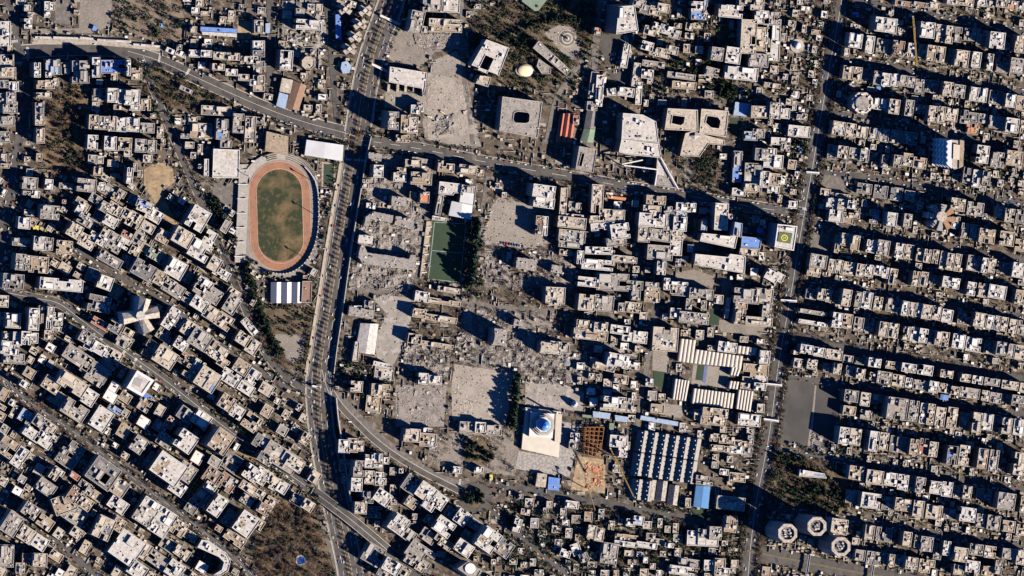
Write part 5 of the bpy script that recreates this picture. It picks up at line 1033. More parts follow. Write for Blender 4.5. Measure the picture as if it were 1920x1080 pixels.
octa_tower(1577, 1025, 19, 64, 'octagonal tower with a hollow cream rim, easternmost of the three by the bottom highway')
r = empty('star_shaped_tower', W(1766, 408, 30).xy.to_3d(), 'star-shaped tower with splayed rusty and slatted terraces', 'tower'); r.location.z = 0
for k in range(8):
    a = math.radians(k*45+10); ca, sa = math.cos(a), math.sin(a)
    q = [(1766+ca*6-sa*-4.5, 408+sa*6+ca*-4.5), (1766+ca*25-sa*-5.5, 408+sa*25+ca*-5.5), (1766+ca*25-sa*5.5, 408+sa*25+ca*5.5), (1766+ca*6-sa*4.5, 408+sa*6+ca*4.5)]
    for s_ in range(3): slab('terrace_wing', r, [(1766+(x-1766)*(1-.17*s_), 408+(y-408)*(1-.17*s_)) for x, y in q], 0, 30+5*s_-(k % 2)*2, W_SLAT if 3 <= k <= 5 else WALLM[3], mat('terrace_rust', (.36, .22, .14), (.28, .17, .11), .2) if k in (0, 1, 7) else UNITM[1])
slab('core', r, ngon(1766, 406, 10, 8), 0, 45, WALLM[2], ROOF['c']); occ_poly(ngon(1752, 408, 24, 12), 3)
# big white-roofed corner block, curved block, round-skylight block, red ridge building
r = building('corner_block', [(257, 694), (289, 713), (267, 744), (237, 727)], 10, 'w', 'white-rimmed corner block with a dark sunken roof well, above the diagonal road', 'apartment block', cut=False, units=0, stair=False, parw=4.5)
H = 10*FLOOR+.6; slab('roof_well', r, [(253, 708), (268, 712), (262, 726), (248, 720)], H, H+1.2, UNITM[3], UNITM[1])
building('curved_block', [(378, 1012), (392, 1014), (425, 1038), (432, 1052), (428, 1070), (415, 1079), (400, 1078), (416, 1068), (420, 1054), (410, 1044), (370, 1026)], 6, 'w', 'white-rimmed block with a curved tail at the south-west park edge', 'apartment block', cut=False, units=.6)
building('round_skylight_block', [(878, 1052), (902, 1070), (890, 1090), (858, 1066)], 9, 'g', 'grey block with a large round pale roof disc by the bottom edge', 'apartment block', cut=False, units=.2, stair=False)
r = NB; H = 9*FLOOR+.6; rr_ = thing('roof_disc', 882, 1066, 'large pale round disc standing on the grey block at the bottom edge', 'roof disc')
b = MB(rr_.location); b.prism(wq(ngon(882, 1066, 10, 26), H+2), H+.05, H+2); b.build('disc', PARA['w'], rr_)
# pitched-roof hall
gable('pitched_hall', [(676, 606), (710, 607), (702, 665), (666, 660)], 6, 9.5, ROOF['w'], 'long grey and cream pitched-roof hall east of the highway', 'hall')
building('annex_row', [(666, 640), (674, 641), (671, 678), (660, 677)], 2, 'c', 'narrow cream annex along the west side of the long pitched-roof hall', 'annex', cut=False, units=.6, stair=False)
gable('long_cream_hall', [(1318, 788), (1361, 794), (1358, 770), (1320, 765)], 6, 8, mat('hall_cream', (.66, .58, .46), (.6, .52, .41), .2), 'broad cream gabled hall south of the striped school vaults', 'hall')
building('brown_depot', [(1500, 880), (1545, 888), (1550, 897), (1498, 893)], 3, 'w', 'white-fronted depot roof inside the evergreen park by the boulevard', 'depot', cut=False, units=.3)
r = thing('swimming_pool', 564, 1050, 'bright blue pear-shaped pool in the bare woodland park', 'pool')
b = MB(r.location); b.prism(wq(smooth([(556, 1044), (563, 1040), (570, 1043), (577, 1052), (571, 1058), (560, 1061), (554, 1055)], 2, True), .6), 0, .6); b.build('rim', PARA['w'], r)
b = MB(r.location); b.prism(wq(smooth([(558, 1046), (563, 1042), (569, 1045), (575, 1052), (570, 1057), (560, 1059), (556, 1054)], 2, True), .7), 0, .7); b.build('water', mat('pool_blue', (.03, .10, .42), (.05, .14, .5), .2, rough=.2), r)
# pyramid-roof pavilion bits, round villas
for i, (x, y) in enumerate(((648, 17), (685, 20), (675, 45), (666, 69), (656, 92))):
    r = empty('star_plan_villa', W(x, y).xy.to_3d(), f"cream cross-shaped block with angled wings, {ORD[i]} from the top left of the highway", 'apartment block', 'cross-shaped blocks beside the highway')
    for a, L in ((-35, 11), (35, 11), (145, 11), (215, 11)):
        t = math.radians(a); q = rect(x+math.cos(t)*6, y+math.sin(t)*6, 13, 9, a); slab('wing', r, q, 0, 19, WALLM[1], ROOF['c']); occ_poly(q, 3)
    slab('stair_tower', r, rect(x, y, 7, 7, 45), 0, 23, WALLM[1], PARA['c']); 
    for k in range(4): o = link('roof_cooler', U_CUBE[RND.choice((0, 2, 3))], r); p = W(x+RND.uniform(-8, 8), y+RND.uniform(-5, 5), 19)-r.location; o.location = p; o.scale = (2, 2.4, 1.6)
# --- overpass
pl = [(588, 922), (606, 935), (625, 949), (650, 968), (675, 988), (700, 1009), (720, 1026), (745, 1048)]
zz = [0.3, 3.0, 6.2, 7.4, 7.4, 6.0, 3.5, .3]
r = thing('overpass_bridge', 655, 972, 'diagonal road overpass crossing the shaded highway', 'bridge')
def deck(off, wd, z0o, z1o, name, m_):
    L, R = ribbon_pts(pl, 2*abs(off)) if off else (pl, pl)
    base = pl if not off else (L if off > 0 else R); L, R = ribbon_pts(base, wd); n = len(base); b = MB(r.location)
    v = [W(*L[i], zz[i]+z1o) for i in range(n)]+[W(*R[i], zz[i]+z1o) for i in range(n)]; lo = [Vector((p.x, p.y, p.z-(z1o-z0o))) for p in v]
    b.add(v+lo, [(i, i+1, n+i+1, n+i) for i in range(n-1)]+[(2*n+i, 2*n+i+1, i+1, i) for i in range(n-1)]+[(n+i, n+i+1, 3*n+i+1, 3*n+i) for i in range(n-1)]+[(2*n+i, 3*n+i, 3*n+i+1, 2*n+i+1) for i in range(n-1)])
    b.build(name, m_, r)
deck(0, 19, -.9, .1, 'deck', M_ASPH); deck(9.6, 1.0, -.9, 1.1, 'parapet', M_KERB); deck(-9.6, 1.0, -.9, 1.1, 'parapet', M_KERB); deck(0, .5, .1, .18, 'centre_line', M_WHITE)
for i in (2, 3, 4, 5): b = MB(r.location); p = W(*pl[i], zz[i]); b.box(p, 9, 1.6, 0, zz[i]-.9, -.95); b.build('pier', M_CONC, r)
road('diagonal_road', [p for p in RDA if p[0] < 592], 17, .22, M_ASPH); road('diagonal_road', [(742, 1046)]+[p for p in RDA if p[0] > 760], 17, .22, M_ASPH)
lanes([p for p in RDA if p[0] < 590], (0,), .27, .45); occ_poly([(580, 910), (600, 905), (765, 1045), (740, 1062)], 2)
for off in (8.5, -8.5): strip('kerb', [p for p in RDA if p[0] < 590], off, 1.0, .1, .5, M_KERB, kind='structure')
# --- footbridges
def footbridge(a, b2, label, h=6.0):
    r = empty('footbridge', (W(*a)+W(*b2))/2, label, 'footbridge', 'footbridges over the wide roads')
    p, q = W(*a, h), W(*b2, h); d = (q-p).normalized(); b = MB(r.location); b.box((p+q)/2, (q-p).length, 3.0, h-.8, h, math.atan2(d.y, d.x), bottom=True); b.build('deck', PARA['w'], r)
    u = Vector((-d.y, d.x, 0))
    for s in (1, -1):
        b = MB(r.location); b.box((p+q)/2+u*s*1.6, (q-p).length, .4, h-.3, h+1.3, math.atan2(d.y, d.x), bottom=True); b.build('railing', UNITM[0], r)
    for e, s in ((p, 1), (q, 1)):
        b = MB(r.location); b.box(e, 1.4, 2, 0, h-.8); b.build('pier', M_CONC, r)
        b = MB(r.location); f = Vector((e.x, e.y, h)); g = f+u*11; g.z = .3; w2 = d*1.2
        b.add([f+w2, f-w2, g-w2, g+w2], [(0, 1, 2, 3)]); b.add([f+w2-Vector((0, 0, .5)), f-w2-Vector((0, 0, .5)), g-w2-Vector((0, 0, .5)), g+w2-Vector((0, 0, .5))], [(3, 2, 1, 0)]); b.build('stair', M_CONC, r)
footbridge((713, 29), (750, 46), 'pale footbridge across the highway near the top edge'); footbridge((1512, 323), (1536, 325), 'pale footbridge across the tree-lined boulevard above the avenue end')
footbridge((1464, 563), (1494, 565), 'pale footbridge across the boulevard beside the green school court'); footbridge((1436, 720), (1466, 723), 'pale footbridge across the boulevard beside the dark vacant lot')
footbridge((1432, 786), (1460, 790), 'pale footbridge across the boulevard at the lower half of the dark vacant lot'); footbridge((1518, 1040), (1512, 1078), 'pale footbridge across the bottom highway, western one'); footbridge((1638, 1060), (1632, 1095), 'pale footbridge across the bottom highway, eastern one')
footbridge((697, 120), (728, 135), 'pale footbridge across the highway beside the white-roofed garage')
footbridge((585, 724), (602, 727), 'narrow pale footbridge across the highway where the side street joins')
HWB = [(1400, 1032), (1440, 1040), (1520, 1056), (1600, 1072), (1680, 1085), (1760, 1098)]
road('bottom_highway', HWB, 26, .42, M_ASPH)
for off in (12, -12): strip('kerb', HWB, off, 1.4, .3, .6, M_KERB, kind='structure')
strip('median', HWB, 0, 4, .3, 1.1, mat('median_soil', (.16, .125, .09)), kind='structure')
# --- orange tarpaulins and small bright accents
for q, c, l in (([(1085, 945), (1097, 948), (1099, 960), (1088, 961)], 'o', 'bright orange tarpaulin under bare trees south of the street, western one'), ([(1098, 950), (1112, 954), (1110, 960), (1100, 958)], 'o', 'bright orange tarpaulin under bare trees south of the street, eastern one'),
                ([(62, 421), (74, 424), (72, 433), (62, 430)], 'y', 'bright yellow-green court canopy in the west'), ([(84, 426), (90, 427), (89, 437), (84, 436)], 'y', 'small bright yellow canopy beside the yellow-green court'),
                ([(1138, 366), (1175, 371), (1172, 376), (1140, 372)], 'o', 'long orange awning just south of the avenue'), ([(918, 890), (924, 890), (924, 900), (918, 900)], 'y', 'small bright yellow canopy north-east of the roundabout')):
    r = thing('tarpaulin', *q[0], l, 'tarpaulin'); slab('sheet', r, q, 2.4, 2.9, ROOF['o'] if c == 'o' else mat('canopy_yellow', (.62, .55, .10), (.5, .45, .1), .3))
    for p in q: b = MB(r.location); w_ = W(*p, 2.4); b.beam((w_.x, w_.y, 0), (w_.x, w_.y, 2.4), .12); b.build('post', UNITM[1], r)

r = thing('rotunda', 1495, 84, 'small round white-domed rotunda in the wooded compound west of the boulevard', 'rotunda')
b = MB(r.location); b.prism(wq(ngon(1495, 86, 13, 24), 4), 0, 4, mtop=1); b.build('gallery', [WALLM[1], ROOF['c']], r)
dome('dome', r, W(1495, 85, 6), 6.2, 4, 5.5, mat('dome_white', (.72, .72, .72), (.62, .62, .63), .3, rough=.35))
sheet('rotunda_court', ngon(1495, 88, 19, 24), .13, M_PLZ)
building('green_roof_hall', [(978, 2), (985, -6), (1030, -6), (1010, 20), (1003, 21)], 3, 'e', 'pale green sheet roof at the top edge above the curving tree belt', 'hall', cut=False, units=.1, stair=False, par=False)
for i, (x0, x1, y) in enumerate(((66, 96, 72), (100, 146, 72), (150, 175, 72), (182, 246, 76), (250, 300, 84))):
    building('market_shed', [(x0, y-4+i*.3), (x1, y-3+i*1.1), (x1, y+1+i*1.1), (x0, y+i*.3)], 1, 'w', f'thin white market roof on the terrace above the north-west avenue, {ORD[i]} from the west', 'market shed', 'market sheds', cut=False, units=.3, stair=False, par=False)

r = thing('retaining_wall', 640, 850, 'high concrete retaining wall shading the sunken highway below the curving ramp', 'wall')
for nm, pts_, hh in (('wall', [(627, 745), (631, 790), (640, 840), (646, 890), (655, 940)], 10.0),):
    q_ = smooth(pts_, 2)
    b = MB(r.location)
    for i in range(len(q_)-1):
        L, R = ribbon_pts(q_[i:i+2], 1.6); b.prism(ccw([W(*L[0]).xy, W(*L[1]).xy, W(*R[1]).xy, W(*R[0]).xy]), 0, hh)
    b.build(nm, M_CONC, r)
    b = MB(r.location)
    for i in range(len(q_)-1):
        L, R = ribbon_pts(q_[i:i+2], 2.2); b.prism(ccw([W(*L[0]).xy, W(*L[1]).xy, W(*R[1]).xy, W(*R[0]).xy]), hh+.003, hh+.6)
    b.build('coping', M_KERB, r)
r = thing('boundary_wall', 650, 450, 'long compound wall along the east side of the highway beside the ruins', 'wall')
q_ = smooth([(694, 255), (684, 300), (674, 360), (664, 420), (652, 500), (641, 580), (630, 650), (624, 700)], 2); b = MB(r.location); b2_ = MB(r.location)
for i in range(len(q_)-1):
    L, R = ribbon_pts(q_[i:i+2], 1.0); b.prism(ccw([W(*L[0]).xy, W(*L[1]).xy, W(*R[1]).xy, W(*R[0]).xy]), 0, 6)
    L, R = ribbon_pts(q_[i:i+2], 1.5); b2_.prism(ccw([W(*L[0]).xy, W(*L[1]).xy, W(*R[1]).xy, W(*R[0]).xy]), 6.003, 6.4)
b.build('wall', M_CONC, r); b2_.build('coping', M_KERB, r)

for x, y, w_, h_, a, l in ((178, 47+6, 8, 9, 20, 'small blue tarpaulin beside the paved court in the north-west corner'), (304, 46, 4, 12, 5, 'narrow blue tarpaulin under trees in the sandy lot in the north'), (1062, 680, 7, 4, 10, 'small blue tarpaulin at the south edge of the debris clearing') , (1084, 684, 7, 4, 5, 'small blue tarpaulin on the debris east of the bombed clearing'),
        (1771, 745, 15, 10, 8, 'bright blue tarpaulin in the yard row above the dark lot street'), (1648, 165, 9, 6, 8, 'small blue tarpaulin behind the round-roofed octagon'), (1603, 25, 14, 5, 3, 'pale blue tarpaulin in the shaded street at the top of the boulevard'), (1500, 285-3, 6, 10, 5, 'narrow blue tarpaulin beside the boulevard grove'), (1895, 455, 6, 9, 8, 'small blue tarpaulin near the right end of the helipad rows'), (1330, 395, 10, 6, 8, 'blue tarpaulin south of the long east avenue'), (1320, 412, 5, 9, 6, 'narrow blue tarpaulin in the hospital yard'), (1425, 432, 12, 10, 5, 'blue glazed canopy beside the cobalt roof')):
    r = thing('tarpaulin', x, y, l, 'tarpaulin'); q = rect(x, y, w_, h_, a); slab('sheet', r, q, 3.4, 3.9, ROOF['b'])
    for p in q: b = MB(r.location); k_ = W(*p, 3.4); b.beam((k_.x, k_.y, 0), (k_.x, k_.y, 3.4), .12); b.build('post', UNITM[1], r)
# ------------------------------------------------------------------ bombed quarter: ruins and rubble
def ruin(tile, q, fl, label, col='g', h=None):
    pts = [TP(tile, *p) for p in q]; jag = []
    rr = random.Random(len(label)+q[0][0])
    for i in range(len(pts)):
        a, b_ = pts[i], pts[(i+1) % len(pts)]; n = max(1, int(math.hypot(b_[0]-a[0], b_[1]-a[1])/4))
        for k in range(n): t = k/n; jag.append((a[0]+(b_[0]-a[0])*t+(rr.uniform(-.9, .9) if k else 0), a[1]+(b_[1]-a[1])*t+(rr.uniform(-.9, .9) if k else 0)))
    building('ruined_building', jag, fl, col, label, 'ruin', 'ruined buildings', rnd=rr, cut=False, units=.5, stair=False, par=False, wall=WALLM[2])
T = (1, 1)
ruin(T, [(880, 505), (1030, 535), (1020, 592), (860, 565), (845, 620), (808, 612), (822, 548)], 4, 'long broken grey roof in the ruined compound, upper western one')
ruin(T, [(1050, 542), (1185, 562), (1178, 645), (1036, 605)], 4, 'broken grey roof slab in the ruined compound, upper eastern one')
ruin(T, [(835, 815), (1150, 862), (1160, 830), (1200, 836), (1190, 950), (800, 898), (768, 850), (785, 758), (815, 765)], 4, 'long broken grey roof with a raised western wing, the southern one in the ruined compound')
ruin(T, [(775, 680), (880, 690), (870, 752), (765, 738)], 3, 'square broken frame between the long ruined roofs', 'w')
ruin(T, [(1020, 390), (1130, 400), (1128, 470), (1015, 462)], 4, 'broken grey block with a hole in its roof in the northern ruins')
ruin(T, [(1175, 95), (1290, 115), (1280, 150), (1170, 130)], 3, 'flattened grey roof along the avenue edge of the ruins')
ruin(T, [(850, 60), (950, 75), (940, 130), (840, 115)], 3, 'flattened grey roof at the highway corner of the ruins')
T = (2, 1)
ruin(T, [(700, 138), (890, 168), (880, 232), (690, 205)], 3, 'low car-strewn grey roof north of the pitched-roof hall')
ruin(T, [(1790, 300), (1885, 310), (1880, 360), (1862, 430), (1775, 420), (1790, 370)], 8, 'tall gutted block standing over the dark clearing')
ruin(T, [(1140, 350), (1230, 360), (1225, 415), (1130, 405)], 3, 'broken grey house beside the debris of the flattened compound')
T = (2, 2)
ruin(T, [(220, 400), (350, 425), (340, 500), (215, 470)], 6, 'broken cream block west of the eastern debris heap', 'c')
ruin(T, [(20, 230), (90, 240), (80, 290), (10, 280)], 4, 'broken grey remnant in the middle of the bombed clearing')
ruin(T, [(590, 510), (720, 560), (700, 600), (585, 575)], 2, 'flattened slab between the debris and the white-roofed house')
T = (1, 2)
ruin(T, [(40, 850), (190, 870), (180, 955), (30, 930)], 5, 'broken grey block with a dark hole south of the walled compound')
ruin(T, [(300, 905), (380, 915), (370, 975), (290, 960)], 3, 'smashed grey block north of the bombed clearing')
T = (0, 1)
ruin(T, [(300, 60), (370, 70), (365, 130), (295, 120)], 3, 'smashed pale block among the debris left of the highway')
NOISE = np.random.RandomState(3)
def rubble(name, poly, amp, n, mats=None, step=1.7, big=2.2):
    xs = [p[0] for p in poly]; ys = [p[1] for p in poly]; x0, x1, y0, y1 = min(xs), max(xs), min(ys), max(ys)
    nx, ny = int((x1-x0)/step)+2, int((y1-y0)/step)+2
    low = NOISE.rand(ny//5+3, nx//5+3)
    b = MB(W((x0+x1)/2, (y0+y1)/2)); V = []; okm = np.zeros((ny, nx), bool)
    for j in range(ny):
        for i in range(nx):
            x, y = x0+(i+NOISE.uniform(-.35, .35))*step, y0+(j+NOISE.uniform(-.35, .35))*step
            okm[j, i] = in_poly(x, y, poly) and occ(x, y) not in (2, 3)
            fj, fi = j/5, i/5; a, c = int(fj), int(fi); u, v = fj-a, fi-c
            l_ = (low[a, c]*(1-u)+low[a+1, c]*u)*(1-v)+(low[a, c+1]*(1-u)+low[a+1, c+1]*u)*v
            V.append(W(x, y, .1+amp*(max(0, l_-.3)*2.3+NOISE.rand()**2*.34)))
    F = [(j*nx+i, (j+1)*nx+i, (j+1)*nx+i+1, j*nx+i+1) for j in range(ny-1) for i in range(nx-1) if okm[j, i] and okm[j+1, i] and okm[j, i+1] and okm[j+1, i+1]]
    b.add(V, F, 0)
    for _ in range(n):
        x, y = RND.uniform(x0, x1), RND.uniform(y0, y1)
        if not in_poly(x, y, poly) or occ(x, y) in (2, 3): continue
        p = W(x, y); s = RND.uniform(.35, big*.5)
        if RND.random() < .035:
            a_ = RND.uniform(0, 3.1); u = Vector((math.cos(a_), math.sin(a_), RND.uniform(-.35, .35))).normalized(); v_ = Vector((-math.sin(a_), math.cos(a_), RND.uniform(-.3, .3))).normalized(); c_ = p+Vector((0, 0, amp*.8+.6))
            L_, w_ = RND.uniform(2, 5), RND.uniform(1.2, 3.2); q_ = [c_-u*L_-v_*w_, c_+u*L_-v_*w_, c_+u*L_+v_*w_, c_-u*L_+v_*w_]; dn = Vector((0, 0, -.35)); lo_ = [k+dn for k in q_]
            b.add(q_+lo_, [(0, 1, 2, 3), (0, 4, 5, 1), (1, 5, 6, 2), (2, 6, 7, 3), (3, 7, 4, 0), (7, 6, 5, 4)], RND.choice((1, 1, 3))); continue
        b.box(p, s*RND.uniform(.7, 2.2), s, 0, amp*RND.uniform(.3, .9)+RND.uniform(.1, .6), RND.uniform(0, 3.1), RND.choice((0, 1, 1, 1, 2, 3, 4)))
    o = b.build(name, mats or [M_RUB2, M_RUB, PARA['w'], UNITM[1], UNITM[3]]); setp(o, kind='stuff'); return o
P = lambda tile, q: [TP(tile, *p) for p in q]
rubble('rubble', P((1, 1), [(850, 60), (1300, 100), (1330, 130), (1300, 330), (1310, 490), (1220, 560), (1220, 700), (1200, 830), (1150, 1080), (690, 1080), (720, 850), (780, 480), (800, 350), (830, 200)]), 1.9, 2400)
rubble('rubble', P((2, 1), [(680, 0), (1150, 0), (1130, 60), (900, 60)]), 1.8, 250)
rubble('rubble', P((2, 1), [(1120, 390), (1470, 430), (1450, 650), (1330, 680), (1150, 620), (1080, 540)]), 2.0, 700)
rubble('rubble', P((2, 1), [(1060, 720), (1390, 720), (1360, 1000), (1060, 1000)]), .5, 500, big=1.3)
rubble('rubble', P((2, 1), [(1560, 100), (1920, 120), (1920, 640), (1700, 560), (1500, 530), (1480, 420), (1540, 300)]), 1.7, 1100)
rubble('rubble', P((2, 2), [(0, 330), (180, 330), (260, 480), (400, 470), (560, 500), (590, 620), (700, 640), (560, 700), (350, 720), (140, 720), (0, 640)]), 2.1, 1300)
rubble('rubble', P((2, 2), [(560, 300), (760, 380), (960, 420), (950, 540), (880, 500), (720, 470), (560, 420)]), 1.4, 350)
rubble('rubble', P((0, 1), [(190, 0), (480, 0), (490, 330), (350, 320), (190, 300)]), 1.8, 800)
rubble('rubble', P((0, 1), [(1280, 540), (1480, 580), (1560, 640), (1680, 1000), (1280, 1060)]), .28, 130, big=1.2, mats=[M_SAND, M_RUB, M_RUB2, UNITM[1], UNITM[3]])
rubble('rubble', P((0, 1), [(1345, 880), (1480, 860), (1490, 1000), (1350, 1020)]), 1.8, 260)
rubble('rubble', P((0, 1), [(1180, 250), (1560, 250), (1540, 330), (1300, 400), (1200, 340)]), 1.2, 260)
rubble('rubble', P((3, 3), [(330, 0), (420, 30), (400, 110), (480, 160), (380, 150), (320, 110)]), 2.0, 160)
rubble('rubble', P((1, 2), [(80, 780), (340, 800), (480, 920), (450, 1080), (0, 1080), (0, 980), (240, 960)]), 1.5, 500)
rubble('rubble', P((1, 1), [(1640, 620), (1920, 860), (1920, 1080), (1580, 1080)]), 1.1, 400)
rubble('building_debris', P((3, 2), [(540, 240), (690, 250), (690, 410), (560, 420)]), .5, 420, mats=[MATS['site_mud'], ROOF['o'], UNITM[0], MATS['primed_steel'], UNITM[3]], big=3.2)
# ------------------------------------------------------------------ trees
def leaf_cloud(rnd, n, rx, rz, z0, size, shape, thin=False):
    v = []; f = []
    cl = [(rnd.uniform(0, 6.28), rnd.random()**.6, rnd.random()) for _ in range(9)]
    for i in range(n):
        if thin:
            a = rnd.uniform(0, 6.28); r = rnd.random()**.6; t = rnd.random()
        else:
            c = rnd.choice(cl); a = c[0]+rnd.gauss(0, .5); r = min(1, max(0, c[1]+rnd.gauss(0, .2))); t = min(1, max(0, c[2]+rnd.gauss(0, .22)))
        prof = (1-t)**.8 if shape == 'cone' else math.sin(math.pi*min(.98, .12+.86*t))**.7
        p = Vector((math.cos(a)*r*rx*prof, math.sin(a)*r*rx*prof, z0+t*rz))
        if thin: d = Vector((math.cos(a)*1.1, math.sin(a)*1.1, rnd.uniform(.1, 1.3))).normalized(); L = size*rnd.uniform(.9, 2.0); wd = .11
        else: d = Vector((rnd.gauss(0, 1), rnd.gauss(0, 1), rnd.gauss(0, .5))).normalized(); L = size*rnd.uniform(.6, 1.2); wd = L*.45
        u = d.cross(Vector((rnd.gauss(0, 1), rnd.gauss(0, 1), rnd.gauss(0, 1)))).normalized()
        k = len(v); v += [p-d*L/2-u*wd, p+d*L/2-u*wd*.6, p+d*L/2+u*wd*.6, p-d*L/2+u*wd]; f.append((k, k+1, k+2, k+3))
    return v, f
def crown_mesh(name, m_, seed, n, rx, rz, z0, size, shape, thin=False):
    v, f = leaf_cloud(random.Random(seed), n, rx, rz, z0, size, shape, thin); b = MB(); b.add(v, f); return b.mesh(name, m_)
def trunk_mesh(name, h, r, limbs, spread, rnd):
    b = MB(); k = 6
    def limb(p, q, r0, r1):
        d = (q-p).normalized(); u = d.cross(Vector((.3, .9, .1))).normalized(); w_ = d.cross(u)
        b.add([c+(u*math.cos(i*6.283/k)+w_*math.sin(i*6.283/k))*rr for c, rr in ((p, r0), (q, r1)) for i in range(k)], [(i, (i+1) % k, k+(i+1) % k, k+i) for i in range(k)])
    limb(Vector((0, 0, -.2)), Vector((0, 0, h)), r, r*.5)
    for i in range(limbs):
        a = i*6.283/limbs+rnd.random(); p = Vector((0, 0, h*rnd.uniform(.35, .85))); q = p+Vector((math.cos(a)*spread, math.sin(a)*spread, h*rnd.uniform(.25, .55))); limb(p, q, r*.45, r*.12)
    return b.mesh(name, M_TRUNK)
EVC = [crown_mesh('evergreen_crown', M_EV[i % 3], 11+i, 230, 2.7+.3*(i % 3), 6.5+i % 2, 1.4, 1.25, ('round', 'cone', 'round', 'round')[i]) for i in range(4)]
EVT = [trunk_mesh('evergreen_trunk', 6.5, .28, 4, 1.2, random.Random(i)) for i in range(2)]
BAC = [crown_mesh('bare_crown', M_BARE[i % 3], 31+i, 210, 3.2, 5.6, 2.2, 1.5, 'round', True) for i in range(4)]
BAT = [trunk_mesh('bare_trunk', 5.5, .3, 6, 2.1, random.Random(9+i)) for i in range(2)]
CNT = {}
def tree(kind, x, y, sc, label, group):
    CNT[kind] = CNT.get(kind, 0)+1
    if CNT[kind] > 300: return False
    r = empty('evergreen_tree' if kind == 'e' else 'bare_tree', W(x, y), label, 'tree', group)
    C_, T_ = (EVC, EVT) if kind == 'e' else (BAC, BAT)
    i = RND.randrange(4)
    r.rotation_euler.z = RND.uniform(0, 6.28); sc *= 1.18; r.scale = (sc*RND.uniform(.9, 1.12), sc*RND.uniform(.9, 1.12), sc*RND.uniform(.9, 1.2))
    link('crown', C_[i], r); link('trunk', T_[i % 2], r); return True
def grove(kind, poly, n, phrase, s0=.8, s1=1.15, noocc=(2, 3)):
    xs = [p[0] for p in poly]; ys = [p[1] for p in poly]; k = 0
    lab = ('dark evergreen tree ' if kind == 'e' else 'leafless brown tree ')+phrase
    for _ in range(n*30):
        if k >= n: break
        x, y = RND.uniform(min(xs), max(xs)), RND.uniform(min(ys), max(ys))
        if in_poly(x, y, poly) and occ(x, y) not in noocc: tree(kind, x, y, RND.uniform(s0, s1), lab, 'trees '+phrase); k += 1
def tline(kind, pl, sp, phrase, off=0, jit=1.2, s0=.75, s1=1.05, it=2, lab=None):
    q = smooth(pl, it) if it else pl; acc = 0
    lab = lab or (('dark evergreen tree ' if kind == 'e' else 'leafless brown tree ')+phrase)
    for i in range(len(q)-1):
        a, b_ = q[i], q[i+1]; L = math.hypot(b_[0]-a[0], b_[1]-a[1]) or 1e-6; nx, ny = -(b_[1]-a[1])/L, (b_[0]-a[0])/L
        while acc < L:
            t = acc/L; x, y = a[0]+(b_[0]-a[0])*t+nx*off+RND.uniform(-jit, jit), a[1]+(b_[1]-a[1])*t+ny*off+RND.uniform(-jit, jit)
            if -6 < x < 1926 and -6 < y < 1090 and (pl is HW or occ(x, y) not in (2, 3)): tree(kind, x, y, RND.uniform(s0, s1), lab, 'trees '+phrase)
            acc += sp*RND.uniform(.8, 1.25)
        acc -= L
R4 = lambda x0, y0, x1, y1: [(x0, y0), (x1, y0), (x1, y1), (x0, y1)]
grove('e', R4(872, 918, 904, 946), 15, 'on the roundabout island', .9, 1.3, noocc=(3,)); grove('e', R4(868, 822, 920, 866), 17, 'in the oval garden below the parade ground', .9, 1.4)
grove('e', [(1315, 150), (1345, 150), (1410, 175), (1405, 192), (1340, 178)], 14, 'in the belt of trees behind the institute courts', .9, 1.3)
tline('e', [(889, 412), (884, 470), (874, 535)], 7.5, 'in the tall screen east of the football pitch', s0=1.9, s1=2.6)
tline('e', [(966, 705), (960, 760), (956, 800)], 7, 'in the tall screen east of the parade ground', s0=1.6, s1=2.3)
grove('e', [(1465, 895), (1500, 890), (1530, 905), (1575, 905), (1588, 950), (1560, 962), (1500, 945), (1462, 935)], 46, 'in the dark wooded park east of the boulevard')
grove('e', R4(1448, 845, 1500, 870), 14, 'along the north edge of the wooded park by the boulevard')
tline('e', [(940, 70), (965, 60), (1000, 45), (1040, 32), (1090, 40)], 4.2, 'in the curving belt above the round fountain', jit=3)
grove('e', R4(960, 62, 1000, 110), 10, 'west of the round fountain')
grove('e', R4(1255, 108, 1328, 140), 18, 'in the grove below the terraced villas'); grove('e', R4(1224, 133, 1250, 178), 9, 'in the small grove west of the terraced villas')
grove('e', [(1315, 150), (1345, 150), (1410, 175), (1405, 192), (1340, 178)], 20, 'in the belt north of the twin-court institute')
grove('e', R4(1472, 262, 1512, 300), 12, 'in the grove beside the boulevard above the avenue')
STRIP = [(398, 372), (412, 405), (432, 440), (452, 472), (464, 515), (478, 560), (492, 605), (522, 662)]
tline('e', STRIP, 5, 'in the strip between the diagonal street and the stadium', jit=4)
grove('e', R4(455, 488, 512, 522), 11, 'at the south-west bend of the running track')
grove('e', [(478, 580), (500, 600), (545, 700), (520, 690), (488, 630)], 14, 'in the triangular yard south of the sheds'); grove('e', R4(540, 572, 586, 605), 9, 'behind the white-ridged sheds')
grove('e', R4(640, 686, 706, 722), 18, 'in the grove below the pitched-roof hall')
tline('e', [(1024, 945), (1020, 985), (1028, 1035)], 6, 'beside the yellow-ribbed roof', jit=3); grove('e', R4(1040, 968, 1100, 992), 10, 'below the orange tarpaulins')
grove('e', R4(1155, 1035, 1215, 1078), 15, 'in the southern garden by the bottom edge'); tline('e', [(1256, 1035), (1254, 1080)], 5, 'in the narrow hedge by the bottom edge', jit=2)
grove('e', R4(362, 70, 478, 84), 12, 'below the blue shed in the north-west compound'); tline('e', [(1546, 30), (1540, 130)], 8, 'west of the boulevard near the top edge', jit=4)
grove('e', R4(1380, 1000, 1400, 1030), 1, 'at the south end of the boulevard'); grove('e', R4(0, 748, 30, 808), 8, 'at the western edge of the hillside')
tline('e', [(664, 602), (658, 640)], 6, 'in the hedge west of the pitched-roof hall', jit=1)
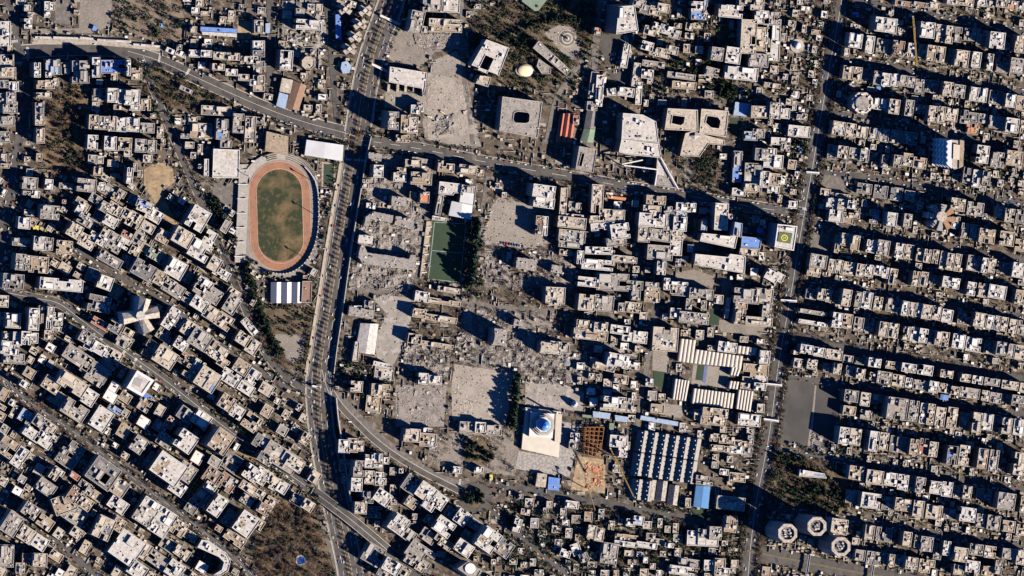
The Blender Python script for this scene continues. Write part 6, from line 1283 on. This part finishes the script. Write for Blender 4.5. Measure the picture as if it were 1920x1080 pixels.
hwm = smooth(HW, 2)
tline('b', HW, 8.5, "in the highway's planted median", lab="slim leafless tree in the highway's planted median", s0=.5, s1=.85)
grove('b', [(505, 955), (585, 945), (600, 990), (622, 1078), (500, 1078), (480, 1040)], 62, 'in the bare woodland park by the bottom edge', .8, 1.2)
for off in (9, -9): tline('b', RDC, 15, 'along the tree-shaded hillside street', off=off, jit=2)
grove('b', [(98, 175), (150, 150), (165, 200), (160, 320), (100, 330), (85, 240)], 40, 'on the bare brown hillside by the west street', .8, 1.2)
grove('b', R4(1045, 950, 1130, 985), 12, 'among the orange tarpaulins', .9, 1.3)
# the rest of the trees, far past three hundred of a kind
def mass(name, m_list, pts, per, thin):
    v = []; f = []; mi = []
    pool = [leaf_cloud(random.Random(70+i), per, 3.1 if not thin else 3.3, 5.4, .6, 1.45 if not thin else 1.5, 'round', thin) for i in range(6)]
    for x, y, s in pts:
        pv, pf = pool[RND.randrange(6)]; o = W(x, y); k = len(v); a = RND.uniform(0, 6.28); ca, sa = math.cos(a)*s, math.sin(a)*s
        v += [(o.x+p.x*ca-p.y*sa, o.y+p.x*sa+p.y*ca, p.z*s) for p in pv]; f += [tuple(i+k for i in q) for q in pf]; mi += [RND.randrange(len(m_list))]*len(pf)
    me = bpy.data.meshes.new(name); me.from_pydata(v, [], f)
    for m_ in m_list: me.materials.append(m_)
    me.polygons.foreach_set('material_index', mi); setp(link(name, me), kind='stuff')
ep, bp = [], []
def zone_ang(x, y):
    if x > 1430: return math.radians(-8)
    if x < 600 and y > 330: return math.radians(-32)
    return math.radians(-4)
def scatter(n, poly=None, box=None):
    for _ in range(n):
        x, y = RND.uniform(*box[::2]), RND.uniform(*box[1::2])
        if occ(x, y) == 0 and (poly is None or in_poly(x, y, poly)): yield x, y
for x, y in scatter(5200, box=(1440, 0, 1925, 1085)): (ep if RND.random() < .42 else bp).append((x, y, RND.uniform(.45, 1.0)))
for x, y in scatter(4200, box=(-5, 0, 640, 1085)): (ep if RND.random() < .32 else bp).append((x, y, RND.uniform(.45, 1.0)))
for x, y in scatter(3800, box=(640, 0, 1440, 1085)): (ep if RND.random() < .3 else bp).append((x, y, RND.uniform(.45, 1.05)))
for x, y in scatter(1300, box=(950, 940, 1410, 1085)): (ep if RND.random() < .6 else bp).append((x, y, RND.uniform(.6, 1.5)))
for _ in range(900):
    x, y = RND.uniform(880, 1410), RND.uniform(0, 195)
    if occ(x, y) in (0, 5): (ep if RND.random() < .5 else bp).append((x, y, RND.uniform(.6, 1.1)))
for off in (14, -14, 19, -19):
    q = smooth(BOUL, 3); L, R = ribbon_pts(q, 2*abs(off))
    for p in (L if off > 0 else R):
        for _ in range(4): (bp if RND.random() < .75 else ep).append((p[0]+RND.uniform(-2, 2), p[1]+RND.uniform(-5, 5), RND.uniform(.6, 1.0)))
for _ in range(26000):
    x, y = RND.uniform(0, 1600), RND.uniform(0, 1085)
    if occ(x, y) == 5 and not (800 < x < 980 and y > 790 and RND.random() < .6): (ep if RND.random() < (.5 if y < 700 else .15) else bp).append((x, y, RND.uniform(.7, 1.5)))
for _ in range(1300):
    x, y = RND.uniform(770, 1060), RND.uniform(460, 720)
    if occ(x, y) in (0, 5): bp.append((x, y, RND.uniform(.6, 1.0)))
for k_, (x0, y0, x1, y1), fr in ((190, (1440, 845, 1592, 962), .75), (260, (480, 935, 632, 1085), .12), (130, (880, 0, 1120, 160), .7), (110, (640, 676, 735, 740), .75), (150, (1290, 30, 1545, 175), .6), (90, (256, 120, 420, 212), .45), (120, (865, 420, 905, 560), .4), (130, (1300, 280, 1345, 345), .4)):
    for _ in range(k_):
        x, y = RND.uniform(x0, x1), RND.uniform(y0, y1)
        if occ(x, y) in (0, 5): (ep if RND.random() < fr else bp).append((x, y, RND.uniform(.8, 1.5)))
for x_, y_ in smooth(STRIP, 3):
    for _ in range(9):
        x, y = x_+RND.uniform(-7, 9), y_+RND.uniform(-4, 4)
        if occ(x, y) not in (2, 3): (ep if RND.random() < .8 else bp).append((x, y, RND.uniform(.7, 1.3)))
for q in (RDF, RDD, SST, RBS):
    for off in (8, -8):
        L, R = ribbon_pts(smooth(q, 2), 2*abs(off))
        for p in (L if off > 0 else R): (bp if RND.random() < .7 else ep).append((p[0]+RND.uniform(-3, 3), p[1]+RND.uniform(-3, 3), RND.uniform(.5, .9)))
for pl_, off, sp in ((HW, -29, 3.2), (HW, 31, 3.4), (AVE, 14, 4), (AVE, -14, 5), (STB, 9, 3.2), (STB, -9, 5), (RDA, 11, 5), (RDA, -11, 5), (RAMP, -9, 4), (RAMP, 12, 4), (AVW, 17, 6)):
    L, R = ribbon_pts(smooth(pl_, 3), 2*abs(off)); ed = L if off > 0 else R
    for a_, b__ in zip(ed, ed[1:]):
        for k in range(max(1, int(math.hypot(b__[0]-a_[0], b__[1]-a_[1])/sp*.9))):
            t = RND.random(); x, y = a_[0]+(b__[0]-a_[0])*t+RND.uniform(-3, 3), a_[1]+(b__[1]-a_[1])*t+RND.uniform(-2, 2)
            if occ(x, y) not in (2, 3, 4): (ep if RND.random() < .5 else bp).append((x, y, RND.uniform(.6, 1.2)))
q = smooth(EST[6], 3)
for p in q:
    for _ in range(3): bp.append((p[0]+RND.uniform(-4, 4), p[1]-RND.uniform(2, 9), RND.uniform(.5, .8)))
mass('evergreen_tree_cover', M_EV, ep, 42, False); mass('bare_tree_cover', M_BARE, bp, 60, True)
# ------------------------------------------------------------------ yards: walls, sheds, odds and ends past counting
yb = MB()
YM = [PARA['c'], PARA['w'], ROOF['g'], ROOF['t'], UNITM[3], WALLM[3], ROOF['c'], ROOF['d']]
def yard(n, box, dens=1.0):
    for x, y in scatter(n, box=box):
        p = W(x, y); a = zone_ang(x, y)+(1.5708 if RND.random() < .5 else 0); k = RND.random()
        if k < .34: yb.box(p, RND.uniform(5, 16), RND.uniform(.35, .6), -.1, RND.uniform(1.6, 2.8), a, RND.choice((0, 1, 2, 3)))
        elif k < .62: yb.box(p, RND.uniform(2.2, 6.5), RND.uniform(2, 5), -.1, RND.uniform(1.8, 4.6), a, RND.choice((2, 3, 6, 6, 1, 7)))
        else: yb.box(p, RND.uniform(.8, 2.6), RND.uniform(.7, 1.8), -.1, RND.uniform(.4, 1.8), a+RND.uniform(-.3, .3), RND.choice((0, 1, 2, 4, 4, 5, 7)))
yard(12000, (1440, -5, 1925, 1085)); yard(10500, (-5, -5, 640, 1085)); yard(8500, (640, -5, 1440, 1085))
lb = MB()
for _ in range(5200):
    x, y = RND.uniform(640, 1100), RND.uniform(0, 900)
    if occ(x, y) in (1, 5) and not (795 < x < 882 and 405 < y < 540):
        s = RND.uniform(.4, 1.5); lb.box(W(x, y), s*RND.uniform(.8, 2.5), s, -.1, RND.uniform(.2, .9), RND.uniform(0, 3.1), RND.choice((0, 1, 2, 4, 4, 5, 5, 7)))
setp(lb.build('litter', YM), kind='stuff')
# back-lot roofs that fill the blocks between the counted buildings
def block_fill(n, box, smin, smax, hmin, hmax):
    for x, y in scatter(n, box=box):
        s, t = RND.uniform(smin, smax), RND.uniform(smin, smax)
        if any(occ(x+dx*s, y+dy*t) != 0 for dx in (-.55, 0, .55) for dy in (-.55, 0, .55)): continue
        a = zone_ang(x, y); h = RND.uniform(hmin, hmax); c = W(x, y)
        ca, sa = math.cos(a), math.sin(a)
        q = [(c.x+ca*i*s*S/2-sa*j*t*S/2, c.y+sa*i*s*S/2+ca*j*t*S/2) for i, j in ((-1, -1), (1, -1), (1, 1), (-1, 1))]
        m_ = RND.choice((2, 3, 6, 6, 1, 6)); yb.prism(q, -.2, h, 5 if RND.random() < .5 else 2, mtop=m_)
        qi = inset(q, .6); k = 4
        yb.add([(p[0], p[1], h) for p in q]+[(p[0], p[1], h+.8) for p in q]+[(p[0], p[1], h+.8) for p in qi]+[(p[0], p[1], h) for p in qi],
               [(i, (i+1) % 4, 4+(i+1) % 4, 4+i) for i in range(4)]+[(4+i, 4+(i+1) % 4, 8+(i+1) % 4, 8+i) for i in range(4)]+[(8+i, 8+(i+1) % 4, 12+(i+1) % 4, 12+i) for i in range(4)], RND.choice((0, 1)))
        for _ in range(RND.randrange(1, 5)):
            u, v = RND.uniform(-.3, .3)*s*S, RND.uniform(-.3, .3)*t*S
            yb.box((c.x+ca*u-sa*v, c.y+sa*u+ca*v), RND.uniform(1, 3), RND.uniform(1, 3), h, h+RND.uniform(.7, 2.6), a, RND.choice((0, 1, 2, 4, 6)))
        occ_poly([wpx((p[0], p[1], 0)) for p in q], 4)
block_fill(1000, (1470, -5, 1925, 1085), 8, 14, 2.5, 7)
block_fill(700, (-5, 330, 600, 1085), 14, 26, 5, 15); block_fill(900, (-5, 330, 600, 1085), 8, 16, 3, 11)
block_fill(500, (-5, -5, 380, 330), 8, 18, 3, 11)
block_fill(700, (1080, 380, 1440, 900), 9, 18, 3, 8); block_fill(420, (960, 940, 1440, 1085), 9, 19, 3, 9)
block_fill(250, (640, 800, 1000, 1085), 8, 18, 3, 9); block_fill(170, (1200, 0, 1560, 380), 8, 18, 3, 8)
block_fill(120, (380, 0, 660, 240), 8, 18, 3, 7); block_fill(60, (700, 0, 900, 330), 8, 16, 3, 6); block_fill(40, (820, 320, 1080, 480), 8, 16, 3, 7)
setp(yb.build('yard_outbuildings', YM), kind='stuff')
gb = MB()
def patches(n, box):
    for x, y in scatter(n, box=box):
        a = zone_ang(x, y); gz = .03+RND.random()*.03
        q = [W(px_, py_, gz) for px_, py_ in rect(x, y, RND.uniform(4, 14), RND.uniform(3, 10), -math.degrees(a))]
        gb.add(ccw(q), [(0, 1, 2, 3)], RND.randrange(4))
patches(2600, (-5, -5, 1925, 1085)); patches(900, (1440, -5, 1925, 1085))
setp(gb.build('garden_beds', [M_SOIL, M_LANE, M_CONC, mat('dark_soil', (.09, .07, .05), (.12, .09, .06), .2)]), kind='stuff')
# ------------------------------------------------------------------ cars and lorries
CARM = [mat('car_paint_'+k, c, c, rough=.35, spec=.5) for k, c in (('white', (.72, .72, .72)), ('silver', (.45, .46, .47)), ('black', (.03, .03, .033)), ('red', (.40, .04, .03)), ('yellow', (.62, .42, .04)), ('blue', (.05, .12, .34)))]
CARN = ['white', 'silver', 'black', 'red', 'yellow', 'blue']
M_GLASS = mat('car_glass', (.03, .035, .04), (.03, .035, .04), rough=.15, spec=.6)
def car_mesh(m_):
    b = MB(); hw = .9
    b.add([(-2.25, -hw, .3), (2.25, -hw, .3), (2.25, hw, .3), (-2.25, hw, .3), (-2.2, -hw, .85), (2.25, -hw, .75), (2.25, hw, .75), (-2.2, hw, .85)], [(0, 1, 5, 4), (1, 2, 6, 5), (2, 3, 7, 6), (3, 0, 4, 7), (4, 5, 6, 7)])
    b.add([(-1.7, -.82, .85), (1.15, -.82, .8), (1.15, .82, .8), (-1.7, .82, .85), (-1.2, -.68, 1.45), (.45, -.68, 1.45), (.45, .68, 1.45), (-1.2, .68, 1.45)], [(0, 1, 5, 4), (1, 2, 6, 5), (2, 3, 7, 6), (3, 0, 4, 7)], 1)
    b.add([(-1.2, -.68, 1.455), (.45, -.68, 1.455), (.45, .68, 1.455), (-1.2, .68, 1.455)], [(0, 1, 2, 3)], 0)
    for x in (-1.35, 1.4):
        for y in (-.82, .82): b.box((x, y), .62, .2, 0, .62, 0, 1)
    return b.mesh('car_mesh', [m_, M_GLASS])
CARS = [car_mesh(m_) for m_ in CARM]; NC = [0]; EXTRA = []
def car(x, y, ang, phrase, z=.3, verb='parked'):
    if not (0 < x < 1920 and 0 < y < 1080): return
    if NC[0] >= 300: EXTRA.append((x, y, ang, z)); return
    NC[0] += 1; k = RND.choice((0, 0, 0, 0, 0, 1, 1, 2, 2, 3, 4, 5))
    o = link('car', CARS[k], loc=W(x, y, z)); o.rotation_euler.z = ang
    setp(o, f'{CARN[k]} car {verb} {phrase}', 'car', 'cars '+phrase)
def cline(pl, off, sp, phrase, prob=.8, verb='parked', x0=-1e9, x1=1e9, z=.3):
    q = smooth(pl, 2); acc = RND.random()*sp
    for i in range(len(q)-1):
        a, b_ = q[i], q[i+1]; L = math.hypot(b_[0]-a[0], b_[1]-a[1]) or 1e-6; dx, dy = (b_[0]-a[0])/L, (b_[1]-a[1])/L
        while acc < L:
            t = acc/L; x, y = a[0]+(b_[0]-a[0])*t-dy*off, a[1]+(b_[1]-a[1])*t+dx*off
            if RND.random() < prob and x0 < x < x1: car(x, y, math.atan2(-dy, dx), phrase, z, verb)
            acc += sp*RND.uniform(.9, 1.3)
        acc -= L
def clot(x, y, ux, uy, n, vx, vy, m_, ang, phrase, prob=.85):
    for i in range(n):
        for j in range(m_):
            if RND.random() < prob: car(x+ux*i+vx*j, y+uy*i+vy*j, math.radians(ang), phrase)
cline(AVE, -8, 8.5, 'along the long east avenue', .7, x0=1090); cline(AVE, 7, 9, 'in the queue on the long east avenue', .6, 'driving', x0=1100)
clot(1145, 103, 4.2, -1, 5, 1.5, 8, 5, 80, 'in the walled car park by the long white shed')
cline(AVW, 12.5, 8, 'on the south side of the curving north-west avenue', .85, x0=470, x1=625)
cline(HW, 14, 34, 'on the west carriageway of the highway', .7, 'driving'); cline(HW, -14, 34, 'on the east carriageway of the highway', .7, 'driving')
clot(920, 398, -1.6, 5, 14, 60, 8, 1, 15, 'on the west edge of the walled compound yard'); clot(940, 455, 5, .8, 9, 0, 8, 1, 85, 'on the south edge of the walled compound yard')
clot(641, 602, -1.6, 5.2, 14, 6, 1, 1, 15, 'in the strip beside the highway fence'); clot(1002, 396, -1, 6, 1, 1, 1, 1, 0, 'in the walled compound yard')
for i, (pl, wd) in enumerate(zip(EST, EW)):
    cline(pl, -wd/2+1.5, 27, ['along the top residential street', 'along the street below the yellow crane', 'along the street below the round-roofed octagon', 'along the street above the star-shaped tower', 'along the street below the star-shaped tower', 'along the alley east of the school court', 'along the wide planted street', "along the dark lot's north street", "along the street from the dark lot's south end", 'along the street above the octagonal towers', 'along the narrow alley below the school court'][i], .5, x1=1920)
cline(RDA, 6.5, 24, 'along the diagonal road', .6, z=.35, x1=570); cline(RDC, 4.5, 22, 'along the tree-shaded hillside street', .5); cline(RDD, 4.5, 15, 'along the lowest hillside road', .7)
cline(RBS, 4, 12, 'along the road south-east of the roundabout', .7); cline(BOUL, 9, 34, 'on the tree-lined boulevard', .6, 'driving'); cline(RDF, 4, 20, 'along the street through the west terraces', .6)
for i_, (pl, wd) in enumerate(zip(EST, EW)):
    for o_ in (wd/2-1.6, -wd/2+1.5): cline(pl, o_, 12, 'in the residential streets', .6, x1=1920)
for o_ in (6, 10, 13, -6, -10, -13): cline(BOUL, o_, 20, 'on the boulevard', .55)
for o_ in (9, 14, 19, -9, -14, -19): cline(HW, o_, 38, 'on the highway', .6)
for o_ in (-6, 6): cline(RDC, o_*.75, 12, 'x', .6); cline(RDF, o_*.7, 12, 'x', .6); cline(STB, o_*.5, 40, 'x', .6); cline(RDA, o_, 14, 'x', .55, x1=570); cline(AVE, o_*1.4, 12, 'x', .6); cline(AVW, o_*1.5, 45, 'x', .6); cline(SST, o_*.8, 16, 'x', .5); cline(STW, o_, 14, 'x', .6); cline(RBS, o_*.7, 12, 'x', .6); cline(RDD, o_*.7, 12, 'x', .6)
ev, ef, em = [], [], []
for x, y, a, z in EXTRA:
    me_ = CARS[0].__class__ and CARS[RND.choice((0, 0, 0, 1, 1, 2, 2, 3, 5))]; k = len(ev); o_ = W(x, y, z); ca, sa = math.cos(a), math.sin(a); ci = CARS.index(me_)
    for v_ in me_.vertices: ev.append((o_.x+v_.co.x*ca-v_.co.y*sa, o_.y+v_.co.x*sa+v_.co.y*ca, o_.z+v_.co.z))
    for f_ in me_.polygons: ef.append(tuple(i+k for i in f_.vertices)); em.append(6 if f_.material_index else ci)
me_ = bpy.data.meshes.new('street_traffic'); me_.from_pydata(ev, [], ef)
for m_ in CARM+[M_GLASS]: me_.materials.append(m_)
me_.polygons.foreach_set('material_index', em); setp(link('street_traffic', me_), kind='stuff')
def lorry(x, y, ang, label, c=0):
    r = empty('lorry', W(x, y, .2), label, 'lorry', 'lorries'); r.rotation_euler.z = ang
    b = MB(); b.box((2.9, 0), 1.9, 2.3, .5, 2.8, bottom=True); link('cab', b.mesh('cab', CARM[c]), r)
    b = MB(); b.box((-1.3, 0), 6.2, 2.4, .9, 2.7, bottom=True); link('cargo_box', b.mesh('cargo_box', PARA['c']), r)
    for xx in (-3.4, -2.2, 2.8):
        for yy in (-1, 1):
            b = MB(); b.box((xx, yy), .95, .35, -.2, .8, bottom=True); link('wheel', b.mesh('wheel', UNITM[3]), r)
lorry(829, 211, -.65, 'pale lorry parked on the bare rubble lot, upper one', 4); lorry(805, 219, -.3, 'pale lorry parked on the bare rubble lot, lower one')
lorry(584, 219, .1, 'yellow-cabbed lorry in the yard above the curving avenue', 4); lorry(597, 222, .1, 'red-cabbed lorry in the yard above the curving avenue', 3); lorry(590, 224, .1, 'blue-cabbed lorry in the yard above the curving avenue', 5)
# ------------------------------------------------------------------ past three hundred of a kind: the smallest become one object
def merge_small(stem_, name):
    rs = [o for o in COL.objects if o.parent is None and o.name.split('.')[0] == stem_ and 'label' in o]
    if len(rs) <= 300: return
    kids = {}
    for o in COL.objects:
        if o.parent is not None: kids.setdefault(o.parent.name, []).append(o)
    def area(r):
        ro = [k for k in kids[r.name] if k.name.startswith('roof')][0]; x, y = wpx(r.location)
        a = ro.data.polygons[0].area
        return a if 0 < x < 1920 and 0 < y < 1080 else a*.2
    rs.sort(key=area); ex = rs[:len(rs)-300]
    v = []; f = []; mi = []; ms = []
    def take(o, M_):
        M_ = M_ @ o.matrix_basis
        if o.type == 'MESH':
            k = len(v); v.extend([M_ @ p.co for p in o.data.vertices]); sl = []
            for m_ in o.data.materials:
                if m_ not in ms: ms.append(m_)
                sl.append(ms.index(m_))
            for p in o.data.polygons: f.append(tuple(i+k for i in p.vertices)); mi.append(sl[p.material_index])
        for c in kids.get(o.name, ()): take(c, M_); dead.append(c)
    dead = []
    for r in ex: take(r, Matrix.Identity(4)); dead.append(r)
    me = bpy.data.meshes.new(name); me.from_pydata(v, [], f)
    for m_ in ms: me.materials.append(m_)
    me.polygons.foreach_set('material_index', mi)
    for o in dead: bpy.data.objects.remove(o)
    setp(link(name, me), kind='stuff')
import collections
print('KINDS', collections.Counter(o.name.split('.')[0] for o in COL.objects if o.parent is None).most_common(12), 'TREES', CNT, 'CARS', NC)
merge_small('apartment_block', 'apartment_block_mass'); merge_small('house', 'house_mass'); merge_small('outbuilding', 'outbuilding_mass')
